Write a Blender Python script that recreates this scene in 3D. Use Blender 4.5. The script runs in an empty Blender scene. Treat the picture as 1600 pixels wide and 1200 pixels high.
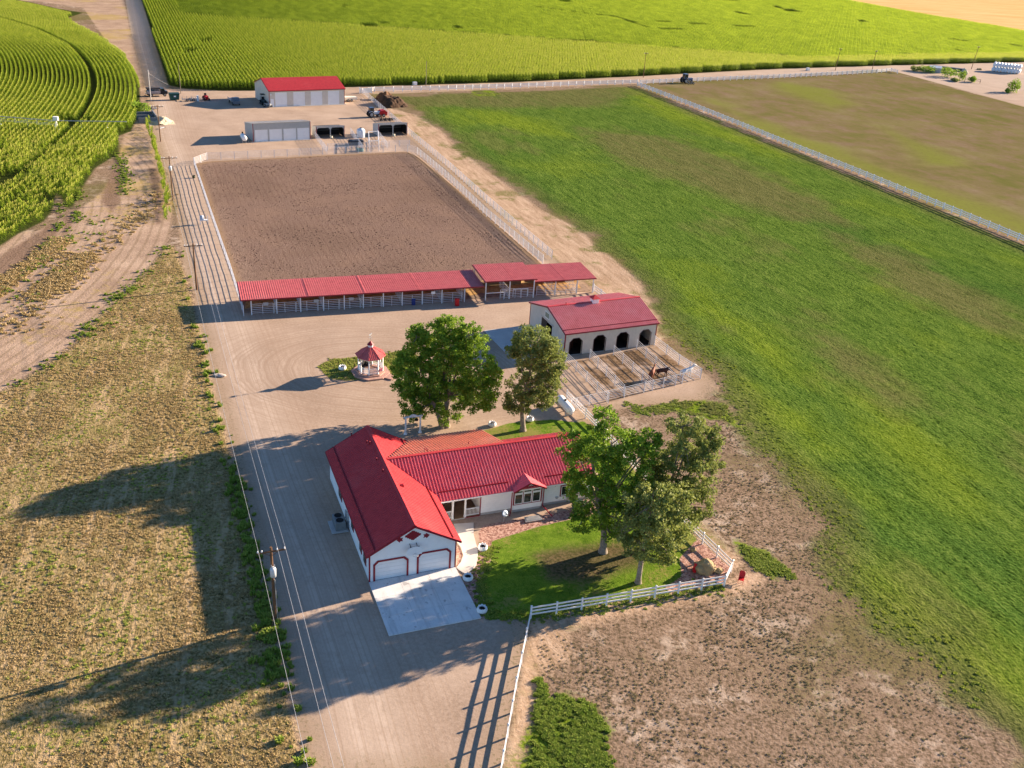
import bpy, math, random
import numpy as np
from mathutils import Vector, Matrix
from mathutils.geometry import tessellate_polygon
random.seed(7); rng = np.random.default_rng(11)
S = bpy.context.scene
rad = math.radians
# ---------------------------------------------------------------- camera
CAM_H = 55.0; FPX = 1523.0; PITCH = rad(26.61); ROLL = rad(-4.11)
_cp, _sp, _cr, _sr = math.cos(PITCH), math.sin(PITCH), math.cos(ROLL), math.sin(ROLL)
_r0 = Vector((1, 0, 0)); _d0 = Vector((0, -_sp, -_cp)); FWD = Vector((0, _cp, -_sp))
RIGHT = _cr*_r0 + _sr*_d0; DOWN = -_sr*_r0 + _cr*_d0
cam_d = bpy.data.cameras.new('camera'); cam = bpy.data.objects.new('camera', cam_d)
S.collection.objects.link(cam); S.camera = cam
cam_d.sensor_fit = 'HORIZONTAL'; cam_d.sensor_width = 36.0; cam_d.lens = 36.0*FPX/1600.0
cam_d.clip_start = 0.5; cam_d.clip_end = 6000
cam.matrix_world = Matrix.Translation((0, 0, CAM_H)) @ Matrix((RIGHT, -DOWN, -FWD)).transposed().to_4x4()
# ---------------------------------------------------------------- light
SUN_EL = 17.0; SUN_AZ = 59.0        # azimuth clockwise from +Y
w = bpy.data.worlds.new('World'); S.world = w; w.use_nodes = True
_nt = w.node_tree; _bg = _nt.nodes['Background']
_sky = _nt.nodes.new('ShaderNodeTexSky'); _sky.sky_type = 'NISHITA'; _sky.sun_disc = False
_sky.sun_elevation = rad(SUN_EL); _sky.sun_rotation = rad(SUN_AZ); _sky.altitude = 1500
_sky.air_density = 1.0; _sky.dust_density = 0.2; _sky.ozone_density = 4.0
_nt.links.new(_sky.outputs[0], _bg.inputs[0]); _bg.inputs[1].default_value = 0.063
_sl = bpy.data.lights.new('sun', 'SUN'); _so = bpy.data.objects.new('sun', _sl); S.collection.objects.link(_so)
_sl.energy = 5.0; _sl.angle = rad(0.53); _sl.color = (1.0, 0.80, 0.60)
_dir = Vector((math.sin(rad(SUN_AZ))*math.cos(rad(SUN_EL)), math.cos(rad(SUN_AZ))*math.cos(rad(SUN_EL)), math.sin(rad(SUN_EL))))
_so.rotation_euler = _dir.to_track_quat('Z', 'Y').to_euler(); _so.location = (60, 60, 90)
S.view_settings.view_transform = 'Standard'; S.view_settings.look = 'None'
S.view_settings.exposure = 1.68; S.view_settings.gamma = 1.0
S.render.engine = 'CYCLES'; S.cycles.max_bounces = 5; S.cycles.diffuse_bounces = 2; S.cycles.transparent_max_bounces = 6
# ---------------------------------------------------------------- helpers
def at(px, py, z=0.0):
    """world point at height z seen at photo pixel (1600x1200)"""
    d = RIGHT*((px-800)/FPX) + DOWN*((py-600)/FPX) + FWD
    t = (z-CAM_H)/d.z
    return Vector((d.x*t, d.y*t, z))
def att(px, py, z=0.0): v = at(px, py, z); return (v.x, v.y)
COL = S.collection
def link(o, parent=None):
    COL.objects.link(o)
    if parent is not None: o.parent = parent
    return o
def tag(o, label=None, cat=None, group=None, kind=None):
    if label: o['label'] = label
    if cat: o['category'] = cat
    if group: o['group'] = group
    if kind: o['kind'] = kind
    return o
def thing(name, label, cat, loc=(0,0,0), heading=None, group=None, rz=0.0):
    """Empty at the thing's base; heading = compass heading (deg) of its local +x axis"""
    o = bpy.data.objects.new(name, None); o.empty_display_size = 0.3
    link(o); o.location = loc; o.rotation_euler = (0, 0, rad(90-heading) if heading is not None else rz)
    return tag(o, label, cat, group)
def copy_tree(o, parent=None):
    c = o.copy(); link(c)
    if parent is not None: c.parent = parent
    for ch in list(o.children): copy_tree(ch, c)
    return c

class MB:
    """collects polygons, builds ONE mesh object"""
    def __init__(s): s.v = []; s.f = []; s.mi = []; s.sm = []
    def add(s, vs, fs, m=0, smooth=False):
        b = len(s.v); s.v.extend([tuple(v) for v in vs])
        for f in fs: s.f.append(tuple(i+b for i in f)); s.mi.append(m); s.sm.append(smooth)
        return s
    def box(s, x0, x1, y0, y1, z0, z1, m=0, bev=0.0):
        if bev > 0:
            b = min(bev, (x1-x0)/2.1, (y1-y0)/2.1, (z1-z0)/2.1)
            vs = []
            for z, i in ((z0, b), (z0+b, 0), (z1-b, 0), (z1, b)):
                vs += [(x0+i, y0+i, z), (x1-i, y0+i, z), (x1-i, y1-i, z), (x0+i, y1-i, z)]
            fs = [(3, 2, 1, 0), (12, 13, 14, 15)]
            for k in range(3):
                for j in range(4): fs.append((k*4+j, k*4+(j+1) % 4, k*4+4+(j+1) % 4, k*4+4+j))
            return s.add(vs, fs, m)
        v = [(x0,y0,z0),(x1,y0,z0),(x1,y1,z0),(x0,y1,z0),(x0,y0,z1),(x1,y0,z1),(x1,y1,z1),(x0,y1,z1)]
        return s.add(v, [(3,2,1,0),(4,5,6,7),(0,1,5,4),(1,2,6,5),(2,3,7,6),(3,0,4,7)], m)
    def bar(s, a, b, wd, ht, m=0, up=(0,0,1)):
        """box beam from a to b (centre line), width wd sideways, ht along up"""
        a = Vector(a); b = Vector(b); d = (b-a).normalized(); up = Vector(up)
        side = d.cross(up)
        if side.length < 1e-5: side = d.cross(Vector((1, 0, 0)))
        side.normalize(); u2 = side.cross(d).normalized()
        vs = []
        for p in (a, b):
            for sx, sz in ((-1,-1),(1,-1),(1,1),(-1,1)): vs.append(p+side*(sx*wd/2)+u2*(sz*ht/2))
        return s.add(vs, [(3,2,1,0),(4,5,6,7),(0,1,5,4),(1,2,6,5),(2,3,7,6),(3,0,4,7)], m)
    def tube(s, pts, rs, n=8, m=0, cap=True):
        pts = [Vector(p) for p in pts]
        if not isinstance(rs, (list, tuple)): rs = [rs]*len(pts)
        ref = None; rings = []
        for i, p in enumerate(pts):
            d = (pts[min(i+1, len(pts)-1)]-pts[max(i-1, 0)]).normalized()
            if ref is None:
                ref = d.cross(Vector((0.31, 0.95, 0.1)))
                if ref.length < 1e-3: ref = d.cross(Vector((1, 0, 0)))
            ref = (ref - d*ref.dot(d)).normalized(); q = d.cross(ref)
            rings.append([p+(ref*math.cos(2*math.pi*k/n)+q*math.sin(2*math.pi*k/n))*rs[i] for k in range(n)])
        vs = [v for r in rings for v in r]; fs = []
        for i in range(len(pts)-1):
            for k in range(n): fs.append((i*n+k, i*n+(k+1) % n, (i+1)*n+(k+1) % n, (i+1)*n+k))
        s.add(vs, fs, m, True)
        if cap:
            s.add(rings[0], [tuple(range(n-1, -1, -1))], m); s.add(rings[-1], [tuple(range(n))], m)
        return s
    def lathe(s, prof, n=16, m=0, c=(0,0,0), smooth=True):
        """prof: [(r,z)...] about the z axis"""
        vs = [(c[0]+r*math.cos(2*math.pi*k/n), c[1]+r*math.sin(2*math.pi*k/n), c[2]+z) for r, z in prof for k in range(n)]
        fs = []
        for i in range(len(prof)-1):
            for k in range(n): fs.append((i*n+k, i*n+(k+1) % n, (i+1)*n+(k+1) % n, (i+1)*n+k))
        s.add(vs, fs, m, smooth)
        if prof[0][0] > 1e-4: s.add(vs[:n], [tuple(range(n-1, -1, -1))], m)
        if prof[-1][0] > 1e-4: s.add(vs[-n:], [tuple(range(n))], m)
        return s
    def prism(s, poly, fn0, fn1, m=0, holes=()):
        """poly (2-D loop, may have holes) between two maps 2-D -> 3-D"""
        loops = [list(poly)]+[list(h) for h in holes]
        tri = tessellate_polygon([[Vector((p[0], p[1], 0)) for p in l] for l in loops])
        flat = [p for l in loops for p in l]
        n = len(flat)
        vs = [fn0(*p) for p in flat]+[fn1(*p) for p in flat]
        fs = [tuple(t) for t in tri]+[(t[2]+n, t[1]+n, t[0]+n) for t in tri]
        b = 0
        for l in loops:
            k = len(l)
            for i in range(k): j = (i+1) % k; fs.append((b+i, b+j, b+j+n, b+i+n))
            b += k
        return s.add(vs, fs, m)
    def wall_u(s, poly, v0, v1, m=0, holes=()):     # poly in (u,z), thickness along local y from v0 to v1
        return s.prism(poly, lambda a, b: (a, v0, b), lambda a, b: (a, v1, b), m, holes)
    def wall_v(s, poly, u0, u1, m=0, holes=()):     # poly in (v,z), thickness along local x
        return s.prism(poly, lambda a, b: (u0, a, b), lambda a, b: (u1, a, b), m, holes)
    def slab(s, poly, z0, z1, m=0, holes=()):
        return s.prism(poly, lambda a, b: (a, b, z0), lambda a, b: (a, b, z1), m, holes)
    def ribbed(s, poly, slope, spacing=0.3, rw=0.07, rh=0.045, th=0.06, m=0, off=0.0):
        """roof sheet over the 3-D planar polygon poly, raised ribs running along slope"""
        P = [Vector(p) for p in poly]; n = (P[1]-P[0]).cross(P[2]-P[0]).normalized()
        if n.z < 0: n = -n
        sl = Vector(slope); sl = (sl-n*sl.dot(n)).normalized(); ac = sl.cross(n).normalized()
        O = P[0]
        q = [((p-O).dot(ac), (p-O).dot(sl)) for p in P]
        def to3(a, b, h=0): return O+ac*a+sl*b+n*h
        s.prism(q, lambda a, b: to3(a, b, -th), lambda a, b: to3(a, b, 0), m)
        a0 = min(p[0] for p in q); a1 = max(p[0] for p in q)
        k = a0+spacing*0.5+off
        while k < a1-0.04:
            xs = []
            for i in range(len(q)):
                p1, p2 = q[i], q[(i+1) % len(q)]
                if (p1[0]-k)*(p2[0]-k) < 0: xs.append(p1[1]+(p2[1]-p1[1])*(k-p1[0])/(p2[0]-p1[0]))
            xs.sort()
            for j in range(0, len(xs)-1, 2):
                b0, b1 = xs[j]+0.01, xs[j+1]-0.01
                if b1-b0 < 0.05: continue
                vs = []
                for b in (b0, b1): vs += [to3(k-rw/2, b, 0), to3(k-rw/4, b, rh), to3(k+rw/4, b, rh), to3(k+rw/2, b, 0)]
                s.add(vs, [(0,1,5,4),(1,2,6,5),(2,3,7,6),(0,3,2,1),(4,5,6,7)], m)
            k += spacing
        return s
    def build(s, name, mats, parent=None, loc=None):
        me = bpy.data.meshes.new(name)
        me.from_pydata(s.v, [], s.f)
        if not isinstance(mats, (list, tuple)): mats = [mats]
        for m in mats: me.materials.append(m)
        me.polygons.foreach_set('material_index', s.mi); me.polygons.foreach_set('use_smooth', s.sm)
        me.update()
        o = bpy.data.objects.new(name, me)
        if loc is not None: o.location = loc
        return link(o, parent)

def np_mesh(name, V, F, mat, parent=None, attrs=None, smooth=False):
    """V (n,3) float, F (m,k) int -> object"""
    me = bpy.data.meshes.new(name); k = F.shape[1]
    me.vertices.add(len(V)); me.vertices.foreach_set('co', np.asarray(V, np.float32).ravel())
    me.loops.add(F.size); me.loops.foreach_set('vertex_index', F.astype(np.int32).ravel())
    me.polygons.add(len(F)); me.polygons.foreach_set('loop_start', np.arange(0, F.size, k, dtype=np.int32))
    me.polygons.foreach_set('loop_total', np.full(len(F), k, np.int32))
    if smooth: me.polygons.foreach_set('use_smooth', np.ones(len(F), bool))
    me.update(calc_edges=True); me.materials.append(mat)
    for nme, arr in (attrs or {}).items():
        a = me.attributes.new(nme, 'FLOAT', 'POINT'); a.data.foreach_set('value', np.asarray(arr, np.float32))
    return link(bpy.data.objects.new(name, me), parent)

# ---------------------------------------------------------------- node helpers
class NT:
    def __init__(s, name):
        s.mat = bpy.data.materials.new(name); s.mat.use_nodes = True; s.t = s.mat.node_tree
        s.out = s.t.nodes['Material Output']; s.p = s.t.nodes['Principled BSDF']
    def set(s, sock, v):
        if hasattr(v, 'node'): s.t.links.new(v, sock)
        elif v is not None:
            if sock.type == 'RGBA' and len(v) == 3: v = (*v, 1)
            sock.default_value = v
    def n(s, typ, **k):
        nd = s.t.nodes.new(typ)
        for a, b in k.items():
            if a.startswith('i_'):
                key = a[2:]; key = int(key) if key.isdigit() else key.replace('_', ' ')
                s.set(nd.inputs[key], b)
            else: setattr(nd, a, b)
        return nd
    def math(s, op, a, b=None, c=None, clamp=False):
        nd = s.t.nodes.new('ShaderNodeMath'); nd.operation = op; nd.use_clamp = clamp
        s.set(nd.inputs[0], a)
        if b is not None: s.set(nd.inputs[1], b)
        if c is not None: s.set(nd.inputs[2], c)
        return nd.outputs[0]
    def noise(s, vec, scale, detail=4, rough=0.6, dist=0.0):
        nd = s.n('ShaderNodeTexNoise'); s.set(nd.inputs['Vector'], vec); nd.inputs['Scale'].default_value = scale
        nd.inputs['Detail'].default_value = detail; nd.inputs['Roughness'].default_value = rough
        nd.inputs['Distortion'].default_value = dist
        return nd.outputs[0]
    def ramp(s, fac, stops, interp='LINEAR'):
        nd = s.n('ShaderNodeValToRGB'); nd.color_ramp.interpolation = interp; s.set(nd.inputs[0], fac)
        e = nd.color_ramp.elements
        while len(e) < len(stops): e.new(0.5)
        for i, (p, c) in enumerate(stops):
            e[i].position = p
            if not hasattr(c, '__len__'): c = (c, c, c)
            e[i].color = (*c, 1)
        return nd.outputs[0]
    def mix(s, f, a, b, blend='MIX'):
        nd = s.n('ShaderNodeMix', data_type='RGBA', blend_type=blend, clamp_factor=True)
        s.set(nd.inputs[0], f); s.set(nd.inputs[6], a); s.set(nd.inputs[7], b)
        return nd.outputs[2]
    def ss(s, v, lo, hi):
        nd = s.n('ShaderNodeMapRange', interpolation_type='SMOOTHSTEP')
        s.set(nd.inputs[0], v); nd.inputs[1].default_value = lo; nd.inputs[2].default_value = hi
        return nd.outputs[0]
    def attr(s, name):
        return s.n('ShaderNodeAttribute', attribute_name=name).outputs['Fac']
    def pos(s, scale=None, rotz=0.0):
        g = s.n('ShaderNodeNewGeometry').outputs['Position']
        if scale is None and rotz == 0: return g
        m = s.n('ShaderNodeMapping', vector_type='POINT'); s.set(m.inputs[0], g)
        m.inputs['Rotation'].default_value = (0, 0, rotz)
        m2 = s.n('ShaderNodeMapping', vector_type='POINT'); s.set(m2.inputs[0], m.outputs[0])
        if scale: m2.inputs['Scale'].default_value = scale
        return m2.outputs[0]
    def obj(s): return s.n('ShaderNodeTexCoord').outputs['Object']
    def bump(s, h, strength=0.5, dist=0.1):
        nd = s.n('ShaderNodeBump'); nd.inputs['Strength'].default_value = strength; nd.inputs['Distance'].default_value = dist
        s.set(nd.inputs['Height'], h); s.set(s.p.inputs['Normal'], nd.outputs[0]); return nd
    def done(s, color, rough=0.8, metal=0.0, spec=0.3):
        s.set(s.p.inputs['Base Color'], color); s.set(s.p.inputs['Roughness'], rough)
        s.p.inputs['Metallic'].default_value = metal; s.p.inputs['Specular IOR Level'].default_value = spec
        return s.mat
_M = {}
def mat(name, c, rough=0.6, var=0.12, scale=3.0, metal=0.0, spec=0.3, bump=0.0, c2=None, fade=0.0, fadec=None):
    """painted / weathered surface: base colour with procedural mottling"""
    if name in _M: return _M[name]
    t = NT(name); o = t.obj()
    n1 = t.noise(o, scale, 5, 0.65); n2 = t.noise(o, scale*9, 3, 0.6)
    c2 = c2 or tuple(x*(1-var*1.6) for x in c); ch = tuple(min(1, x*(1+var)) for x in c)
    col = t.ramp(n1, [(0.3, c2), (0.55, c), (0.75, ch)])
    col = t.mix(t.ss(n2, 0.45, 0.8), col, tuple(x*(1-var) for x in c))
    big = t.noise(t.pos(), 0.22, 4, 0.7); col = t.mix(t.math('MULTIPLY', t.ss(big, 0.5, 0.72), fade), col, fadec or ch)
    if bump: t.bump(n2, bump, 0.02)
    _M[name] = t.done(col, rough, metal, spec); return _M[name]
# ---------------------------------------------------------------- ground
def PX(*pts): return np.array([att(*p) for p in pts])
def sdf(P, poly):
    """signed distance, > 0 inside"""
    d = np.full(len(P), 1e9); inside = np.zeros(len(P), bool)
    n = len(poly)
    for i in range(n):
        a = poly[i]; b = poly[(i+1) % n]; e = b-a; w_ = P-a
        t = np.clip((w_@e)/max(e@e, 1e-9), 0, 1); q = w_-t[:, None]*e
        d = np.minimum(d, (q**2).sum(1))
        c = (a[1] > P[:, 1]) != (b[1] > P[:, 1])
        with np.errstate(divide='ignore', invalid='ignore'):
            xi = (b[0]-a[0])*(P[:, 1]-a[1])/(b[1]-a[1])+a[0]
        inside ^= c & (P[:, 0] < xi)
    return np.where(inside, 1, -1)*np.sqrt(d)
def pdist(P, line):
    """signed lateral distance to an open polyline"""
    best = np.full(len(P), 1e9); sg = np.ones(len(P))
    for i in range(len(line)-1):
        a = line[i]; e = line[i+1]-a; w_ = P-a
        t = np.clip((w_@e)/(e@e), 0, 1); q = w_-t[:, None]*e; dd = (q**2).sum(1)
        cr = e[0]*w_[:, 1]-e[1]*w_[:, 0]; m = dd < best
        best = np.where(m, dd, best); sg = np.where(m, np.sign(cr), sg)
    return sg*np.sqrt(best)

GRAVEL = PX((475,1215),(458,1120),(440,1060),(425,1000),(405,900),(385,820),(368,745),(350,665),(330,605),(318,545),(308,500),(303,455),(288,420),(280,350),(272,305),(262,270),(248,235),(238,200),(232,160),(222,120),(208,70),(196,0),(193,-30),(216,-30),(240,60),(264,138),(340,140),(545,133),(1000,118),(1380,100),(1640,90),(1640,178),(1400,112),(1370,109),(1000,131),(620,146),(572,146),(600,172),(650,216),(760,316),(866,404),(935,458),(1026,505),(1028,536),(1085,568),(1122,600),(1100,624),(1000,634),(925,645),(925,668),(1000,760),(930,800),(900,900),(829,962),(783,1215))
ARENA = PX((303,257),(325,252),(500,243),(638,237),(655,246),(720,300),(848,413),(835,442),(600,462),(381,486))
LAWN1 = PX((766,845),(840,822),(945,797),(935,720),(895,690),(905,655),(931,668),(1073,826),(1090,842),(1062,872),(1066,900),(1030,925),(829,966),(762,968),(757,940),(744,912),(753,897),(766,876))
LAWN2 = PX((752,673),(800,660),(862,655),(905,660),(950,740),(800,720),(772,700))
GAZLAWN = PX((495,572),(520,560),(560,558),(600,552),(640,545),(660,560),(650,578),(600,585),(545,595),(515,592))
ROCK = PX((757,820),(890,797),(950,787),(950,800),(840,822),(768,845),(767,876),(753,897),(745,912),(757,940),(760,966),(747,967),(722,915),(745,885),(750,850),(748,830))
ROCK2 = PX((1062,872),(1090,842),(1142,888),(1132,914),(1030,925),(1066,900))
ROCK3 = PX((713,846),(719,856),(723,868),(719,880),(713,886))
GREEN = PX((625,152),(700,146),(800,143),(900,139),(990,136),(1600,384),(1900,508),(1900,1400),(1620,1260),(1600,1205),(1569,1142),(1490,1092),(1469,1056),(1420,1020),(1366,981),(1330,950),(1298,925),(1268,885),(1288,850),(1270,800),(1234,745),(1178,700),(1147,656),(1135,620),(1122,592),(1095,562),(1060,535),(1030,500),(1005,440),(975,417),(940,387),(920,362),(895,350),(860,330),(820,300),(760,262),(725,240),(700,212),(672,190),(652,172))
G2 = [PX((735,140),(770,141),(778,147),(765,151),(742,149)), PX((845,1060),(857,1092),(880,1085),(925,1105),(950,1150),(962,1215),(826,1215),(832,1130)),
      PX((1158,850),(1190,862),(1225,885),(1245,902),(1205,905),(1165,872)), PX((975,628),(1010,636),(1060,625),(1130,630),(1150,662),(1120,655),(1060,642),(1000,650))]
BROWN2 = PX((1000,130),(1200,122),(1390,113),(1640,176),(1900,250),(1900,500),(1600,378))
DRY = PX((262,382),(250,398),(215,437),(180,470),(150,500),(110,545),(40,592),(0,612),(-120,665),(-260,760),(-260,1500),(500,1500),(475,1215),(440,1060),(405,900),(368,745),(330,605),(308,500),(285,420),(270,385))
STUB = PX((-260,760),(-120,665),(0,612),(40,592),(110,545),(150,500),(180,470),(215,437),(250,398),(262,375),(270,345),(268,300),(256,262),(243,220),(235,190),(228,160),(222,120),(208,70),(194,0),(190,-30),(-100,-30),(-100,-5),(60,2),(130,12),(170,70),(205,110),(217,150),(213,180),(195,205),(185,250),(160,300),(120,330),(60,360),(-260,400))
SAND = [PX((600,166),(650,180),(690,205),(725,240),(790,288),(850,330),(900,355),(940,390),(1000,440),(1035,505),(935,462),(865,405),(700,262),(640,212)),
        PX((829,966),(1130,915),(1180,890),(1195,905),(1160,930),(1085,940),(960,965),(890,985),(890,1030),(850,1050),(838,1110),(815,1215),(783,1215)),
        PX((880,556),(1028,536),(1085,568),(1125,605),(1095,625),(985,632),(925,645),(890,640)), PX((1075,812),(1092,812),(1160,880),(1140,888))]
ROADLINE = PX((600,1230),(565,1090),(500,900),(440,745),(398,620),(360,505),(325,400),(290,290),(262,215),(240,120),(222,60),(205,-20))
CORNA = PX((198,-45),(212,-28),(240,62),(263,133),(287,138),(345,142),(400,141.5),(545,136),(800,128.5),(1000,119),(1200,108),(1400,102),(1600,97),(1900,85),(1900,88),(1600,54),(1455,29),(1345,9),(1268,-7),(1210,-45))
CORNB = PX((-330,-60),(0,-6),(60,6),(95,14),(130,20),(105,28),(118,40),(140,52),(155,62),(190,86),(211,113),(219,138),(220,160),(214,185),(206,205),(186,212),(186,240),(150,262),(130,292),(112,330),(100,322),(90,300),(82,330),(70,345),(30,365),(0,385),(-160,420))
SOIL = [PX((-100,480),(0,400),(60,364),(90,335),(91,365),(60,402),(0,462),(-100,540)), PX((103,300),(117,325),(112,360),(97,378),(97,335)), PX((166,262),(190,250),(192,292),(178,335),(160,315)), PX((232,262),(247,262),(254,300),(254,345),(244,352),(238,310))]
OLIVE = [PX((620,150),(760,140),(960,136),(990,146),(940,166),(800,168),(700,166),(640,165)), PX((905,200),(1050,215),(1180,262),(1300,320),(1330,350),(1240,345),(1080,290),(960,250)), PX((1290,360),(1420,400),(1560,470),(1640,520),(1560,520),(1400,455)), PX((1270,520),(1360,560),(1450,640),(1400,640),(1310,590)), PX((1235,745),(1290,790),(1330,880),(1300,925),(1262,870),(1240,800)), PX((1370,985),(1500,1060),(1620,1180),(1620,1260),(1569,1142),(1469,1056)), PX((1400,900),(1500,960),(1540,1010),(1480,1000))]
YELL = [PX((985,138),(1100,180),(1250,245),(1220,250),(1080,200),(985,160)), PX((1150,590),(1260,640),(1330,720),(1280,740),(1190,680),(1150,640)), PX((1330,600),(1480,690),(1560,800),(1460,760),(1360,690)), PX((1300,850),(1420,900),(1600,1010),(1640,1120),(1560,1110),(1420,1000),(1330,940)), PX((700,170),(800,175),(900,215),(830,210),(740,190)), PX((1040,420),(1200,520),(1280,600),(1180,570),(1080,480))]
DARKG = [PX((712,225),(760,240),(900,330),(1010,410),(1120,520),(1180,600),(1100,560),(1020,470),(940,375),(820,290)), PX((1200,700),(1300,760),(1480,880),(1640,960),(1640,1010),(1460,920),(1330,850)), PX((1000,200),(1180,280),(1400,380),(1640,470),(1640,500),(1380,410),(1150,300)), PX((1230,600),(1340,680),(1460,800),(1600,880),(1560,900),(1400,810),(1280,700))]
YB = [PX((1215,128),(1290,140),(1350,165),(1300,170),(1230,148)), PX((1380,200),(1460,230),(1520,262),(1440,258)), PX((1100,150),(1190,190),(1330,240),(1480,300),(1640,360),(1640,390),(1400,292),(1200,212))]
SOIL_SHADE = PX((830,866),(880,852),(960,848),(1010,858),(1000,885),(930,906),(860,902))  # bare soil under the lawn trees, their shade darkened into its colour
PEN = [PX((884,566),(1026,540),(1090,590),(950,628)), PX((884,566),(915,560),(950,598),(930,606))]
WHEAT = PX((1268,-8),(1345,8),(1460,28),(1600,52),(1750,75),(2100,100),(2100,-40),(1250,-40))
GC = np.array(att(590, 578)); STUBC = np.array((-197.9, 124.8)); CORNC = np.array((-404.0, 152.3))

def fan_grid():
    ys = [22.0]
    while ys[-1] < 1100: ys.append(ys[-1]*1.0052)
    while ys[-1] < 4200: ys.append(ys[-1]*1.05)
    s = list(np.arange(-0.72, 0.7201, 0.0053)); q = 0.03
    L, Rr = [s[0]], [s[-1]]
    while Rr[-1] < 4: Rr.append(Rr[-1]+q); L.append(L[-1]-q); q *= 1.35
    s = np.array(L[1:][::-1]+s+Rr[1:]); ys = np.array(ys)
    X = ys[:, None]*s[None, :]; Y = np.repeat(ys[:, None], len(s), 1)
    P = np.stack([X.ravel(), Y.ravel()], 1)
    ny, nx = len(ys), len(s); i = np.arange(ny-1)[:, None]*nx+np.arange(nx-1)[None, :]
    return P, np.stack([i, i+1, i+nx+1, i+nx], -1).reshape(-1, 4)
GP, GF = fan_grid()
C_ = lambda a: np.clip(a, -30, 30)
A = {'gravel': C_(sdf(GP, GRAVEL)), 'arena': C_(sdf(GP, ARENA)), 'lawn': C_(np.maximum.reduce([sdf(GP, LAWN1), sdf(GP, LAWN2)])),
     'gazlawn': C_(sdf(GP, GAZLAWN)), 'rock': C_(np.maximum.reduce([sdf(GP, ROCK), sdf(GP, ROCK2), sdf(GP, ROCK3)])),
     'green': C_(sdf(GP, GREEN)), 'green2': C_(np.maximum.reduce([sdf(GP, g) for g in G2])), 'brown': C_(sdf(GP, BROWN2)),
     'dry': C_(sdf(GP, DRY)), 'stub': C_(sdf(GP, STUB)), 'sand': C_(np.maximum.reduce([sdf(GP, g) for g in SAND])),
     'road': np.clip(pdist(GP, ROADLINE), -40, 40), 'wheat': C_(sdf(GP, WHEAT)), 'corn': C_(np.maximum(sdf(GP, CORNA), sdf(GP, CORNB))), 'olive': C_(np.maximum.reduce([sdf(GP, g) for g in OLIVE])), 'yell': C_(np.maximum.reduce([sdf(GP, g) for g in YELL])), 'darkg': C_(np.maximum.reduce([sdf(GP, g) for g in DARKG])), 'yb': C_(np.maximum.reduce([sdf(GP, g) for g in YB])), 'pen': C_(np.maximum.reduce([sdf(GP, g) for g in PEN])), 'soilshade': C_(sdf(GP, SOIL_SHADE)), 'soil': C_(np.maximum.reduce([sdf(GP, g) for g in SOIL]))}
# low relief: wheel-worn road slightly dished, fields rolling a few centimetres
GZ = 0.02*np.sin(GP[:, 0]*0.31+GP[:, 1]*0.17)*np.sin(GP[:, 1]*0.23-1)-0.03

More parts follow.
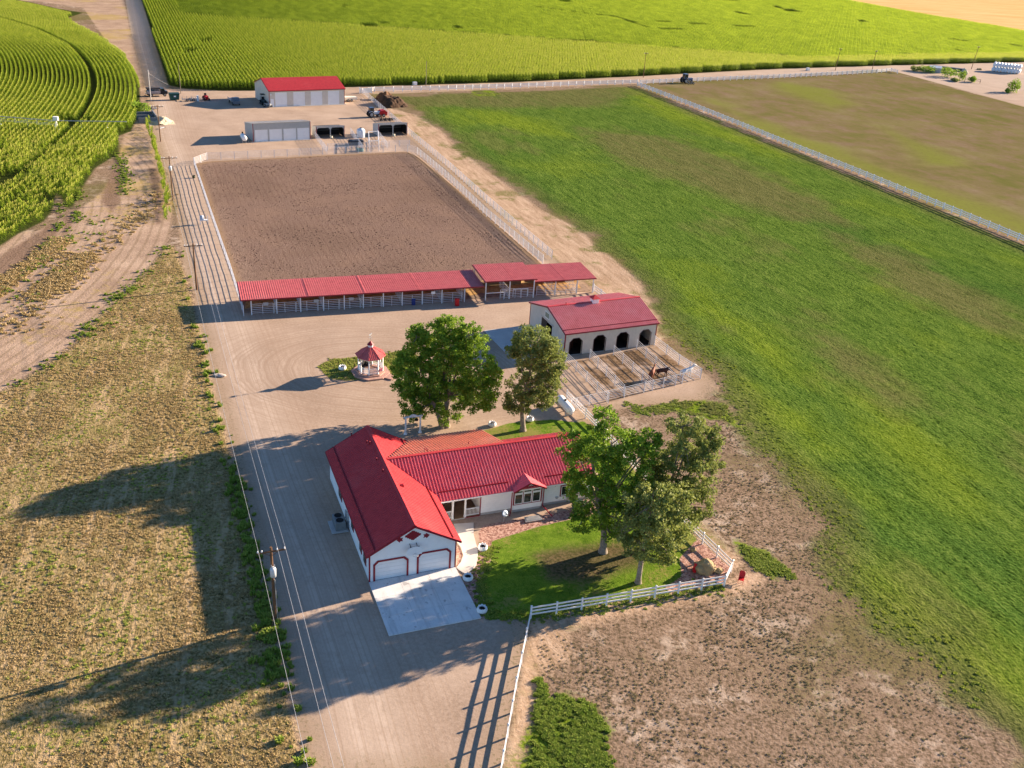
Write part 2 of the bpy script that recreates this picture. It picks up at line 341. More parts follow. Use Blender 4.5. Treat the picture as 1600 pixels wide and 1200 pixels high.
def ground_material():
    t = NT('ground_cover'); P = t.pos()
    nL = t.noise(P, 0.035, 3, 0.55); nM = t.noise(P, 0.16, 4, 0.6); nS = t.noise(P, 0.8, 4, 0.65); nF = t.noise(P, 3.2, 3, 0.65); nX = t.noise(P, 11.0, 2, 0.6)
    hA = rad(-22.6)                       # field direction, clockwise from +Y
    PA = t.pos((1.0, 0.16, 1.0), -hA*-1 if False else rad(-22.6))
    nDir = t.noise(PA, 1.0, 4, 0.65); nDirL = t.noise(PA, 0.22, 3, 0.6)
    def cen(n_, k): return t.math('MULTIPLY', t.math('SUBTRACT', n_, 0.5), k)
    edge = t.math('ADD', t.math('ADD', cen(nM, 5.0), cen(nS, 2.4)), cen(nF, 1.2))
    edgeS = t.math('ADD', cen(nS, 1.1), cen(nF, 0.7))
    edgeT = t.math('ADD', cen(nS, 0.35), cen(nF, 0.3))
    def mask(name, e, w_=0.25):
        return t.ss(t.math('ADD', t.attr(name), e), -w_, w_)
    # base: trodden brown pasture, dead stalks, pale sandy scrapes
    base = t.ramp(t.math('ADD', t.math('MULTIPLY', nF, 0.65), t.math('MULTIPLY', nS, 0.35)), [(0.36, (0.10, 0.078, 0.045)), (0.48, (0.235, 0.165, 0.112)), (0.58, (0.33, 0.235, 0.165)), (0.72, (0.43, 0.33, 0.25))])
    base = t.mix(t.math('MULTIPLY', t.ss(nM, 0.5, 0.62), t.ss(nS, 0.42, 0.6)), base, (0.47, 0.37, 0.285))
    base = t.mix(t.math('MULTIPLY', t.ss(t.math('ADD', nL, cen(nF, 0.5)), 0.5, 0.62), 0.75), base, (0.15, 0.135, 0.045))
    base = t.mix(t.ss(nX, 0.60, 0.74), base, (0.07, 0.062, 0.03))
    # sand strips
    sand = t.ramp(t.math('ADD', t.math('MULTIPLY', nDir, 0.6), t.math('MULTIPLY', nF, 0.4)), [(0.32, (0.22, 0.165, 0.09)), (0.45, (0.40, 0.275, 0.18)), (0.62, (0.56, 0.41, 0.29))])
    sand = t.mix(t.math('MULTIPLY', t.ss(nM, 0.52, 0.64), t.ss(nF, 0.4, 0.55)), sand, (0.19, 0.18, 0.06))
    c = t.mix(mask('sand', edgeS, 0.7), base, sand)
    # brown pasture on the right
    br = t.ramp(t.math('ADD', t.math('MULTIPLY', nDirL, 0.25), t.math('ADD', t.math('MULTIPLY', nL, 0.35), t.math('MULTIPLY', nM, 0.4))), [(0.38, (0.14, 0.14, 0.04)), (0.46, (0.175, 0.15, 0.06)), (0.54, (0.21, 0.155, 0.09)), (0.64, (0.25, 0.18, 0.13))])
    br = t.mix(t.math('MULTIPLY', t.ss(nL, 0.50, 0.62), 0.35), br, (0.20, 0.20, 0.06))
    br = t.mix(t.math('MULTIPLY', t.ss(t.math('ADD', t.attr('yb'), t.math('ADD', cen(nM, 12.0), cen(nL, 18.0))), -5, 6), 0.8), br, (0.19, 0.215, 0.04))
    br = t.mix(t.math('MULTIPLY', t.ss(nS, 0.45, 0.7), 0.4), br, (0.14, 0.12, 0.05))
    c = t.mix(mask('brown', edgeS), c, br)
    # green forage crop
    nDF = t.noise(t.pos((1.0, 0.28, 1.0), rad(-22.6)), 4.0, 3, 0.7)
    tex = t.math('ADD', t.math('MULTIPLY', nDir, 0.28), t.math('ADD', t.math('MULTIPLY', nDF, 0.40), t.math('MULTIPLY', nF, 0.32)))
    gr = t.ramp(tex, [(0.40, (0.018, 0.042, 0.008)), (0.465, (0.062, 0.115, 0.018)), (0.53, (0.105, 0.172, 0.028)), (0.62, (0.175, 0.24, 0.048))])
    grY = t.ramp(tex, [(0.40, (0.045, 0.08, 0.009)), (0.5, (0.15, 0.215, 0.018)), (0.63, (0.26, 0.32, 0.04))])
    grO = t.ramp(tex, [(0.40, (0.045, 0.055, 0.018)), (0.5, (0.13, 0.13, 0.045)), (0.63, (0.20, 0.18, 0.08))])
    big = t.math('ADD', t.math('MULTIPLY', nL, 0.7), t.math('MULTIPLY', nDirL, 0.3))
    soft_ = t.math('ADD', cen(nM, 12.0), t.math('ADD', cen(nDirL, 16.0), cen(nS, 3.0)))
    zone = lambda nm, k: t.math('MULTIPLY', t.ss(t.math('ADD', t.attr(nm), soft_), -4.5, 5.0), k)
    gr = t.mix(t.math('MULTIPLY', t.ss(big, 0.52, 0.62), 0.4), gr, grY); gr = t.mix(t.math('MULTIPLY', t.ss(big, 0.47, 0.36), 0.45), gr, grO)
    gr = t.mix(zone('darkg', 0.75), gr, t.ramp(tex, [(0.40, (0.014, 0.038, 0.008)), (0.5, (0.052, 0.115, 0.02)), (0.63, (0.115, 0.19, 0.036))]))
    gr = t.mix(zone('yell', 0.75), gr, grY); gr = t.mix(zone('olive', 0.85), gr, grO)
    gr = t.mix(t.math('MULTIPLY', t.ss(nDirL, 0.52, 0.64), 0.3), gr, (0.06, 0.12, 0.02))
    gEdgeBand = t.math('MULTIPLY', t.ss(t.math('ADD', t.attr('green'), cen(nM, 6)), 7.0, 0.5), 0.6)
    gr = t.mix(gEdgeBand, gr, grO)
    gEdge = t.math('ADD', edge, cen(nM, 5.0)); c = t.mix(t.ss(t.math('ADD', t.attr('green'), gEdge), -1.3, 1.6), c, gr)
    c = t.mix(mask('green2', t.math('ADD', edgeS, t.math('ADD', cen(nM, 5.0), cen(nS, 2.5))), 0.6), c, t.mix(t.ss(nM, 0.4, 0.6), gr, grY))
    # stubble: drilled rows in arcs
    dS = t.n('ShaderNodeVectorMath', operation='DISTANCE'); t.set(dS.inputs[0], P); dS.inputs[1].default_value = (STUBC[0], STUBC[1], 0)
    rw = t.math('SINE', t.math('MULTIPLY', t.math('ADD', dS.outputs['Value'], cen(nM, 0.5)), 2*math.pi/1.52))
    st = t.ramp(t.math('ADD', t.math('MULTIPLY', nF, 0.5), t.math('MULTIPLY', nM, 0.5)), [(0.35, (0.27, 0.185, 0.13)), (0.5, (0.42, 0.30, 0.215)), (0.62, (0.52, 0.385, 0.28))])
    st = t.mix(t.math('MULTIPLY', t.ss(t.math('ADD', rw, cen(nS, 2.2)), 0.35, 1.0), 0.45), st, (0.20, 0.145, 0.085))
    st = t.mix(t.math('MULTIPLY', t.ss(t.math('ADD', nL, cen(nS, 0.4)), 0.53, 0.63), 0.6), st, (0.42, 0.31, 0.10))
    st = t.mix(t.math('MULTIPLY', mask('soil', t.math('ADD', edgeS, cen(nM, 2.5)), 0.5), 0.8), st, t.ramp(nF, [(0.4, (0.12, 0.075, 0.05)), (0.6, (0.25, 0.165, 0.115))]))
    c = t.mix(mask('stub', edgeS, 0.4), c, st)
    # dry golden grass, mown strips along the road
    PB = t.pos((1.0, 0.10, 1.0), rad(-14)); nD2 = t.noise(PB, 0.9, 3, 0.6)
    dr = t.ramp(t.math('ADD', t.math('MULTIPLY', nF, 0.55), t.math('MULTIPLY', nS, 0.45)), [(0.36, (0.085, 0.072, 0.025)), (0.44, (0.20, 0.155, 0.06)), (0.53, (0.33, 0.245, 0.115)), (0.66, (0.48, 0.35, 0.19))])
    dr = t.mix(t.math('MULTIPLY', t.ss(t.math('ADD', t.math('MULTIPLY', nM, 0.6), t.math('MULTIPLY', nF, 0.4)), 0.53, 0.62), 0.5), dr, (0.21, 0.19, 0.06))
    dr = t.mix(t.math('MULTIPLY', t.ss(nD2, 0.52, 0.62), 0.6), dr, (0.52, 0.37, 0.21))
    dr = t.mix(t.math('MULTIPLY', t.ss(nX, 0.60, 0.74), 0.6), dr, (0.10, 0.085, 0.03))
    c = t.mix(mask('dry', edgeS, 0.4), c, dr)
    # gravel: compacted pinkish grit, pale wheel paths, turning circles
    gv = t.ramp(t.math('ADD', t.math('MULTIPLY', nF, 0.35), t.math('ADD', t.math('MULTIPLY', nM, 0.4), t.math('MULTIPLY', nX, 0.25))), [(0.36, (0.32, 0.235, 0.17)), (0.5, (0.435, 0.325, 0.245)), (0.64, (0.52, 0.40, 0.305))])
    rdv = t.attr('road'); rabs = t.math('ABSOLUTE', t.math('ADD', rdv, cen(nM, 0.9)))
    track = t.math('SUBTRACT', 1.0, t.math('MINIMUM', t.math('ABSOLUTE', t.math('SUBTRACT', rabs, 0.95)), 1.0))
    lane = t.ss(rabs, 4.2, 1.6)
    gv = t.mix(t.math('MULTIPLY', lane, 0.45), gv, (0.50, 0.395, 0.31))
    gv = t.mix(t.math('MULTIPLY', t.math('MULTIPLY', track, t.ss(nS, 0.3, 0.6)), 0.55), gv, (0.62, 0.50, 0.40))
    dg = t.n('ShaderNodeVectorMath', operation='DISTANCE')
    mg = t.n('ShaderNodeMapping', vector_type='POINT'); t.set(mg.inputs[0], P); mg.inputs['Scale'].default_value = (0.72, 1.0, 1.0)
    t.set(dg.inputs[0], mg.outputs[0]); dg.inputs[1].default_value = (GC[0]*0.72, GC[1], 0)
    ring = t.math('ADD', dg.outputs['Value'], cen(nM, 1.3))
    comb = t.n('ShaderNodeCombineXYZ'); t.set(comb.inputs[0], t.math('MULTIPLY', ring, 2.2)); 
    rn = t.noise(comb.outputs[0], 1.0, 4, 0.8)
    gfar = t.ss(dg.outputs['Value'], 24.0, 9.0)
    gv = t.mix(t.math('MULTIPLY', t.math('MULTIPLY', t.ss(rn, 0.42, 0.60), gfar), 0.7), gv, (0.34, 0.24, 0.17))
    crd = t.n('ShaderNodeCombineXYZ'); t.set(crd.inputs[0], t.math('MULTIPLY', rdv, 2.6)); rn2 = t.noise(crd.outputs[0], 1.0, 4, 0.75)
    gv = t.mix(t.math('MULTIPLY', t.math('MULTIPLY', t.ss(rn2, 0.46, 0.62), t.ss(t.math('ABSOLUTE', rdv), 9, 5)), 0.5), gv, (0.34, 0.24, 0.17))
    gvEdge = t.ss(t.math('ADD', t.attr('gravel'), cen(nS, 1.5)), 3.0, 0.0)
    gv = t.mix(t.math('MULTIPLY', gvEdge, 0.5), gv, (0.33, 0.235, 0.15))
    gv = t.mix(t.math('MULTIPLY', t.math('MULTIPLY', gvEdge, t.ss(nF, 0.52, 0.62)), 0.7), gv, (0.15, 0.13, 0.06))
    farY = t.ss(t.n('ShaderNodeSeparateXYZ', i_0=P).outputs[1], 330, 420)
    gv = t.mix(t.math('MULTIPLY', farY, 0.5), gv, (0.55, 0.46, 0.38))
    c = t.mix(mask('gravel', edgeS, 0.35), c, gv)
    c = t.mix(t.math('MULTIPLY', mask('pen', edgeS, 0.5), t.ss(t.math('ADD', nM, cen(nS, .5)), 0.36, 0.56)), c, t.ramp(nF, [(0.38, (0.10, 0.065, 0.035)), (0.6, (0.27, 0.18, 0.11))]))
    # arena footing, harrowed
    ar = t.ramp(t.math('ADD', t.math('MULTIPLY', nX, 0.68), t.math('MULTIPLY', nF, 0.32)), [(0.37, (0.09, 0.058, 0.045)), (0.46, (0.195, 0.13, 0.10)), (0.56, (0.245, 0.168, 0.132)), (0.72, (0.33, 0.24, 0.185))])
    ar = t.mix(t.math('MULTIPLY', t.ss(nM, 0.45, 0.62), 0.35), ar, (0.27, 0.18, 0.13))
    har = t.n('ShaderNodeVectorMath', operation='DOT_PRODUCT'); t.set(har.inputs[0], P); har.inputs[1].default_value = (math.cos(hA), -math.sin(hA), 0)
    hs = t.math('SINE', t.math('MULTIPLY', t.math('ADD', har.outputs['Value'], cen(nM, 0.35)), 2*math.pi/1.1))
    ar = t.mix(t.math('MULTIPLY', t.math('MULTIPLY', t.ss(hs, 0.2, 1.0), t.ss(t.math('ADD', nL, cen(nM, .3)), 0.42, 0.56)), 0.35), ar, (0.13, 0.082, 0.06))
    arail = t.math('MULTIPLY', t.ss(t.math('ADD', t.attr('arena'), cen(nM, 1.6)), 4.2, 2.4), t.ss(nS, 0.35, 0.6)); ar = t.mix(t.math('MULTIPLY', arail, 0.35), ar, (0.31, 0.225, 0.17))
    ar = t.mix(t.math('MULTIPLY', t.ss(nL, 0.5, 0.6), 0.4), ar, (0.17, 0.115, 0.085))
    aE = t.ss(t.math('ADD', t.attr('arena'), cen(nS, 1.0)), 1.6, 0.3)
    ar = t.mix(t.math('MULTIPLY', aE, 0.6), ar, (0.33, 0.22, 0.12))
    c = t.mix(mask('arena', edgeT, 0.15), c, ar)
    # lawn
    ln = t.ramp(t.math('ADD', t.math('MULTIPLY', nS, 0.5), t.math('MULTIPLY', nX, 0.5)), [(0.36, (0.055, 0.11, 0.012)), (0.5, (0.12, 0.205, 0.02)), (0.66, (0.20, 0.29, 0.035))])
    ln = t.mix(t.math('MULTIPLY', t.ss(t.math('ADD', nM, cen(nF, 0.5)), 0.52, 0.66), 0.75), ln, (0.26, 0.22, 0.075))
    ln = t.mix(t.math('MULTIPLY', mask('soilshade', t.math('ADD', cen(nM, 3.0), cen(nS, 2.0)), 1.2), 0.85), ln, t.ramp(nF, [(0.4, (0.07, 0.05, 0.03)), (0.6, (0.15, 0.105, 0.065))]))
    c = t.mix(mask('lawn', edgeT, 0.12), c, ln)
    gl = t.ramp(nF, [(0.38, (0.09, 0.095, 0.02)), (0.5, (0.20, 0.18, 0.05)), (0.64, (0.32, 0.245, 0.11))])
    c = t.mix(mask('gazlawn', edgeS, 0.15), c, gl)
    vr = t.n('ShaderNodeTexVoronoi'); t.set(vr.inputs['Vector'], P); vr.inputs['Scale'].default_value = 7.0
    vs_ = t.n('ShaderNodeSeparateColor', i_0=vr.outputs['Color']).outputs[0]
    rk = t.ramp(t.math('ADD', t.math('MULTIPLY', vs_, 0.6), t.math('MULTIPLY', nX, 0.4)), [(0.2, (0.20, 0.10, 0.08)), (0.5, (0.42, 0.24, 0.19)), (0.75, (0.56, 0.37, 0.30))])
    c = t.mix(mask('rock', edgeT, 0.08), c, rk)
    wh = t.ramp(t.noise(t.pos((0.06, 1.0, 1.0), rad(-8)), 0.25, 4, 0.7), [(0.35, (0.62, 0.36, 0.13)), (0.65, (0.80, 0.55, 0.27))])
    c = t.mix(mask('wheat', cen(nM, 2.0), 0.5), c, wh)
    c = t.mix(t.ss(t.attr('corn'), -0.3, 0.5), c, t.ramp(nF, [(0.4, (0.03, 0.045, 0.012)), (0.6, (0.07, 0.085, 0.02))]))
    # relief
    crop = t.math('MAXIMUM', t.ss(t.math('ADD', t.attr('green'), gEdge), -3.0, 6.0), t.math('MULTIPLY', mask('dry', edgeS, .4), 0.6))
    soft = t.math('SUBTRACT', 1.0, t.math('MULTIPLY', mask('gravel', edgeS, 0.35), 0.75))
    hgt = t.math('ADD', t.math('MULTIPLY', tex, t.math('MULTIPLY', crop, 0.55)), t.math('MULTIPLY', t.math('ADD', t.math('MULTIPLY', nF, 0.10), t.math('MULTIPLY', nX, 0.05)), soft))
    hgt = t.math('ADD', hgt, t.math('MULTIPLY', t.math('ADD', t.math('MULTIPLY', nF, 0.5), t.math('MULTIPLY', nX, 0.3)), t.math('MULTIPLY', mask('arena', edgeT, 0.15), 0.5)))
    t.bump(hgt, 0.75, 0.7)
    return t.done(c, 1.0, 0, 0.0)
GM = ground_material()
def soft_noise(P, sc, seed):
    r = np.random.default_rng(seed); a = np.zeros(len(P))
    for k in range(6):
        th = r.uniform(0, 6.28); f = sc*r.uniform(0.6, 1.8); a += np.sin((P[:, 0]*math.cos(th)+P[:, 1]*math.sin(th))*f+r.uniform(0, 6.28))
    return a/6
FC = GP[GF].mean(1)
cls = np.zeros(len(GF), int); names = ['ground', 'gravel_yard', 'arena_ground', 'lawn', 'pasture', 'dry_grass_field', 'ploughed_field', 'wheat_field']
def fm(k): return A[k][GF].mean(1)
cls[fm('green') > 0] = 4; cls[fm('stub') > 0] = 6; cls[fm('dry') > 0] = 5; cls[fm('gravel') > 0] = 1
cls[fm('arena') > 0] = 2; cls[(fm('lawn') > 0) | (fm('rock') > 0)] = 3; cls[fm('wheat') > 0] = 7
GV = np.column_stack([GP, GZ])
for k, nm in enumerate(names):
    F_ = GF[cls == k]; used = np.unique(F_); mp = np.zeros(len(GP), int); mp[used] = np.arange(len(used))
    o = np_mesh(nm, GV[used], mp[F_], GM, None, {a: v[used] for a, v in A.items()}, True)
    tag(o, kind='structure')
# ---------------------------------------------------------------- materials for built things
RED = mat('red_steel_roof', (0.54, 0.055, 0.062), 0.5, 0.12, 1.6, spec=0.12, c2=(0.44, 0.04, 0.05), fade=0.4, fadec=(0.58, 0.10, 0.10))
REDF = mat('faded_red_steel', (0.64, 0.155, 0.15), 0.55, 0.12, 1.2, spec=0.2, c2=(0.52, 0.10, 0.10), fade=0.6, fadec=(0.62, 0.19, 0.17))
REDM = mat('sunlit_red_steel', (0.74, 0.15, 0.17), 0.5, 0.12, 1.4, spec=0.2, c2=(0.64, 0.11, 0.13), fade=0.5, fadec=(0.78, 0.23, 0.24))  # paler copy of the roof red, sunlit tone put into the colour
REDK = mat('pale_red_steel', (0.78, 0.27, 0.26), 0.55, 0.10, 1.2, spec=0.2, c2=(0.70, 0.21, 0.20), fade=0.5, fadec=(0.78, 0.36, 0.34))  # palest of the reds, barn roof only
REDP = mat('sunlit_patio_steel', (0.80, 0.31, 0.20), 0.42, 0.12, 1.2, spec=0.4, fade=0.6, fadec=(0.82, 0.42, 0.30))  # same red steel, sun glint put into its orange tone
REDT = mat('dark_red_trim', (0.27, 0.012, 0.025), 0.5, 0.1, 2.0)
WHITE = mat('white_siding', (0.90, 0.90, 0.89), 0.6, 0.05, 1.2, bump=0.1)
VINYL = mat('white_vinyl', (0.88, 0.88, 0.88), 0.4, 0.05, 1.0)
PIPE = mat('white_pipe', (0.80, 0.80, 0.82), 0.45, 0.10, 1.5)
DOORW = mat('white_overhead_door', (0.86, 0.86, 0.86), 0.5, 0.04, 0.8)
TAN = mat('tan_metal_siding', (0.66, 0.60, 0.52), 0.55, 0.07, 1.0)
GREYM = mat('grey_metal_siding', (0.46, 0.46, 0.45), 0.5, 0.07, 1.0)
FOUND = mat('concrete_foundation', (0.42, 0.41, 0.40), 0.9, 0.15, 2.0)
CONC = mat('pale_concrete', (0.50, 0.48, 0.46), 0.85, 0.10, 0.7, bump=0.15)
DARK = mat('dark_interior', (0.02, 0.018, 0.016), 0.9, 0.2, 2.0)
GLASS = mat('dark_window_glass', (0.02, 0.035, 0.025), 0.08, 0.3, 1.5, spec=0.7)
WOODB = mat('porch_boards', (0.30, 0.19, 0.11), 0.8, 0.2, 3.0)
GALV = mat('galvanised_steel', (0.50, 0.52, 0.54), 0.4, 0.15, 2.0, metal=0.6)
BLK = mat('black_rubber', (0.02, 0.02, 0.022), 0.7, 0.2, 4.0)
STRAW = mat('straw_bedding', (0.52, 0.32, 0.11), 0.95, 0.35, 1.6, bump=0.6, c2=(0.22, 0.13, 0.05))
BLUE = mat('blue_plastic', (0.03, 0.05, 0.22), 0.4, 0.1)
REDB = mat('bright_red_paint', (0.55, 0.015, 0.02), 0.4, 0.12)
class Fr:
    def __init__(s, o, hd):
        s.o = Vector((o[0], o[1], 0)); s.hd = hd; a = rad(hd)
        s.u = Vector((math.sin(a), math.cos(a), 0)); s.v = Vector((-math.cos(a), math.sin(a), 0))
    def at(s, px, py, **k):
        d = RIGHT*((px-800)/FPX)+DOWN*((py-600)/FPX)+FWD; C = Vector((0, 0, CAM_H))-s.o
        c = (C.dot(s.u), C.dot(s.v), C.z); dd = (d.dot(s.u), d.dot(s.v), d.z); key, val = list(k.items())[0]
        i = 'uvz'.index(key); t = (val-c[i])/dd[i]; return [c[j]+dd[j]*t for j in range(3)]
    def w(s, u, v, z=0): return s.o+s.u*u+s.v*v+Vector((0, 0, z))
def hdg(a, b): d = b-a; return math.degrees(math.atan2(d.x, d.y))
def siding(mb, u0, u1, z0, z1, v, m=0, step=0.9):      # upright seams of a metal wall
    k = u0+step/2
    while k < u1: mb.box(k-0.02, k+0.02, v-0.015, v, z0, z1, m); k += step
def frame_ring(mb, u0, u1, z0, z1, v0, v1, wd, m=0, ch=0.0, bottom=False):
    """surround of an opening in the uz plane; ch = chamfered upper corners; open at the foot unless bottom"""
    def lp(i): 
        c = max(ch-i*0.4, 0.0)
        if c > 0: return [(u0+i, z0), (u0+i, z1-i-c), (u0+i+c, z1-i), (u1-i-c, z1-i), (u1-i, z1-i-c), (u1-i, z0)]
        return [(u0+i, z0), (u0+i, z1-i), (u1-i, z1-i), (u1-i, z0)]
    o = lp(0); i_ = lp(wd)
    for k in range(len(o)-1):
        mb.wall_u([o[k], o[k+1], i_[k+1], i_[k]], v0, v1, m)
    if bottom: mb.box(u0, u1, v0-0.002, v1+0.002, z0-wd*0.6, z0, m)
def cham(u0, u1, z0, z1, c): return [(u0, z0), (u0, z1-c), (u0+c, z1), (u1-c, z1), (u1, z1-c), (u1, z0)]
def window_u(parent, u0, u1, z0, z1, v, cols=1, trim=REDT, face=-1, transom=False):
    """window in a wall facing local -y: window > pane; frame outside, white sashes"""
    mb = MB(); frame_ring(mb, u0, u1, z0, z1, v-0.07, v-0.003, 0.09, 0, 0, True)
    n = cols; wd = (u1-u0-0.18)/n
    for k in range(n):
        a = u0+0.09+k*wd; b = a+wd
        frame_ring(mb, a+0.015, b-0.015, z0+0.02, z1-0.1, v-0.05, v-0.004, 0.07, 1, 0); mb.box(a+0.016, b-0.016, v-0.052, v-0.006, z0+0.0, z0+0.08, 1)
        if k: mb.box(a-0.025, a+0.025, v-0.065, v-0.004, z0, z1-0.09, 0)
    wn = mb.build('window', [trim, DOORW], parent)
    MB().box(u0+0.1, u1-0.1, v-0.02, v-0.008, z0+0.05, z1-0.1).build('pane', GLASS, wn)
    return wn
# ---------------------------------------------------------------- the house
HF = Fr(at(577, 910), 67.6)
house = thing('ranch_house', 'long white ranch house with red steel roofs and two garage doors on the concrete drive', 'house', HF.o, HF.hd)
GW, GL = 7.95, 17.6; RU = 3.97
zg = lambda u: 5.42-0.57*abs(u-RU)            # garage wing roof underside
m = MB()
d1 = (0.52, 3.37, 2.05); d2 = (4.48, 7.32, 2.15)
m.wall_u([(0, 0), (0, zg(0)), (RU, zg(RU)), (GW, zg(GW)), (GW, 0)], 0, 0.16, 0, [cham(d1[0], d1[1], 0.005, d1[2], 0.3), cham(d2[0], d2[1], 0.005, d2[2], 0.3)])
m.wall_v([(0.16, 0), (GL, 0), (GL, zg(0)-0.02), (0.16, zg(0)-0.02)], 0, 0.16)
m.wall_v([(0.16, 0), (GL, 0), (GL, zg(GW)-0.02), (0.16, zg(GW)-0.02)], GW-0.16, GW)
m.wall_u([(0.16, 0), (0.16, zg(0.16)), (RU, zg(RU)), (GW-.16, zg(GW-.16)), (GW-.16, 0)], GL-0.16, GL)
for k in range(1, 12): m.box(-0.012, 0, 0.1, GL-0.1, 0.25*k, 0.25*k+0.02)
for k in range(1, 10): m.box(0.02, GW-0.02, GL, GL+0.012, 0.3*k, 0.3*k+0.02)
m.build('garage_wall', WHITE, house)
for u in (-0.03, GW-0.09): MB().box(u, u+0.12, -0.03, 0.12, 0.01, zg(0)-0.05).build('corner_trim', REDT, house)
for a, b, h in (d1, d2):
    mb = MB(); nz = 5
    for k in range(nz): mb.box(a-0.05, b+0.05, 0.10, 0.145, h*k/nz+0.012, h*(k+1)/nz-0.004)
    mb.box(a-0.05, b+0.05, 0.125, 0.15, 0, h)
    gd = mb.build('garage_door', DOORW, house)
    mt = MB(); frame_ring(mt, a-0.17, b+0.17, 0.0, h+0.17, -0.06, -0.002, 0.17, 0, 0.38); mt.build('door_trim', REDT, gd)
    mt = MB(); mt.box(a-0.05, b+0.05, 0.095, 0.105, 0.01, 0.035); mt.build('door_seal', BLK, gd)
# emblem on the gable: stepped diamond with an arrow tile either side
def stepped(cu, cz, r, n=4):
    pts = []
    for q in range(4):
        for k in range(n):
            a0 = r*(1-k/n); a1 = r*(k/n)
            for (x, y) in ((a0, a1), (a0, a1+r/n*0.62)):
                x2, y2 = [(x, y), (-y, x), (-x, -y), (y, -x)][q]; pts.append((cu+x2*1.25, cz+y2*0.85))
    return pts
m = MB(); m.wall_u(stepped(3.9, 4.32, 0.58), -0.03, -0.004)
m.wall_u([(2.42, 4.08), (2.75, 4.35), (2.8, 4.22), (3.0, 4.24), (2.92, 4.05), (3.0, 3.88), (2.78, 3.92), (2.7, 3.78)], -0.03, -0.004)
m.wall_u([(5.42, 4.08), (5.1, 4.35), (5.05, 4.22), (4.85, 4.24), (4.93, 4.05), (4.85, 3.88), (5.07, 3.92), (5.15, 3.78)], -0.03, -0.004)
m.build('gable_emblem', REDT, house)
# basketball backboard
m = MB(); bd = [(0.78*math.cos(a), 0.5*math.sin(a)) for a in np.linspace(0, math.pi, 11)]+[(-0.62, -0.36), (0.62, -0.36)]
m.wall_u([(3.92+x, 3.05+z) for x, z in bd], -0.66, -0.62)
bb = m.build('basketball_backboard', DOORW, house)
m = MB()
for s_ in (-0.3, 0.3): m.bar((3.92+s_, -0.62, 3.2), (3.92+s_, 0, 3.45), 0.05, 0.05); m.bar((3.92+s_, -0.62, 2.85), (3.92+s_, 0, 2.6), 0.05, 0.05)
m.box(3.5, 4.34, -0.63, -0.56, 3.46, 3.52); m.build('bracket', BLK, bb)
m = MB(); m.tube([(3.92+0.23*math.cos(a), -0.95+0.23*math.sin(a), 2.82) for a in np.linspace(0, 2*math.pi, 17)], 0.015, 6); m.bar((3.92, -0.72, 2.82), (3.92, -0.66, 2.82), 0.12, 0.04); m.build('hoop', GALV, bb)
# garage wing roof
def zt(u): return 5.55-0.57*abs(u-RU)
m = MB(); e = 0.36; v0, v1 = -0.36, GL+0.35; uL, uR = -e, GW+e
m.ribbed([(uL, v0, zt(uL)), (RU, v0, zt(RU)), (RU, v1, zt(RU)), (uL, v1, zt(uL))], (1, 0, 0.57), 0.3, rh=0.035)
m.ribbed([(RU, v0, zt(RU)), (uR, v0, zt(uR)), (uR, v1, zt(uR)), (RU, v1, zt(RU))], (-1, 0, 0.57), 0.3, rh=0.035)
rf = m.build('garage_roof', RED, house)
m = MB(); m.bar((RU-0.12, v0, zt(RU)+0.0), (RU-0.12, v1, zt(RU)+0.0), 0.26, 0.03, up=(-0.5, 0, 1)); m.bar((RU+0.12, v0, zt(RU)+0.0), (RU+0.12, v1, zt(RU)+0.0), 0.26, 0.03, up=(0.5, 0, 1)); m.build('ridge_cap', RED, rf)
m = MB()
for u, s_ in ((uL, 1), (uR, -1)):
    m.bar((u, v0, zt(u)-0.10), (u, v1, zt(u)-0.10), 0.05, 0.18)
    m.bar((u+s_*0.75, v0+0.1, zt(u+s_*0.75)+0.08), (u+s_*0.75, v1-0.1, zt(u+s_*0.75)+0.08), 0.05, 0.10)
for (a, b) in ((uL, RU), (RU, uR)):
    for v in (v0, v1): m.bar((a, v, zt(a)-0.10), (b, v, zt(b)-0.10), 0.05, 0.2)
m.build('fascia', REDT, rf)
for (px, py) in ((582, 698), (573, 696), (602, 742), (588, 724), (549, 677)):
    u, v, z = HF.at(px, py, z=4.9)
    u = min(u, RU-0.5); m = MB(); m.tube([(u, v, zt(u)-0.05), (u, v, zt(u)+0.28)], 0.05, 8); m.lathe([(0.10, 0), (0.04, 0.05)], 8, c=(u, v, zt(u)+0.28)); m.build('vent_pipe', REDT, rf)
u, v, z = HF.at(628, 763, z=4.9); m = MB(); m.box(u-0.15, u+0.15, v-0.15, v+0.15, zt(u)-0.1, zt(u)+0.16); m.build('roof_vent', REDT, rf)
# side windows, meter boxes
for (a, b, z0, z1) in ((1.1, 2.1, 0.9, 2.3), (2.8, 3.7, 1.0, 2.3), (6.2, 7.2, 1.1, 2.2), (11.5, 13, 1.0, 2.2)):
    m = MB(); m.box(-0.06, -0.003, a, b, z0, z1); wn = m.build('side_window', REDT, house)
    MB().box(-0.07, -0.055, a+0.1, b-0.1, z0+0.1, z1-0.1).build('pane', GLASS, wn)
m = MB(); m.box(-0.18, -0.003, 8.4, 8.9, 0.9, 1.6); m.box(-0.14, -0.003, 9.2, 9.5, 0.7, 1.5); m.tube([(-0.08, 8.6, 0.9), (-0.08, 8.6, 0.02)], 0.04, 6); m.build('meter_box', GALV, house)
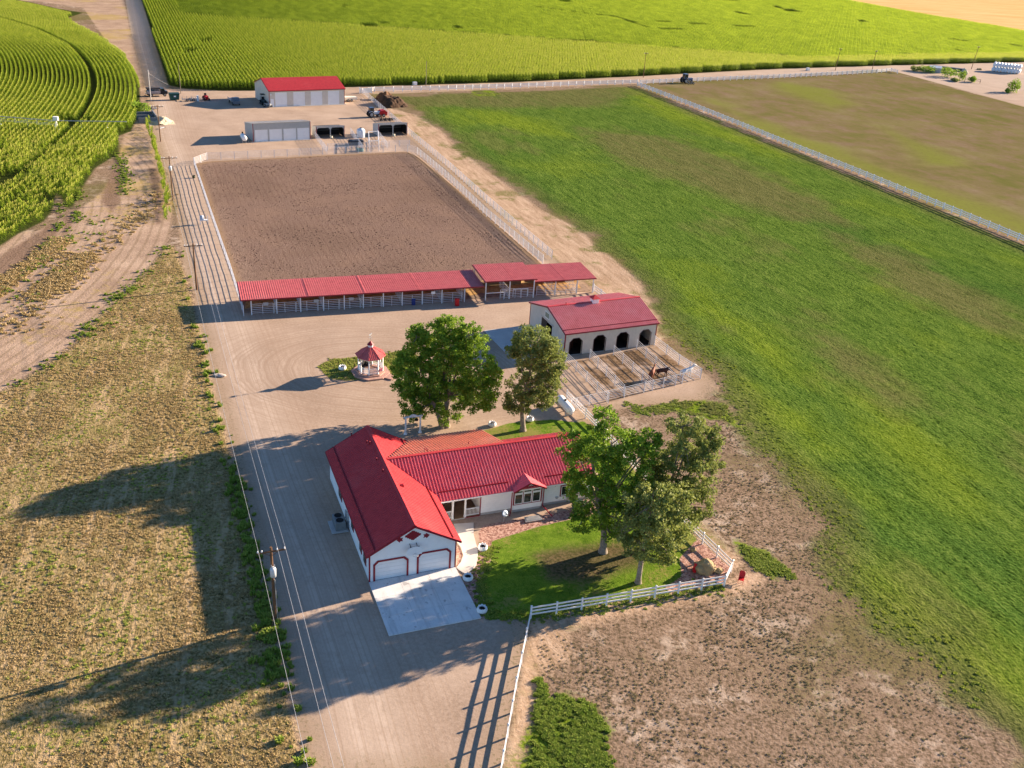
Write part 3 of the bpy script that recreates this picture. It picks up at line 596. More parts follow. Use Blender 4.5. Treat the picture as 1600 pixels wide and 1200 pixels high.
# main wing
WV, WE = 7.2, 24.7; RV = 11.5; zm = lambda v: 5.2-0.53*abs(v-RV)
wz = 2.62; m = MB(); PO = 12.75; PB = 10.0
bay0, bay1 = 16.05, 19.15
m.wall_u([(PO, 0.3), (bay0, 0.3), (bay0, wz), (PO, wz)], WV, WV+0.15)
m.wall_u([(bay1, 0.3), (WE, 0.3), (WE, wz), (bay1, wz)], WV, WV+0.15)
m.wall_u([(bay0, 0.3), (bay1, 0.3), (bay1, 2.85), (bay0, 2.85)], WV-0.35, WV-0.2)
m.wall_v([(WV-0.2, 0.3), (WV+0.15, 0.3), (WV+0.15, 2.8), (WV-0.2, 2.8)], bay0, bay0+0.12); m.wall_v([(WV-0.2, 0.3), (WV+0.15, 0.3), (WV+0.15, 2.8), (WV-0.2, 2.8)], bay1-0.12, bay1)
m.wall_u([(bay0, 2.85), (bay1, 2.85), ((bay0+bay1)/2, 3.35)], WV-0.35, WV-0.2)
m.wall_v([(WV+0.15, 0.3), (2*RV-WV, 0.3), (2*RV-WV, zm(WV)-0.2), (RV, zm(RV)-0.15), (WV+0.15, zm(WV)-0.2)], WE-0.15, WE)
m.wall_u([(16.9, 0.3), (WE-.15, 0.3), (WE-.15, wz), (16.9, wz)], 15.65, 15.8); m.wall_u([(GW, 0.05), (16.9, 0.05), (16.9, 3.9), (GW, 3.9)], 15.0, 15.15)
m.wall_v([(15.15, 0.05), (15.65, 0.05), (15.65, 3), (15.15, 3)], 16.75, 16.9)
m.wall_v([(WV+0.15, 0.3), (PB, 0.3), (PB, 2.9), (WV+0.15, 2.9)], PO, PO+0.12)
for k in range(1, 9):
    z = 0.3+0.26*k
    for a, b in ((PO+0.14, bay0-0.02), (bay1+0.02, WE-0.02)): m.box(a, b, WV-0.012, WV, z, z+0.018)
m.build('house_wall', WHITE, house)
m = MB(); m.box(PO-0.02, WE+0.0, WV+0.03, WV+0.2, 0, 0.3); m.box(bay0+.02, bay1-.02, WV-0.32, WV+0.03, 0, 0.3); m.box(WE-0.2, WE-0.02, WV+.2, 15.7, 0, 0.3); m.box(GW, PO, WV-0.1, PB+0.1, 0.0, 0.13)
m.build('foundation', FOUND, house)
m = MB(); m.wall_u([(GW, 0.13), (PO, 0.13), (PO, 2.9), (GW, 2.9)], PB, PB+0.12); m.build('porch_back_wall', REDT, house)
m = MB(); m.box(GW, PO, WV-0.12, PB, 0.132, 0.17); m.build('porch_floor', WOODB, house)
window_u(house, 8.3, 9.3, 0.9, 2.2, PB, 1, DOORW); window_u(house, 11.2, 12.4, 0.9, 2.2, PB, 2, DOORW)
m = MB(); m.box(9.8, 10.7, PB-0.06, PB-0.004, 0.18, 2.2); m.box(10.55, 10.6, PB-0.1, PB-0.06, 1.1, 1.2); m.build('front_door', DOORW, house)
for u in (9.92, 11.2):
    m = MB(); m.box(u-0.08, u+0.08, WV-0.1, WV+0.06, 0.17, wz); m.box(u-0.11, u+0.11, WV-0.13, WV+0.09, 0.17, 0.32); m.build('porch_post', DOORW, house)
for a, b in ((8.3, 9.82), (11.3, PO-0.06)):
    m = MB(); m.box(a, b, WV-0.06, WV+0.02, 1.02, 1.10); m.box(a, b, WV-0.05, WV+0.01, 0.28, 0.34)
    k = a+0.08
    while k < b: m.box(k-0.02, k+0.02, WV-0.04, WV, 0.34, 1.02); k += 0.14
    m.build('porch_railing', DOORW, house)
m = MB(); m.box(PO-0.03, PO+0.07, WV-0.03, WV, 0.05, wz); m.box(11.2, PO-0.03, WV-0.12, WV-0.08, 0.05, 0.17); m.build('porch_trim', REDT, house)
# bay windows: three tall sashes with lights above
wb = MB(); zb = 0.95; W0, W1 = bay0+0.12, bay1-0.12; vv = WV-0.35
frame_ring(wb, W0-0.1, W1+0.1, zb, 2.86, vv-0.07, vv-0.003, 0.11, 0, 0, True)
cw = (W1-W0)/3
for k in range(3):
    a, b = W0+k*cw+0.03, W0+(k+1)*cw-0.03
    frame_ring(wb, a, b, zb, 2.12, vv-0.05, vv-0.004, 0.08, 1); wb.box(a+.001, b-.001, vv-0.052, vv-0.004, zb-0.0, zb+0.08, 1)
    zl = 2.60 if k != 1 else 2.74
    frame_ring(wb, a, b, 2.2, zl, vv-0.05, vv-0.004, 0.06, 1, 0.1); wb.box(a+.001, b-.001, vv-0.052, vv-0.004, 2.2, 2.26, 1)
    if k: wb.box(a-0.06, a, vv-0.065, vv-0.004, zb, 2.75, 0)
bw = wb.build('bay_window', [REDT, DOORW], house)
for k in range(3):
    a, b = W0+k*cw+0.1, W0+(k+1)*cw-0.1
    MB().box(a, b, vv-0.02, vv-0.006, zb+0.07, 2.05).box(a, b, vv-0.021, vv-0.007, 2.25, 2.58).build('pane', GLASS, bw)
window_u(house, 21.3, 24.2, 0.9, 2.15, WV, 3)
m = MB()
for cu in (19.85, 20.8): m.wall_u([(cu-0.4, 2.32), (cu-0.05, 2.5), (cu-0.1, 2.42), (cu+0.15, 2.46), (cu+0.1, 2.38), (cu+0.4, 2.4), (cu+0.4, 2.22), (cu+0.1, 2.24), (cu+0.15, 2.14), (cu-0.1, 2.2), (cu-0.05, 2.1)], WV-0.03, WV-0.004)
m.build('wall_emblem', REDT, house)
# main roof planes
m = MB(); ev = 6.65; ee = 25.05
Z = lambda v: 5.3-0.53*abs(v-RV)
vj = RV-(5.3-zt(uR))/0.53; uj = RU+(zt(RU)-5.3)/0.57
m.ribbed([(uj, RV, 5.3), (uR, vj, Z(vj)), (uR, ev, Z(ev)), (ee, ev, Z(ev)), (ee, RV, 5.3)], (0, 1, 0.53), 0.31, rw=0.13, rh=0.085)
m.ribbed([(16.7, RV, 5.3), (ee, RV, 5.3), (ee, 16.2, 5.3-0.53*4.7), (16.7, 16.2, 5.3-0.53*4.7)], (0, -1, 0.53), 0.29, rw=0.09, rh=0.05)
mr = m.build('main_roof', REDM, house)
m = MB(); m.bar((uj, RV, 5.33), (ee, RV, 5.33), 0.34, 0.05); m.build('ridge_cap', RED, mr)
m = MB(); m.bar((uR-0.3, ev, Z(ev)-0.1), (ee, ev, Z(ev)-0.1), 0.04, 0.14, 0); m.build('gutter', DOORW, mr)
for a, b in ((uR+0.2, 15.7), (19.5, ee-0.2)): MB().bar((a, ev+0.85, Z(ev+0.85)+0.1), (b, ev+0.85, Z(ev+0.85)+0.1), 0.06, 0.11).build('snow_guard', REDT, mr)
m = MB(); m.bar((ee, ev, Z(ev)-0.1), (ee, RV, 5.2), 0.05, 0.2); m.bar((ee, RV, 5.2), (ee, 16.2, 5.3-.53*4.7-.1), 0.05, 0.2); m.build('fascia', REDT, mr)
PK = 0.335
m = MB(); m.ribbed([(uj, RV+0.1, 5.27), (uR, 18.0, 5.3-PK*6.5), (8.2, 19.0, 5.3-PK*7.5), (16.75, 19.0, 5.3-PK*7.5), (16.75, RV+0.1, 5.27)], (0, -1, PK), 0.31, rw=0.12, rh=0.10)
pr = m.build('patio_roof', REDP, house)
m = MB(); m.bar((8.2, 19.02, 5.3-PK*7.5-0.08), (16.75, 19.02, 5.3-PK*7.5-0.08), 0.05, 0.16); m.bar((16.77, RV, 5.2), (16.77, 19.0, 5.3-PK*7.5-0.08), 0.04, 0.14); m.build('fascia', REDT, pr)
for u in (8.6, 11.2, 13.9, 16.5): m = MB(); m.box(u-0.07, u+0.07, 18.6, 18.74, 0, 2.8); m.build('patio_post', DOORW, house)
for (px, py) in ((664, 709), (667, 710), (732, 699)):
    u, v, z = HF.at(px, py, z=4.6); zz = 5.3-PK*(v-RV); m = MB(); m.tube([(u, v, zz-0.05), (u, v, zz+0.3)], 0.05, 8); m.lathe([(0.09, 0), (0.04, 0.05)], 8, c=(u, v, zz+0.3)); m.build('vent_pipe', REDT, pr)
# dormer over the bay
m = MB(); ua, ub, uc = 15.85, 17.6, 19.35
for (a, zA) in ((ua, 2.78), (uc, 2.78)):
    m.ribbed([(a, 6.25, zA), (ub, 6.25, 3.62), (ub, 8.35, 3.62), (a, 6.8, zA)], (ub-a, 0, 0.84), 0.32, rh=0.03)
dr = m.build('dormer_roof', REDM, house)
m = MB(); m.bar((ua, 6.25, 2.70), (ub, 6.25, 3.54), 0.05, 0.16); m.bar((ub, 6.25, 3.54), (uc, 6.25, 2.70), 0.05, 0.16); m.build('fascia', REDT, dr)
for u, k in ((15.9, -1), (19.3, 1)):
    m = MB(); m.bar((u, 6.72, 2.6), (u, WV-0.42, 2.3), 0.08, 0.08); m.bar((u, WV-0.42, 2.3), (u, WV-0.42, 0.35), 0.08, 0.08); m.bar((u, WV-0.42, 0.35), (u+k*0.35, WV-1.0-(k > 0)*1.2, 0.12), 0.08, 0.08)
    m.build('downspout', REDT, house)
MB().box(22.15, 22.5, WV-0.2, WV-0.02, 0.35, 0.8).build('meter_box', GALV, house); MB().lathe([(0.16, 0), (0.16, 0.12)], 10, c=(20.95, WV-0.12, 0.75)).build('hose_reel', GALV, house)
# things around the house
p = at(833, 812); m = MB(); m.slab([(-0.95, -0.35), (0.9, -0.35), (0.75, 0.45), (-0.75, 0.5)], 0.03, 0.12); m.slab([(-0.8, -0.22), (0.75, -0.22), (0.62, 0.35), (-0.62, 0.4)], 0.12, 0.15)
wc = m.build('window_well_cover', GALV); wc.location = p; wc.rotation_euler.z = rad(90-67.6); tag(wc, 'flat grey metal cover lying on the rock bed below the three bay windows', 'cover')
dish = thing('satellite_dish', 'small pale satellite dish on a stake in the rock bed against the house wall', 'satellite dish', at(787, 815), 67.6)
m = MB(); m.tube([(0, 0, 0), (0, 0, 0.95)], 0.03, 8); m.build('mast', GALV, dish)
m = MB(); m.lathe([(0.02, 0), (0.18, 0.02), (0.33, 0.08), (0.34, 0.09), (0.18, 0.045), (0.02, 0.03)], 16); dd = m.build('reflector', mat('pale_blue_paint', (0.5, 0.6, 0.72), 0.4), dish); dd.location = (0, -0.05, 1.0); dd.rotation_euler = (rad(60), 0, rad(15))
m = MB(); m.bar((0, -0.1, 0.85), (0.1, -0.45, 1.15), 0.03, 0.03); m.box(0.05, 0.15, -0.5, -0.4, 1.1, 1.2); m.build('feed_arm', BLK, dish)
acp = thing('air_conditioner', 'twin fan air conditioner on a square concrete pad beside the garage wing', 'air conditioner', at(528, 824), 67.6)
m = MB(); m.box(-0.75, 0.85, -1.0, 1.15, 0.0, 0.10, bev=0.02); m.build('pad', CONC, acp)
m = MB(); m.box(-0.35, 0.6, -0.75, 0.95, 0.10, 1.0, bev=0.03)
for k in range(9): m.box(-0.36, 0.61, -0.76, 0.96, 0.2+k*0.085, 0.225+k*0.085)
m.build('cabinet', mat('grey_cabinet', (0.22, 0.24, 0.25), 0.5), acp)
for y in (-0.33, 0.52):
    m = MB(); m.lathe([(0.34, 0), (0.36, 0.05), (0.33, 0.05), (0.30, 0.015), (0.05, 0.015), (0.05, 0.05)], 18, c=(0.12, y, 1.0))
    for k in range(6): m.bar((0.12, y, 1.04), (0.12+0.33*math.cos(k*1.047), y+0.33*math.sin(k*1.047), 1.04), 0.02, 0.015)
    m.build('fan_grille', BLK, acp)
m = MB(); m.tube([(0.55, 0.3, 0.6), (0.9, 0.5, 0.75), (1.2, 0.7, 0.6)], 0.05, 8); m.build('refrigerant_line', GALV, acp)
# drive, path, apron
def sheet(name, pts, z0, z1, material, label=None, joints=None, kind='structure'):
    mb = MB(); mb.slab(pts, z0, z1); o = mb.build(name, material); tag(o, kind=kind); return o
DRV = NT('drive_concrete'); _P = DRV.pos((1, 1, 1), rad(-22.4)); _n = DRV.noise(_P, 0.5, 5, 0.65); _n2 = DRV.noise(_P, 6, 3, 0.6)
_c = DRV.ramp(_n, [(0.35, (0.64, 0.635, 0.62)), (0.6, (0.76, 0.75, 0.73))]); _c = DRV.mix(DRV.math('MULTIPLY', DRV.ss(_n2, 0.55, 0.75), 0.4), _c, (0.44, 0.42, 0.40)); _s = DRV.noise(DRV.pos((1.3, 0.12, 1), rad(-22.4)), 1.0, 4, 0.7); _c = DRV.mix(DRV.math('MULTIPLY', DRV.ss(_s, 0.5, 0.66), 0.45), _c, (0.40, 0.385, 0.37)); _s2 = DRV.noise(DRV.pos(), 1.4, 2, 0.5); _c = DRV.mix(DRV.math('MULTIPLY', DRV.ss(_s2, 0.64, 0.70), 0.5), _c, (0.22, 0.20, 0.19)); DRV.done(_c, 0.85)
def pieces(name, quads, z0, z1, material):
    """concrete poured in bays with 12 mm joints"""
    mb = MB()
    for q in quads: mb.slab(q, z0, z1)
    o = mb.build(name, material); tag(o, kind='structure'); return o
q = []; us = [-0.05, 2.62, 5.28, 7.97]; vs_ = [-7.25, -4.85, -2.4, -0.02]
for i in range(3):
    for j in range(3):
        a, b, c_, d_ = us[i]+0.008, us[i+1]-0.008, vs_[j]+0.008, vs_[j+1]-0.008
        q.append([tuple(HF.w(a, c_)[:2]), tuple(HF.w(b, c_)[:2]), tuple(HF.w(b, d_)[:2]), tuple(HF.w(a, d_)[:2])])
pieces('driveway', q, -0.1, 0.06, DRV.mat)
mb = MB(); mb.slab([att(*p_) for p_ in ((716, 890), (727, 897), (737, 891), (744, 883), (747, 870), (746, 858), (740, 836), (740, 817), (709, 819), (713, 830), (713, 846), (720, 855), (724, 868), (720, 879), (713, 887))], -0.1, 0.05)
tag(mb.build('front_path', mat('cream_concrete', (0.66, 0.61, 0.55), 0.85, 0.08, 0.8, bump=0.1)), kind='structure')
# ---------------------------------------------------------------- horse barn
BF = Fr(at(880.5, 556.6), 64.6)
barn = thing('horse_barn', 'cream metal horse barn with red roof, cupola and four dark stall openings', 'barn', BF.o, BF.hd)
BW, BD = 14.25, 11.2; bz = 3.35; br_ = 4.9
zb_ = lambda v: br_-(br_-bz)*abs(v-BD/2)/(BD/2)
ops = [(0.78, 2.62), (4.45, 6.25), (8.05, 9.85), (11.65, 13.4)]
m = MB(); m.wall_u([(0, 0), (0, bz-0.02), (BW, bz-0.02), (BW, 0)], 0, 0.15, 0, [cham(a, b, 0.01, 2.42, 0.5) for a, b in ops])
k = 0.3
while k < BW:
    if not any(a-0.05 < k < b+0.05 for a, b in ops): m.box(k-0.02, k+0.02, -0.02, 0, 0, bz-0.05)
    else: m.box(k-0.02, k+0.02, -0.02, 0, 2.5, bz-0.05)
    k += 0.46
m.wall_u([(0, 0), (0, bz-0.02), (BW, bz-0.02), (BW, 0)], BD-0.15, BD)
gp = [(0.15, 0), (0.15, zb_(0.15)-0.1), (BD/2, br_-0.1), (BD-0.15, zb_(0.15)-0.1), (BD-0.15, 0)]
m.wall_v(gp, 0, 0.15, 0, [[(4.0, 0.01), (4.0, 2.7), (7.2, 2.7), (7.2, 0.01)]]); m.wall_v(gp, BW-0.15, BW)
k = 0.4
while k < BD: m.box(-0.02, 0, k-0.02, k+0.02, (2.8 if 3.9 < k < 7.3 else 0), zb_(k)-0.15); k += 0.46
m.build('barn_wall', TAN, barn)
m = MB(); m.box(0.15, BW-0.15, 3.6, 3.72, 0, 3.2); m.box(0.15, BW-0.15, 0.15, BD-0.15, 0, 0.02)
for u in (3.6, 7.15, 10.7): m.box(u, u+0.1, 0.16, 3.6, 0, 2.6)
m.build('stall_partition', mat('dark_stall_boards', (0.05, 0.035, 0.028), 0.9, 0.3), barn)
for a, b in ops:
    m = MB(); frame_ring(m, a-0.07, b+0.07, 0.0, 2.49, -0.05, -0.002, 0.075, 0, 0.53); m.build('stall_opening_trim', mat('black_trim', (0.06, 0.02, 0.025), 0.5), barn)
m = MB(); m.box(-0.05, -0.003, 5.6, 7.3, 0.05, 2.8); m.box(-0.09, -0.05, 5.6, 7.3, 1.25, 1.32); m.build('sliding_door', mat('black_barn_door', (0.025, 0.022, 0.022), 0.6), barn)
m = MB(); m.box(-0.07, -0.004, 3.5, 7.6, 2.82, 2.95); m.build('door_track', GALV, barn)
m = MB(); m.box(-0.05, -0.003, 5.0, 6.4, 3.2, 4.1); lf = m.build('loft_window', DOORW, barn); MB().box(-0.06, -0.051, 5.1, 6.3, 3.3, 4.0).build('pane', mat('grey_green_pane', (0.16, 0.24, 0.19), 0.3), lf)
m = MB(); o_ = 0.18; e1 = -0.25; e2 = BD+0.25; zr = lambda v: br_+0.08-(br_-bz)/(BD/2)*abs(v-BD/2); sl = (br_-bz)/(BD/2)
m.ribbed([(-o_, e1, zr(e1)), (BW+o_, e1, zr(e1)), (BW+o_, BD/2, zr(BD/2)), (-o_, BD/2, zr(BD/2))], (0, 1, sl), 0.30, rw=0.11, rh=0.055)
m.ribbed([(-o_, BD/2, zr(BD/2)), (BW+o_, BD/2, zr(BD/2)), (BW+o_, e2, zr(e2)), (-o_, e2, zr(e2))], (0, -1, sl), 0.30, rw=0.11, rh=0.055)
rf = m.build('roof', REDK, barn)
m = MB(); m.bar((-o_, BD/2, zr(BD/2)+0.03), (BW+o_, BD/2, zr(BD/2)+0.03), 0.36, 0.05); m.build('ridge_cap', RED, rf)
m = MB(); m.bar((-o_, e1+0.7, zr(e1+0.7)+0.07), (BW+o_, e1+0.7, zr(e1+0.7)+0.07), 0.05, 0.10); m.build('snow_guard', REDT, rf)
m = MB(); m.bar((-o_, e1, zr(e1)-0.09), (BW+o_, e1, zr(e1)-0.09), 0.06, 0.16); m.bar((-o_, e2, zr(e2)-0.09), (BW+o_, e2, zr(e2)-0.09), 0.06, 0.16)
for u in (-o_, BW+o_): m.bar((u, e1, zr(e1)-0.09), (u, BD/2, zr(BD/2)-0.09), 0.05, 0.17); m.bar((u, BD/2, zr(BD/2)-0.09), (u, e2, zr(e2)-0.09), 0.05, 0.17)
m.build('fascia', REDT, rf)
for u in (-0.03, BW-0.1):
    for v in (-0.03, BD-0.1): MB().box(u, u+0.13, v, v+0.13, 0, bz-0.1).build('corner_trim', REDT, barn)
m = MB(); cu = 7.1; cz = br_-0.1; m.box(cu-0.45, cu+0.45, BD/2-0.45, BD/2+0.45, cz, cz+0.75)
for k in range(4): m.box(cu-0.47, cu+0.47, BD/2-0.47, BD/2+0.47, cz+0.3+k*0.1, cz+0.33+k*0.1)
cp = m.build('cupola', DOORW, rf)
m = MB(); h = 0.62; m.add([(cu-h, BD/2-h, cz+0.75), (cu+h, BD/2-h, cz+0.75), (cu+h, BD/2+h, cz+0.75), (cu-h, BD/2+h, cz+0.75), (cu, BD/2, cz+1.25)], [(0, 1, 4), (1, 2, 4), (2, 3, 4), (3, 0, 4), (3, 2, 1, 0)]); o = m.build('cupola_roof', RED, rf)
u, v, z = BF.at(884, 480, z=4.6); m = MB(); m.tube([(u, v, zr(v)-.05), (u, v, zr(v)+0.3)], 0.06, 8); m.lathe([(0.12, 0), (0.04, 0.07)], 8, c=(u, v, zr(v)+0.3)); m.build('vent_pipe', REDT, rf)
q = []
for i in range(2):
    for j in range(3):
        a, b, c_, d_ = -7.2+i*3.6, -3.62+i*3.6, 0.6+j*3.4, 3.98+j*3.4
        q.append([tuple(BF.w(a, c_)[:2]), tuple(BF.w(b, c_)[:2]), tuple(BF.w(b, d_)[:2]), tuple(BF.w(a, d_)[:2])])
pieces('barn_apron', q, -0.1, 0.05, CONC)
# ---------------------------------------------------------------- roofed stalls along the arena
SF = Fr(at(393.4, 492), 70.0)
def open_shed(name, label, u0, u1, v0, v1, zf, zb__, posts, panels, dividers, joints=()):
    """name, extent, front / back height; posts list of u, panels list of (u0,u1)"""
    t = thing(name, label, 'open shed', SF.w(u0, 0), SF.hd, 'open fronted sheds along the arena')
    X = lambda u: u-u0
    s_ = (zf-zb__)/(v1-v0); zz = lambda v: zf-(v-v0)*s_
    mb = MB(); mb.ribbed([(X(u0)-0.3, v0, zf), (X(u1)+0.3, v0, zf), (X(u1)+0.3, v1, zb__), (X(u0)-0.3, v1, zb__)], (0, 1, -s_), 0.31, rw=0.08, rh=0.04)
    for j in joints: mb.bar((X(j), v0, zf+0.05), (X(j), v1, zb__+0.05), 0.12, 0.03)
    r_ = mb.build('roof', REDF, t)
    mb = MB(); mb.bar((X(u0)-0.3, v0, zf-0.10), (X(u1)+0.3, v0, zf-0.10), 0.05, 0.14); mb.bar((X(u0)-0.3, v0, zf-0.1), (X(u0)-0.3, v1, zb__-0.1), 0.05, 0.14); mb.bar((X(u1)+0.3, v0, zf-0.1), (X(u1)+0.3, v1, zb__-0.1), 0.05, 0.14); mb.build('fascia', REDT, r_)
    for v in (v0+0.5, v1-0.5): MB().bar((X(u0), v, zz(v)-0.2), (X(u1), v, zz(v)-0.2), 0.1, 0.2).build('beam', PIPE, t)
    for u in posts:
        for v in (v0+0.4, v1-0.4):
            mb = MB(); mb.box(X(u)-0.07, X(u)+0.07, v-0.07, v+0.07, -0.05, zz(v)-0.25); mb.build('post', PIPE, t)
    for a, b in panels: pipe_panel(t, (X(a), v0+0.45), (X(b), v0+0.45))
    for u in dividers: pipe_panel(t, (X(u), v0+0.55), (X(u), v1-0.45), 'stall_divider')
    mb = MB(); mb.box(X(u0)+0.2, X(u1)-0.2, v1-1.3, v1-0.7, 0.25, 0.7, 0); mb.build('feed_bunk', WOODB, t)
    return t
def pipe_panel(parent, a, b, name='pipe_panel', h=1.55, n=6, r=0.022):
    A_ = Vector((*a, 0)); B_ = Vector((*b, 0)); L = (B_-A_).length; d = (B_-A_)/L
    mb = MB()
    for k in range(n): z = 0.22+(h-0.22)*k/(n-1); mb.bar(A_+d*0.06+Vector((0, 0, z)), B_-d*0.06+Vector((0, 0, z)), 2*r, 2*r)
    k = max(2, round(L/1.6)); 
    for i in range(k+1): p = A_+d*(0.06+(L-0.12)*i/k); mb.bar(p, p+Vector((0, 0, h)), 0.05, 0.05)
    return mb.build(name, PIPE, parent)
pu = [0.0+3.07*k for k in range(12)]
sh1 = open_shed('stall_shed', 'longest low red roofed stall shed, open fronted with white pipe panels', -1.15, 33.6, -0.35, 6.4, 2.45, 2.6, [0, 3.48, 6.8, 10.03, 13.0, 15.76, 18.7, 21.5, 24.5, 27.5, 31.0], [(pu[k], pu[k+1]) for k in range(10)], [3.48, 6.8, 10.03, 15.76, 21.5, 27.5, 31.0], (8, 16, 24))
for u in (2.0, 9.0, 14.0):
    m = MB(); m.box(u-0.35+1.15, u+0.35+1.15, 0.0, 0.03, 1.25, 1.75); m.build('stall_sign', mat('grey_sign', (0.42, 0.42, 0.43), 0.6), sh1)
m = MB(); m.box(27.0, 27.6, 0.0, 0.03, 1.5, 1.95); m.build('stall_sign', DOORW, sh1)
sh2 = open_shed('raised_shed', 'taller red roofed shed section stepped up above its two neighbours', 34.3, 42.0, -0.3, 6.7, 3.15, 3.3, [34.3, 38.1, 42.0], [(36.6, 38.1), (38.1, 40.0), (40, 42.0)], [38.1], (38.6,))
m = MB(); m.bar((0.0, 0.0, 1.15), (2.9, 0.0, 1.15), 0.07, 0.1); m.bar((0.0, 0.0, 0), (0, 0, 1.15), 0.07, 0.07); m.bar((2.9, 0, 0), (2.9, 0, 1.15), 0.07, 0.07); m.build('hitching_rail', DOORW, sh2)
m = MB(); m.bar((4.6, 0.7, 1.25), (7.0, 0.7, 1.25), 0.07, 0.1); m.bar((4.6, 0.7, 0), (4.6, 0.7, 1.25), 0.07, 0.07); m.bar((7.0, 0.7, 0), (7.0, 0.7, 1.25), 0.07, 0.07); m.build('hitching_rail', DOORW, sh2)
sh3 = open_shed('end_shed', 'red roofed shed at the right end, over sunlit pens', 42.4, 52.0, 0.1, 7.0, 2.55, 2.7, [45.7, 49.3, 52.0], [(42.6, 45.7), (45.7, 49.3)], [45.7, 49.3], (47,))
# bedding strip under the roofs
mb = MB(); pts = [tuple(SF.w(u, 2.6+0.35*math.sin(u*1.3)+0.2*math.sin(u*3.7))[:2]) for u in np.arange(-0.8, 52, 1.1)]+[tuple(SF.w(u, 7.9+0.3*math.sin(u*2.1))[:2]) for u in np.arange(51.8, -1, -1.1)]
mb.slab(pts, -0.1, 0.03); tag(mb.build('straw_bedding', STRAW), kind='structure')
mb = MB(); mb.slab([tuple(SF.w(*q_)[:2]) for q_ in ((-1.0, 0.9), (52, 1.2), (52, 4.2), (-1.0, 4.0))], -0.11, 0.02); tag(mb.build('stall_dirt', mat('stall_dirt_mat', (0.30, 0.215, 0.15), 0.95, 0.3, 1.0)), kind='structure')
# ---------------------------------------------------------------- far machine shed and shop
def row_doors(t, doors, z, v=0.0, wd=2.4, rec=0.08, trim=None):
    for a, b in doors:
        mb = MB()
        for k in range(4): mb.box(a, b, v+rec, v+rec+0.04, z*k/4+0.012, z*(k+1)/4-0.006)
        mb.box(a, b, v+rec+0.02, v+rec+0.05, 0, z)
        mb.build('overhead_door', DOORW, t)
def gable_building(name, label, o, hd, W, D, zw, zr_, doors, dz, wallm, group=None, extra=None):
    t = thing(name, label, 'barn', o, hd, group)
    zf = lambda v: zr_-(zr_-zw)*abs(v-D/2)/(D/2)
    mb = MB(); mb.wall_u([(0, 0), (0, zw), (W, zw), (W, 0)], 0, 0.15, 0, [[(a, 0.01), (a, dz), (b, dz), (b, 0.01)] for a, b in doors]); siding(mb, 0, W, dz+0.02, zw-0.1, 0, 0, 0.6)
    mb.wall_u([(0, 0), (0, zw), (W, zw), (W, 0)], D-0.15, D)
    g_ = [(0.15, 0), (0.15, zf(0.15)-0.05), (D/2, zr_-0.05), (D-0.15, zf(0.15)-0.05), (D-0.15, 0)]
    mb.wall_v(g_, 0, 0.15); mb.wall_v(g_, W-0.15, W); k = 0.4
    while k < D: mb.box(-0.02, 0, k-0.02, k+0.02, 0, zf(k)-0.15); k += 0.6
    mb.build('wall', wallm, t); row_doors(t, doors, dz)
    mb = MB(); s_ = (zr_-zw)/(D/2); zz = lambda v: zr_+0.06-s_*abs(v-D/2)
    mb.ribbed([(-.2, -.3, zz(-.3)), (W+.2, -.3, zz(-.3)), (W+.2, D/2, zz(D/2)), (-.2, D/2, zz(D/2))], (0, 1, s_), 0.5, rw=0.1)
    mb.ribbed([(-.2, D/2, zz(D/2)), (W+.2, D/2, zz(D/2)), (W+.2, D+.3, zz(-.3)), (-.2, D+.3, zz(-.3))], (0, -1, s_), 0.5, rw=0.1)
    r_ = mb.build('roof', RED, t)
    mb = MB(); mb.bar((-.2, -.3, zz(-.3)-0.12), (W+.2, -.3, zz(-.3)-0.12), 0.06, 0.2)
    for u in (-.2, W+.2): mb.bar((u, -.3, zz(-.3)-0.1), (u, D/2, zz(D/2)-0.1), 0.05, 0.2); mb.bar((u, D/2, zz(D/2)-0.1), (u, D+.3, zz(-.3)-0.1), 0.05, 0.2)
    mb.build('fascia', REDT, r_)
    for u in (-0.03, W-0.1): MB().box(u, u+0.13, -0.03, 0.1, 0, zw-0.1).build('corner_trim', REDT, t)
    return t
FF = Fr(at(421.3, 167.4), 58.6)
fb = gable_building('machine_shed', 'large tan machine shed with red gable roof and four tall white doors', FF.o, FF.hd, 21.2, 13.0, 4.3, 6.4, [(1.6, 4.9), (6.6, 9.9), (11.5, 14.8), (16.4, 19.7)], 3.75, TAN)
m = MB(); m.box(0.35, 1.2, -0.05, -0.003, 0.02, 2.1); m.box(1.05, 1.1, -0.09, -0.05, 1.0, 1.1); m.build('entry_door', DOORW, fb)
m = MB(); m.box(0.3, 0.6, -0.2, -0.003, 3.1, 3.4); m.build('wall_lamp', DOORW, fb)
m = MB(); m.slab([(-0.2, -0.5), (21.5, -0.5), (21.5, -0.03), (-0.2, -0.03)], 0.0, 0.06); m.build('door_apron', CONC, fb)
PF = Fr(at(396.3, 222), 60.2)
shop = thing('garage_building', 'low grey garage building with four white doors and a plain grey band above them', 'garage', PF.o, PF.hd)
W_, D_ = 13.55, 7.6; m = MB(); dd_ = [(0.4, 3.4), (3.75, 6.75), (7.1, 10.1), (10.4, 13.3)]
m.wall_u([(0, 0), (0, 4.2), (W_, 4.2), (W_, 0)], 0, 0.15, 0, [[(a, 0.01), (a, 2.75), (b, 2.75), (b, 0.01)] for a, b in dd_]); siding(m, 0, W_, 2.8, 4.15, 0, 0, 0.5)
m.wall_v([(0.15, 0), (0.15, 4.2), (D_, 2.9), (D_, 0)], 0, 0.15); m.wall_v([(0.15, 0), (0.15, 4.2), (D_, 2.9), (D_, 0)], W_-0.15, W_); m.wall_u([(0.15, 0), (0.15, 2.85), (W_-.15, 2.85), (W_-.15, 0)], D_-0.15, D_)
m.build('wall', GREYM, shop); row_doors(shop, dd_, 2.75)
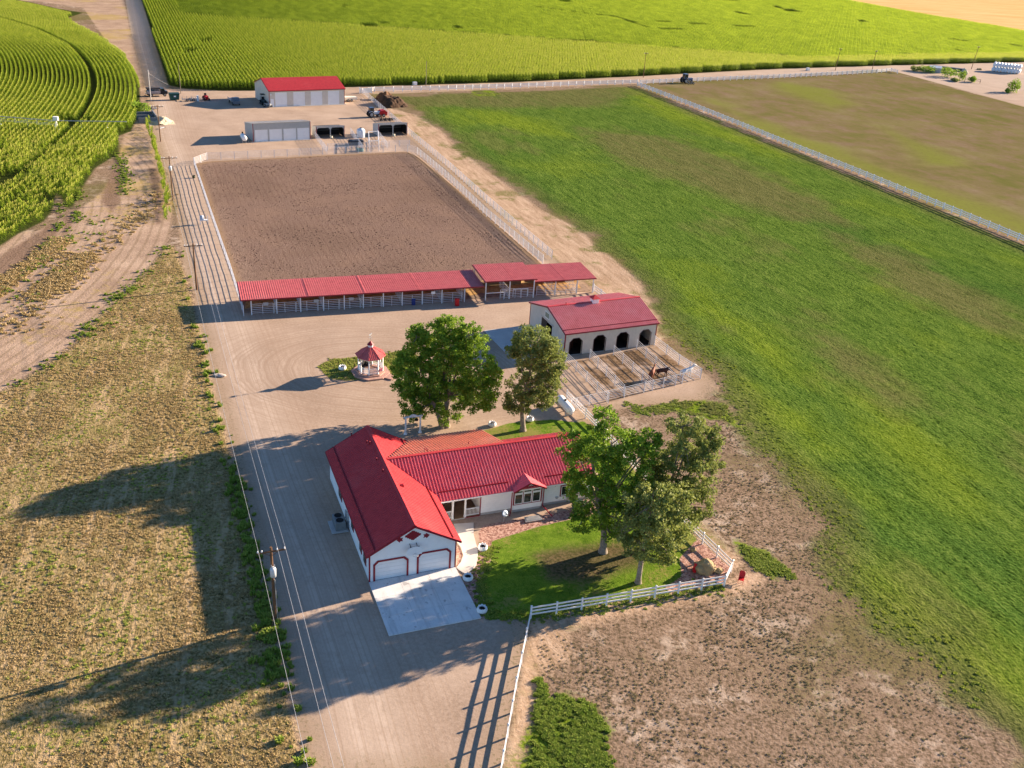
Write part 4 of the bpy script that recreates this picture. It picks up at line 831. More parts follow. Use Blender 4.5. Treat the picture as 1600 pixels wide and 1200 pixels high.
m = MB(); m.ribbed([(-.2, -.2, 4.32), (W_+.2, -.2, 4.32), (W_+.2, D_+.2, 2.95), (-.2, D_+.2, 2.95)], (0, 1, -0.17), 0.5); m.build('roof', mat('cream_roof', (0.72, 0.62, 0.52), 0.5), shop)
for u in (-0.06, W_-0.08): MB().box(u, u+0.14, -0.05, 0.1, 0, 4.2).build('corner_trim', REDT, shop)
m = MB(); m.box(-0.6, W_, -0.5, -0.03, 0, 0.06); m.build('door_apron', CONC, shop)
# two black-lined loafing sheds
def loafing(name, label, o, hd, W, D, h):
    t = thing(name, label, 'animal shelter', o, hd, 'dark lined animal shelters')
    mb = MB(); w2 = W/2
    mb.wall_u([(0, 0), (0, h), (W, h), (W, 0)], 0, 0.1, 0, [cham(0.12, w2-0.1, 0.01, h-0.35, 0.4), cham(w2+0.1, W-0.12, 0.01, h-0.35, 0.4)])
    mb.wall_v([(0.1, 0), (0.1, h), (D, h-0.8), (D, 0)], 0, 0.08); mb.wall_v([(0.1, 0), (0.1, h), (D, h-0.8), (D, 0)], W-0.08, W); mb.wall_u([(0.08, 0), (0.08, h-0.82), (W-.08, h-0.82), (W-.08, 0)], D-0.08, D)
    mb.build('wall', GREYM, t)
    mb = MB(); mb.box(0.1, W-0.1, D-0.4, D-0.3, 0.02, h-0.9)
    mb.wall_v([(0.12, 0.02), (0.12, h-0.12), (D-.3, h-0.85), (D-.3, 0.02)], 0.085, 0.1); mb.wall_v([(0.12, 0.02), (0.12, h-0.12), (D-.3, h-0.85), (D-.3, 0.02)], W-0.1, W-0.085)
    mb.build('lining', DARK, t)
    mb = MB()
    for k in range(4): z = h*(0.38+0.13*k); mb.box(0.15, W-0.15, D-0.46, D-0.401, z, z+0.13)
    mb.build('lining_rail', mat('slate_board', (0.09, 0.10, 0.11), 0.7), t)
    mb = MB(); mb.ribbed([(-.1, -.2, h+0.08), (W+.1, -.2, h+0.08), (W+.1, D+.1, h-0.74), (-.1, D+.1, h-0.74)], (0, 1, -0.2), 0.5); mb.build('roof', mat('pale_grey_roof', (0.5, 0.47, 0.44), 0.5), t)
    for u in (-0.05, W-0.07): MB().box(u, u+0.12, -0.04, 0.1, 0, h).build('corner_trim', REDT, t)
    mb = MB(); mb.lathe([(0.32, 0), (0.34, 0.55), (0.28, 0.56), (0.27, 0.3)], 12, c=(w2, -0.6, 0)); mb.build('water_tub', mat('cream_tub', (0.62, 0.60, 0.45), 0.6), t)
    return t
loafing('animal_shelter', 'left animal shelter with two dark bays, beside the grey garage building', at(494.5, 216), 62.0, 6.9, 3.8, 2.75)
loafing('animal_shelter', 'right animal shelter with two dark bays, at the head of the fenced lane', at(591.5, 213), 60.5, 7.5, 4.0, 3.0)
# ---------------------------------------------------------------- fences
def fence(name, label, pts, spacing, rails, post_h, pw, rh_, rt, material, group=None, cat='fence', cap=True, gate=None):
    """one fence: posts (a child each, sharing a mesh) and rails (a child per height)"""
    pts = [Vector((p[0], p[1], 0)) for p in pts]
    t = thing(name, label, cat, pts[0], None, group)
    o0 = pts[0]; P = []
    for i in range(len(pts)-1):
        L = (pts[i+1]-pts[i]).length; n = max(1, round(L/spacing))
        for k in range(n): P.append(pts[i].lerp(pts[i+1], k/n)-o0)
    P.append(pts[-1]-o0)
    hdv = (pts[1]-pts[0]).normalized(); ang = math.atan2(hdv.y, hdv.x)
    mb = MB(); mb.box(-pw/2, pw/2, -pw/2, pw/2, -0.05, post_h)
    if cap: mb.add([(-pw*.65, -pw*.65, post_h), (pw*.65, -pw*.65, post_h), (pw*.65, pw*.65, post_h), (-pw*.65, pw*.65, post_h), (0, 0, post_h+pw*.5)], [(0, 1, 4), (1, 2, 4), (2, 3, 4), (3, 0, 4), (3, 2, 1, 0)])
    first = None
    for k, p in enumerate(P[:99]):
        if first is None: first = mb.build('post', material, t); o = first
        else: o = first.copy(); link(o, t)
        tilt = random.gauss(0, 0.008)
        o.location = p; o.rotation_euler = (tilt, random.gauss(0, 0.008), ang); o.scale.z = random.uniform(0.985, 1.015)
    if len(P) > 99:
        m2 = MB(); 
        for p in P[99:]: m2.box(p.x-pw/2, p.x+pw/2, p.y-pw/2, p.y+pw/2, 0, post_h)
        tag(m2.build('post', material, t), kind='stuff')
    for z in rails:
        mb = MB(); wz_ = [random.gauss(0, 0.008) for _ in P]
        for i in range(len(P)-1):
            a = P[i]+Vector((0, 0, z+wz_[i])); b = P[i+1]+Vector((0, 0, z+wz_[i+1])); mb.bar(a, b, rt, rh_)
        mb.build('rail', material, t)
    return t
def vinyl(name, label, pts, group=None, sp=2.45, h=1.32): return fence(name, label, pts, sp, [0.42, 0.78, 1.14], h, 0.13, 0.14, 0.045, VINYL, group)
def pipef(name, label, pts, group=None, sp=2.4, h=1.5, n=5, r=0.035): return fence(name, label, pts, sp, [0.3+(h-0.35)*k/(n-1) for k in range(n)], h, 0.08, r, r, PIPE, group, cap=False)
V3 = 'white three rail fences'; PF5 = 'white pipe fences'
FYA, FYB, FYC = att(829, 966), att(1131, 916), att(1142, 893)
vinyl('rail_fence', 'white three rail fence along the front edge of the lawn, up to the boulder bed', [FYA, FYB], V3)
vinyl('rail_fence', 'white fence running from the lawn corner down to the lower edge of the photo', [FYA, att(806, 1078), att(778, 1235)], V3)
vinyl('rail_fence', 'white fence climbing behind the two big lawn trees, past the boulder bed', [FYB, FYC, att(1076, 829), att(1000, 745), att(930, 669)], V3)
vinyl('rail_fence', 'short white fence beside the propane tank, running up to the paddock corner', [att(930, 669), att(885, 624)], V3)
pa, pb_ = att(893, 643), att(1096, 594)
# paddocks below the barn
PC = [att(899, 640), att(1093, 592)]
pipef('pipe_fence', 'long five rail pipe fence closing the lower side of the horse paddocks', [att(892, 640), att(975, 621), att(1036, 606), att(1094, 592)], PF5, 3.0, 1.5, 6)
DV = [((884, 566), (950, 630), 'pipe divider fence of the paddocks nearest the propane tank'), ((921, 561), (974, 618), 'second pipe divider of the barn paddocks, below the second stall opening'),
      ((958, 555), (1019, 610), 'third pipe divider of the barn paddocks, beside the brown horses'), ((994, 546), (1055, 602), 'fourth pipe divider of the barn paddocks, below the last stall opening')]
for a, b, l in DV: pipef('pipe_fence', l, [att(*a), att(*b)], PF5, 3.0)
fence('pipe_fence', 'rightmost white pipe fence of the barn paddocks, next to the white horse', [att(1022, 540), att(1060, 570), att(1094, 592)], 3.0, [0.3, 0.6, 0.9, 1.2, 1.45], 1.5, 0.09, 0.05, 0.05, PIPE, PF5)
# arena
pipef('pipe_fence', 'long white pipe fence down the left side of the arena, beside the gravel road', [att(381, 493.5), att(361, 428), att(331, 341), att(303.5, 258)], PF5, 2.4, 1.6, 6, 0.042)
pipef('pipe_fence', 'short angled pipe fence at the far left corner of the arena', [att(303.5, 258), att(324, 250)], PF5, 2.4, 1.6, 6, 0.042)
pipef('pipe_fence', 'white pipe fence across the far end of the arena, in front of the sheds', [att(324, 250), att(449, 244.5), att(540, 239.5), att(637, 236.5)], PF5, 2.7, 1.6, 6, 0.035)
pipef('pipe_fence', 'curving white pipe fence on the right side of the arena, inner of the lane pair', [att(637, 236.5), att(652, 241), att(668, 254), att(700, 281), att(760, 338), att(803, 374), att(848, 412)], PF5, 2.2, 1.6, 6, 0.035)
pipef('pipe_fence', 'outer white fence of the lane, along the sandy strip beside the green field', [att(862, 405), att(800, 352), att(760, 317), att(700, 262), att(643, 214), att(600, 176), att(566, 146)], PF5, 2.0, 1.6, 6, 0.045)
vinyl('rail_fence', 'short white fence between the end of the red sheds and the horse barn', [att(927, 456), att(950, 474)], V3, 2.0)
# corrals beyond the arena
pipef('pipe_fence', 'white pipe fence beside the left animal shelter, running down to the arena', [att(491, 214), att(511, 240)], PF5, 1.6, 1.6, 6)
pipef('pipe_fence', 'white pipe fence between the two animal shelters, running down to the arena', [att(548, 210), att(567, 237)], PF5, 1.6, 1.6, 6)
pipef('pipe_fence', 'white pipe fence left of the right animal shelter', [att(590, 213), att(606, 233)], PF5, 1.6, 1.6, 6)
pipef('pipe_fence', 'low double pipe fence crossing the small pens beyond the arena', [att(512, 234), att(560, 232), att(608, 229), att(640, 228)], PF5, 2.2, 1.4, 6)
for a, b, c_, d_ in (((576, 222), (591, 221), (592, 236), (577, 237)),):
    t = thing('squeeze_chute', 'white tubular chute frame standing in the small pens beyond the arena', 'cattle chute', at(*a))
    o0 = at(*a); Q = [at(*x)-o0 for x in (a, b, c_, d_)]; m = MB()
    for i in range(4):
        p, q_ = Q[i], Q[(i+1) % 4]; m.bar(p, p+Vector((0, 0, 2.5)), 0.12, 0.12); m.bar(p+Vector((0, 0, 2.45)), q_+Vector((0, 0, 2.45)), 0.12, 0.12)
    m.build('frame', DOORW, t); m = MB()
    for i in (1, 3):
        p, q_ = Q[i], Q[(i+1) % 4]
        for z in (0.5, 0.9, 1.3, 1.7): m.bar(p+Vector((0, 0, z)), q_+Vector((0, 0, z)), 0.05, 0.05)
    m.build('side_rails', PIPE, t)
# pasture and road fences
fence('rail_fence', 'long white three rail fence dividing the green field from the brown pasture', [att(996, 134.5), att(1078, 166), att(1160, 199), att(1240, 232), att(1320, 264), att(1400, 297), att(1500, 338), att(1640, 396)], 2.6, [0.45, 0.85, 1.25], 1.45, 0.18, 0.19, 0.06, VINYL, V3)
fence('rail_fence', 'white fence beside the far road, left of the crossing with the dividing fence', [att(566, 146), att(585, 143.5), att(700, 141), att(800, 137.5), att(900, 134), att(996, 131)], 3.0, [0.45, 0.85, 1.25], 1.45, 0.18, 0.19, 0.06, VINYL, V3)
fence('rail_fence', 'white far road fence, right of the crossing, ending at the bare yard', [att(1000, 131.5), att(1100, 127), att(1200, 123), att(1300, 118), att(1370, 114), att(1392, 112), att(1402, 115)], 3.0, [0.45, 0.85, 1.25], 1.45, 0.18, 0.19, 0.06, VINYL, V3)
# ---------------------------------------------------------------- plants
def leaf_mat(name, cols, transl=0.35, rough=0.7, attr='tone', tc=None, patch=None):
    t = NT(name); f = t.attr(attr)
    oi = t.n('ShaderNodeObjectInfo').outputs['Random']
    f = t.math('ADD', f, t.math('MULTIPLY', t.math('SUBTRACT', oi, 0.5), 0.25))
    c = t.ramp(f, [(i/(len(cols)-1), c) for i, c in enumerate(cols)])
    if patch:      # field-scale tint, same patches as the ground below
        P = t.pos(); nL = t.noise(P, 0.035, 3, 0.55); nD = t.noise(t.noise and t.pos((1.0, 0.16, 1.0), rad(-22.6)), 0.22, 3, 0.6)
        big = t.math('ADD', t.math('MULTIPLY', nL, 0.7), t.math('MULTIPLY', nD, 0.3))
        c = t.mix(t.math('MULTIPLY', t.ss(big, 0.51, 0.60), 0.7), c, t.mix(0.6, c, patch[0])); c = t.mix(t.math('MULTIPLY', t.ss(big, 0.47, 0.38), 0.85), c, t.mix(0.7, c, patch[1]))
    t.done(c, rough, 0, 0.08)
    if transl:
        tr = t.n('ShaderNodeBsdfTranslucent'); t.set(tr.inputs[0], t.mix(0.35, c, tc or (0.30, 0.42, 0.03)))
        mx = t.n('ShaderNodeMixShader'); mx.inputs[0].default_value = transl
        t.t.links.new(t.p.outputs[0], mx.inputs[1]); t.t.links.new(tr.outputs[0], mx.inputs[2]); t.t.links.new(mx.outputs[0], t.out.inputs[0])
    return t.mat
def scatter(name, pts, yaw, scl, src, label, cat, mat_=None, group=None):
    """one 'stuff' object: copies of the mesh of src on points"""
    me = bpy.data.meshes.new(name); n = len(pts)
    me.vertices.add(n); me.vertices.foreach_set('co', np.asarray(pts, np.float32).ravel())
    a = me.attributes.new('rot', 'FLOAT_VECTOR', 'POINT'); r = np.zeros((n, 3), np.float32); r[:, 2] = yaw; a.data.foreach_set('vector', r.ravel())
    a = me.attributes.new('scl', 'FLOAT_VECTOR', 'POINT'); sc = np.asarray(scl, np.float32); sc = np.repeat(sc[:, None], 3, 1) if sc.ndim == 1 else sc; a.data.foreach_set('vector', sc.ravel())
    o = link(bpy.data.objects.new(name, me)); tag(o, label, cat, group, 'stuff')
    g = bpy.data.node_groups.new(name, 'GeometryNodeTree'); g.interface.new_socket('Geometry', in_out='INPUT', socket_type='NodeSocketGeometry'); g.interface.new_socket('Geometry', in_out='OUTPUT', socket_type='NodeSocketGeometry')
    i_ = g.nodes.new('NodeGroupInput'); o_ = g.nodes.new('NodeGroupOutput'); ip = g.nodes.new('GeometryNodeInstanceOnPoints')
    inf = g.nodes.new('GeometryNodeObjectInfo'); inf.inputs['Object'].default_value = src
    na = g.nodes.new('GeometryNodeInputNamedAttribute'); na.data_type = 'FLOAT_VECTOR'; na.inputs['Name'].default_value = 'rot'
    nb = g.nodes.new('GeometryNodeInputNamedAttribute'); nb.data_type = 'FLOAT_VECTOR'; nb.inputs['Name'].default_value = 'scl'
    L = g.links.new; L(i_.outputs[0], ip.inputs['Points']); L(inf.outputs['Geometry'], ip.inputs['Instance'])
    L(na.outputs['Attribute'], ip.inputs['Rotation']); L(nb.outputs['Attribute'], ip.inputs['Scale']); L(ip.outputs[0], o_.inputs[0])
    md = o.modifiers.new('scatter', 'NODES'); md.node_group = g
    return o
def quads_obj(name, Q, tone, material, keep=False):
    """Q (n,4,3) quads -> object not linked to the scene (source for scatter)"""
    V = Q.reshape(-1, 3); F = np.arange(len(V)).reshape(-1, 4)
    o = np_mesh(name, V, F, material, None, {'tone': np.repeat(tone, 4)})
    if not keep: COL.objects.unlink(o)
    return o
def blades(r, n, base_r, hlo, hhi, wlo, whi, lean, tone=(0.3, 0.7)):
    """leaf blades rising from a patch: two quads each"""
    Q = []; T = []
    for _ in range(n):
        a = r.uniform(0, 6.283); x, y = base_r*math.sqrt(r.uniform())*math.cos(a), base_r*math.sqrt(r.uniform())*math.sin(a)
        h = r.uniform(hlo, hhi); wd = r.uniform(wlo, whi)/2; th = r.uniform(0, 6.283); ln = r.uniform(0.2, 1)*lean*h
        d = np.array([math.cos(th), math.sin(th), 0]); s_ = np.array([-math.sin(th), math.cos(th), 0])*wd; b = np.array([x, y, 0]); m_ = b+d*ln*0.4+np.array([0, 0, h*0.65]); e = b+d*ln+np.array([0, 0, h*r.uniform(0.8, 1.0)])
        tn = r.uniform(*tone); Q += [[b-s_, b+s_, m_+s_, m_-s_], [m_-s_, m_+s_, e+s_*0.2, e-s_*0.2]]; T += [tn, tn+0.1]
    return np.array(Q), np.array(T)
# ---- maize
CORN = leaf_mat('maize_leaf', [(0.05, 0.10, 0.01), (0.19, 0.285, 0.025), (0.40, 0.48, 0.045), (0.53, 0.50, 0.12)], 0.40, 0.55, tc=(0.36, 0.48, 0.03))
def corn_chunk(r, L, plants, leaves, h, rows=1, gap=0.76, wide=1.0, tk=1.0):
    Q = []; T = []
    for k in range(rows):
        y0 = (k-(rows-1)/2)*gap
        for i in range(plants):
            x = (i+r.uniform(0.2, 0.8))*L/plants-L/2; y = y0+r.normal(0, 0.05); H = h*r.uniform(0.9, 1.06)
            for j in range(leaves):
                z0 = H*(0.2+0.72*j/leaves)+r.uniform(-.1, .1); th = r.choice([0, math.pi])+r.normal(0, 0.75)
                ln = r.uniform(0.4, 0.65)*wide*(1.0-0.35*j/leaves); wd = 0.055*wide*r.uniform(0.8, 1.3); d = np.array([math.cos(th), math.sin(th), 0]); s_ = np.array([-math.sin(th), math.cos(th), 0.3])*wd
                b = np.array([x, y, z0]); m_ = b+d*ln*0.55+np.array([0, 0, 0.28]); e = b+d*ln+np.array([0, 0, r.uniform(-0.12, 0.12)])
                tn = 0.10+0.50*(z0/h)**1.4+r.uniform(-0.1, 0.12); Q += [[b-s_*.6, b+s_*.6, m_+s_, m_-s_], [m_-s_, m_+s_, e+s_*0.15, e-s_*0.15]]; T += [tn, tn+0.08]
            s_ = np.array([0.03*wide, 0, 0]); t_ = np.array([x+r.normal(0, 0.05), y, H+0.12]); b = np.array([x, y, H*0.75]); tn = r.uniform(0.7, 1.0)
            Q.append([b-s_, b+s_, t_+s_*1.3, t_-s_*1.3]); T.append(tn)
    return quads_obj('maize_chunk', np.array(Q), np.array(T)*tk, CORN)
CH = [corn_chunk(rng, 2.6, 9, 7, 2.65, tk=1.06) for _ in range(2)]
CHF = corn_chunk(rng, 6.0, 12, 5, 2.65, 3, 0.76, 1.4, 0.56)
CORN1 = PX((198,-45),(212,-28),(240,62),(263,133),(287,138),(345,142),(400,141.5),(545,136),(800,128.5),(1000,119),(1200,108),(1400,102),(1600,97),(1900,85),(1900,88),(1600,54),(1455,29),(1345,9),(1268,-7),(1210,-45))
hc = rad(-22.9); dv = np.array([math.sin(hc), math.cos(hc)]); du = np.array([math.cos(hc), -math.sin(hc)])
PATCH = [(322,66,9,3),(300,82,10,2.5),(538,13,8,2),(580,43,18,2.5),(598,40,8,2),(648,38,6,1.5),(715,46,8,1.5),(1235,19,12,2.5),(1160,24,10,2),(1215,14,8,1.5),(880,4,10,1.5),(1140,2,12,2),(1345,36,9,1.2),(1500,82,6,1),(1585,74,8,1.5),(1500,66,12,1.2),(780,0,10,1.5)]
PW = [(np.array(att(x, y, 1.2)), abs(att(x+a, y, 1.2)[0]-att(x, y, 1.2)[0]), abs(att(x, y-b, 1.2)[1]-att(x, y+b, 1.2)[1])/2) for x, y, a, b in PATCH]
LANES = [[att(*p) for p in l] for l in ([(835,17),(900,26),(960,33),(1015,51),(1075,54)], [(1020,40),(1100,45),(1200,50)], [(860,70),(930,73)])]
def lodge(P):
    k = np.ones(len(P))
    for c, a, b in PW:
        q = (((P[:, 0]-c[0])/a)**2+((P[:, 1]-c[1])/b)**2)+0.9*soft_noise(P, 0.5, 3); k = np.where(q < 1, 0.45, k)
    for l in LANES: k = np.where(np.abs(pdist(P, np.array(l))) < 1.4, 0.55, k)
    return k
def corn_rows(poly, origin, Lc, gap, ylo, yhi):
    q = (poly-origin); U = q@du; V = q@dv; us = np.arange(U.min(), U.max(), gap); vs = np.arange(V.min(), V.max(), Lc)
    uu, vv = np.meshgrid(us, vs); P = origin+uu.reshape(-1, 1)*du+(vv.reshape(-1, 1)+rng.uniform(-.2, .2, uu.size)[:, None])*dv
    P = P[(P[:, 1] > ylo) & (P[:, 1] < yhi)]; P = P[np.abs(P[:, 0]) < P[:, 1]*0.62+10]
    return P[sdf(P, poly) > 0.3]
o0 = CORN1[3]
Pn = corn_rows(CORN1, o0, 2.5, 1.1, 200, 520); Pn = Pn[(Pn[:, 1] < 430) | (sdf(Pn, CORN1) < 14)]
sel = rng.random(len(Pn)) < 0.5
def hgtf(P): return (1+0.07*soft_noise(P, 0.05, 5)+0.05*soft_noise(P, 0.6, 8))*lodge(P)
for k, mk in enumerate((sel, ~sel)):
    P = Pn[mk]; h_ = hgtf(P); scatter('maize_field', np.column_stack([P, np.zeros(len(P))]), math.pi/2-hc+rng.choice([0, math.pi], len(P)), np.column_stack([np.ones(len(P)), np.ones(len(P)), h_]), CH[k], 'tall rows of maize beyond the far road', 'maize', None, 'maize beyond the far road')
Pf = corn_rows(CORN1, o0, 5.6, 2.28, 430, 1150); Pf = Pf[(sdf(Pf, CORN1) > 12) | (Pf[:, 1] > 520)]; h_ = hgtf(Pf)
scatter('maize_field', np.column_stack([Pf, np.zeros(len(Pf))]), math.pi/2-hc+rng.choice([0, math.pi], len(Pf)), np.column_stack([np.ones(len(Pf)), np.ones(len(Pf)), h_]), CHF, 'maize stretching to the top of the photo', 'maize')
# circular field at the left
CORN2 = PX((-330,-60),(0,-6),(60,6),(95,14),(130,20),(105,28),(118,40),(140,52),(155,62),(190,86),(211,113),(219,138),(220,160),(214,185),(206,205),(186,212),(186,240),(150,262),(130,292),(112,330),(100,322),(90,300),(82,330),(70,345),(30,365),(0,385),(-160,420))
P = []
for R_ in np.arange(170, 338, 1.15):
    n = int(R_*2.4/2.5); a = np.linspace(-1.2, 1.2, n); P.append(np.column_stack([CORNC[0]+R_*np.cos(a), CORNC[1]+R_*np.sin(a), a, np.full(n, R_)]))
P = np.concatenate(P); P = P[np.abs(P[:, 0]) < P[:, 1]*0.62+6]; P = P[P[:, 1] < 560]; P = P[sdf(P[:, :2], CORN2) > 0.2]
wheel = np.abs(P[:, 3]-307.6) < 0.6; P = P[~wheel]
low = np.clip((P[:, 1]-165)/50, 0, 1); hh = (0.62+0.38*low)*(1+0.10*soft_noise(P[:, :2], 0.25, 21)); gap = soft_noise(P[:, :2], 0.30, 31)+0.35*soft_noise(P[:, :2], 1.2, 33)
far_ = np.clip((P[:, 1]-330)/60, 0, 1); hh *= 1-0.45*far_
keep = (gap > -0.52) | (P[:, 1] > 230); P = P[keep]; hh = hh[keep]
PRE = (P[:, 1] < 205)
sel = rng.random(len(P)) < 0.5
for k, mk in enumerate((sel, ~sel)):
    p = P[mk]; yaw = p[:, 2]+math.pi/2+np.where(PRE[mk], rng.normal(0, 0.5, len(p)), 0)
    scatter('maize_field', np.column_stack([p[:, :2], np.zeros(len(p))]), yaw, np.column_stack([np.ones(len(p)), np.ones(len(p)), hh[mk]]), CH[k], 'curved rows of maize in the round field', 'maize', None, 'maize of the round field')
# ---- weeds, tufts, forage
WEED = leaf_mat('weed_leaf', [(0.07, 0.13, 0.02), (0.16, 0.26, 0.035), (0.28, 0.36, 0.06), (0.44, 0.44, 0.11)], 0.25)
DRYG = leaf_mat('dry_grass_blade', [(0.20, 0.16, 0.055), (0.34, 0.26, 0.10), (0.50, 0.37, 0.17), (0.62, 0.47, 0.26)], 0.2, tc=(0.4, 0.3, 0.1))
GRN = leaf_mat('forage_leaf', [(0.09, 0.14, 0.025), (0.18, 0.26, 0.04), (0.29, 0.36, 0.06), (0.42, 0.46, 0.10)], 0.3, patch=((0.42, 0.44, 0.04), (0.30, 0.27, 0.10)))
weed = quads_obj('weed_tuft', *blades(rng, 40, 0.20, 0.08, 0.30, 0.05, 0.11, 1.0), WEED)
dryt = quads_obj('dry_tuft', *blades(rng, 30, 0.20, 0.04, 0.12, 0.03, 0.07, 1.6, (0.2, 0.95)), DRYG)
BRW = leaf_mat('dead_stalk', [(0.15, 0.12, 0.06), (0.24, 0.19, 0.10), (0.33, 0.27, 0.14), (0.42, 0.34, 0.20)], 0.1)
brwt = quads_obj('dead_tuft', *blades(rng, 26, 0.18, 0.05, 0.14, 0.03, 0.08, 1.3, (0.1, 0.9)), BRW)
dryg = quads_obj('olive_tuft', *blades(rng, 30, 0.20, 0.04, 0.13, 0.04, 0.09, 1.6, (0.45, 1.0)), WEED)
frg = quads_obj('forage_tuft', *blades(rng, 36, 0.28, 0.05, 0.16, 0.06, 0.12, 1.4, (0.15, 0.85)), GRN)
frgL = quads_obj('forage_clump', *blades(rng, 50, 0.75, 0.05, 0.17, 0.10, 0.22, 1.6, (0.15, 0.85)), GRN)
def along(line, n, spread, clump=0.0):
    line = np.array(line); seg = np.linalg.norm(np.diff(line, axis=0), axis=1); cs = np.concatenate([[0], np.cumsum(seg)]); s_ = rng.random(n)*cs[-1]
    if clump: s_ = s_[np.sin(s_*clump)+np.sin(s_*clump*2.7+1)+rng.normal(0, .6, n) > 0.1]
    i = np.clip(np.searchsorted(cs, s_)-1, 0, len(seg)-1); t_ = (s_-cs[i])/seg[i]; p = line[i]+(line[i+1]-line[i])*t_[:, None]
    d = (line[i+1]-line[i])/seg[i][:, None]; return p+np.column_stack([-d[:, 1], d[:, 0]])*rng.normal(0, spread, len(p))[:, None]
EDGE = PX((470,1215),(452,1130),(436,1060),(418,990),(400,900),(381,820),(364,745),(346,665),(328,605),(316,545),(307,510))
EDGE2 = PX((303,470),(294,440),(288,410),(278,385),(272,375))
ARC = PX((262,384),(250,398),(215,437),(180,470),(150,500),(110,545),(40,592),(0,612),(-60,640))
W1 = np.concatenate([along(EDGE, 300, 0.5, 0.8), along(EDGE2, 26, 0.5, 1.0), along(PX((420,985),(402,900),(384,820),(366,745)), 240, 0.45), along(PX((436,1060),(420,985)), 90, 0.5)])
W2 = np.concatenate([along(ARC, 260, 0.8, 0.6), along(PX((205,445),(175,478),(150,505),(115,545)), 200, 1.0, 0.5)])
strip = [att(*p) for p in ((229,192),(240,225),(250,262),(258,300),(262,325),(256,345))]
W3 = along(strip, 70, 0.25)
W4 = np.concatenate([along([att(*p) for p in l], n, s_, c) for l, n, s_, c in (([(125,298),(120,340),(108,372),(80,395),(40,425),(0,455),(-40,480)], 420, 0.5, 0.5), ([(96,318),(95,350),(84,372),(60,395)], 220, 0.5, 0.6), ([(186,238),(192,260),(196,290),(190,305)], 260, 0.8, 0), ([(0,480),(60,440),(110,400),(160,330)], 200, 2.5, 0.5))])
W5 = np.concatenate([along([att(*p) for p in l], n, s_) for l, n, s_ in (([(95,372),(70,398),(30,425),(-10,455),(-60,490)], 1500, 0.9), ([(250,300),(215,345),(180,370),(120,420),(60,480),(0,520)], 500, 1.6), ([(128,395),(100,430),(50,470)], 700, 1.4))])
def rs(n, lo, hi): return rng.uniform(lo, hi, n)
def sc(name, P, src, lo, hi, label, cat='weeds', zs=(0.8, 1.3)):
    n = len(P); s_ = rs(n, lo, hi); scatter(name, np.column_stack([P, np.full(n, -0.03)]), rs(n, 0, 6.28), np.column_stack([s_, s_, s_*rs(n, *zs)]), src, label, cat)
sc('weeds', W1, weed, 0.5, 1.5, 'dark green weeds along the edge of the gravel road')
sc('weeds', W2, weed, 0.4, 1.1, 'weeds along the curved edge of the ploughed field')
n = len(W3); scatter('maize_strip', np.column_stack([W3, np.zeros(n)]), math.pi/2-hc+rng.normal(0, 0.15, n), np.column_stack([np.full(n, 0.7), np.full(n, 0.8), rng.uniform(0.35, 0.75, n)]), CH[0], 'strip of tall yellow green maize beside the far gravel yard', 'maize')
sc('maize_strip', W4, weed, 0.5, 1.1, 'thin strips of green plants in the ploughed field', 'plants')
sc('dry_grass', W5, dryt, 0.8, 1.9, 'golden grass strips in the ploughed field', 'grass', (1.0, 2.0))
def fill(poly, n, sd=0.0, holes=()):
    lo, hi = poly.min(0), poly.max(0); P = rng.uniform(lo, hi, (n, 2)); P = P[np.abs(P[:, 0]) < P[:, 1]*0.60+4]; return P[sdf(P, poly) > sd+0.8*rng.normal(0, 1, len(P))*0.3]
Pd = fill(PX((262,390),(215,440),(150,505),(40,598),(-80,640),(-80,1300),(470,1215),(440,1060),(405,900),(368,745),(330,605),(308,500),(285,420)), 70000, 0.3)
nz = soft_noise(Pd, 0.35, 41)+0.6*soft_noise(Pd, 1.1, 43); nrm = rng.normal(0, 0.25, len(Pd))
sc('dry_grass', Pd[(nz+nrm < 0.0)], dryt, 0.4, 1.0, 'dry golden grass in the field left of the road', 'grass')
sc('field_weeds', Pd[(nz+2.6*nrm > 0.85)], dryg, 0.3, 0.9, 'low olive weeds in the dry field left of the road')
# forage crop near and far
Pg = fill(GREEN, 260000, -0.3); mn = soft_noise(Pg, 0.22, 51)+0.7*soft_noise(Pg, 0.8, 53)
near = Pg[:, 1] < 135
dd = sdf(Pg, GREEN); keep = (dd > 2.5+2.5*soft_noise(Pg, 0.7, 55)) | (rng.random(len(Pg)) < 0.25)
P_ = Pg[near & (dd < 4.5+2*soft_noise(Pg, 0.7, 55)) & (dd > -0.5) & (rng.random(len(Pg)) < 0.35)]; sc('forage_crop', P_, frg, 0.3, 0.75, 'ragged margin of the green forage crop', 'crop')
for g_, n in zip(G2[1:], (1500, 400, 450)):
    P_ = fill(g_, n*3, 0.0); P_ = P_[soft_noise(P_, 1.1, 61)+rng.normal(0, .25, len(P_)) > -0.1]; sc('weeds', P_, weed if n > 1000 else frg, 0.35, 0.9, 'patch of bright green weeds on the brown pasture')
BP = PX((829,985),(900,975),(1060,948),(1180,915),(1240,900),(1330,960),(1440,1040),(1600,1200),(1700,1260),(1700,1330),(840,1330),(850,1060))
P_ = fill(BP, 14000, 0.2); P_ = P_[soft_noise(P_, 0.3, 71)+0.5*soft_noise(P_, 1.3, 73)+rng.normal(0, .35, len(P_)) > 0.0]; sc('pasture_weeds', P_, brwt, 0.2, 0.6, 'sparse weeds on the trodden brown pasture')
P_ = fill(PX((1130,640),(1175,700),(1230,740),(1320,815),(1340,900),(1240,900),(1150,850),(1100,820),(1060,700)), 5000, 0.2); P_ = P_[soft_noise(P_, 0.4, 81)+rng.normal(0, .3, len(P_)) > 0.0]; sc('pasture_weeds', P_, brwt, 0.2, 0.6, 'sparse weeds behind the lawn fence')
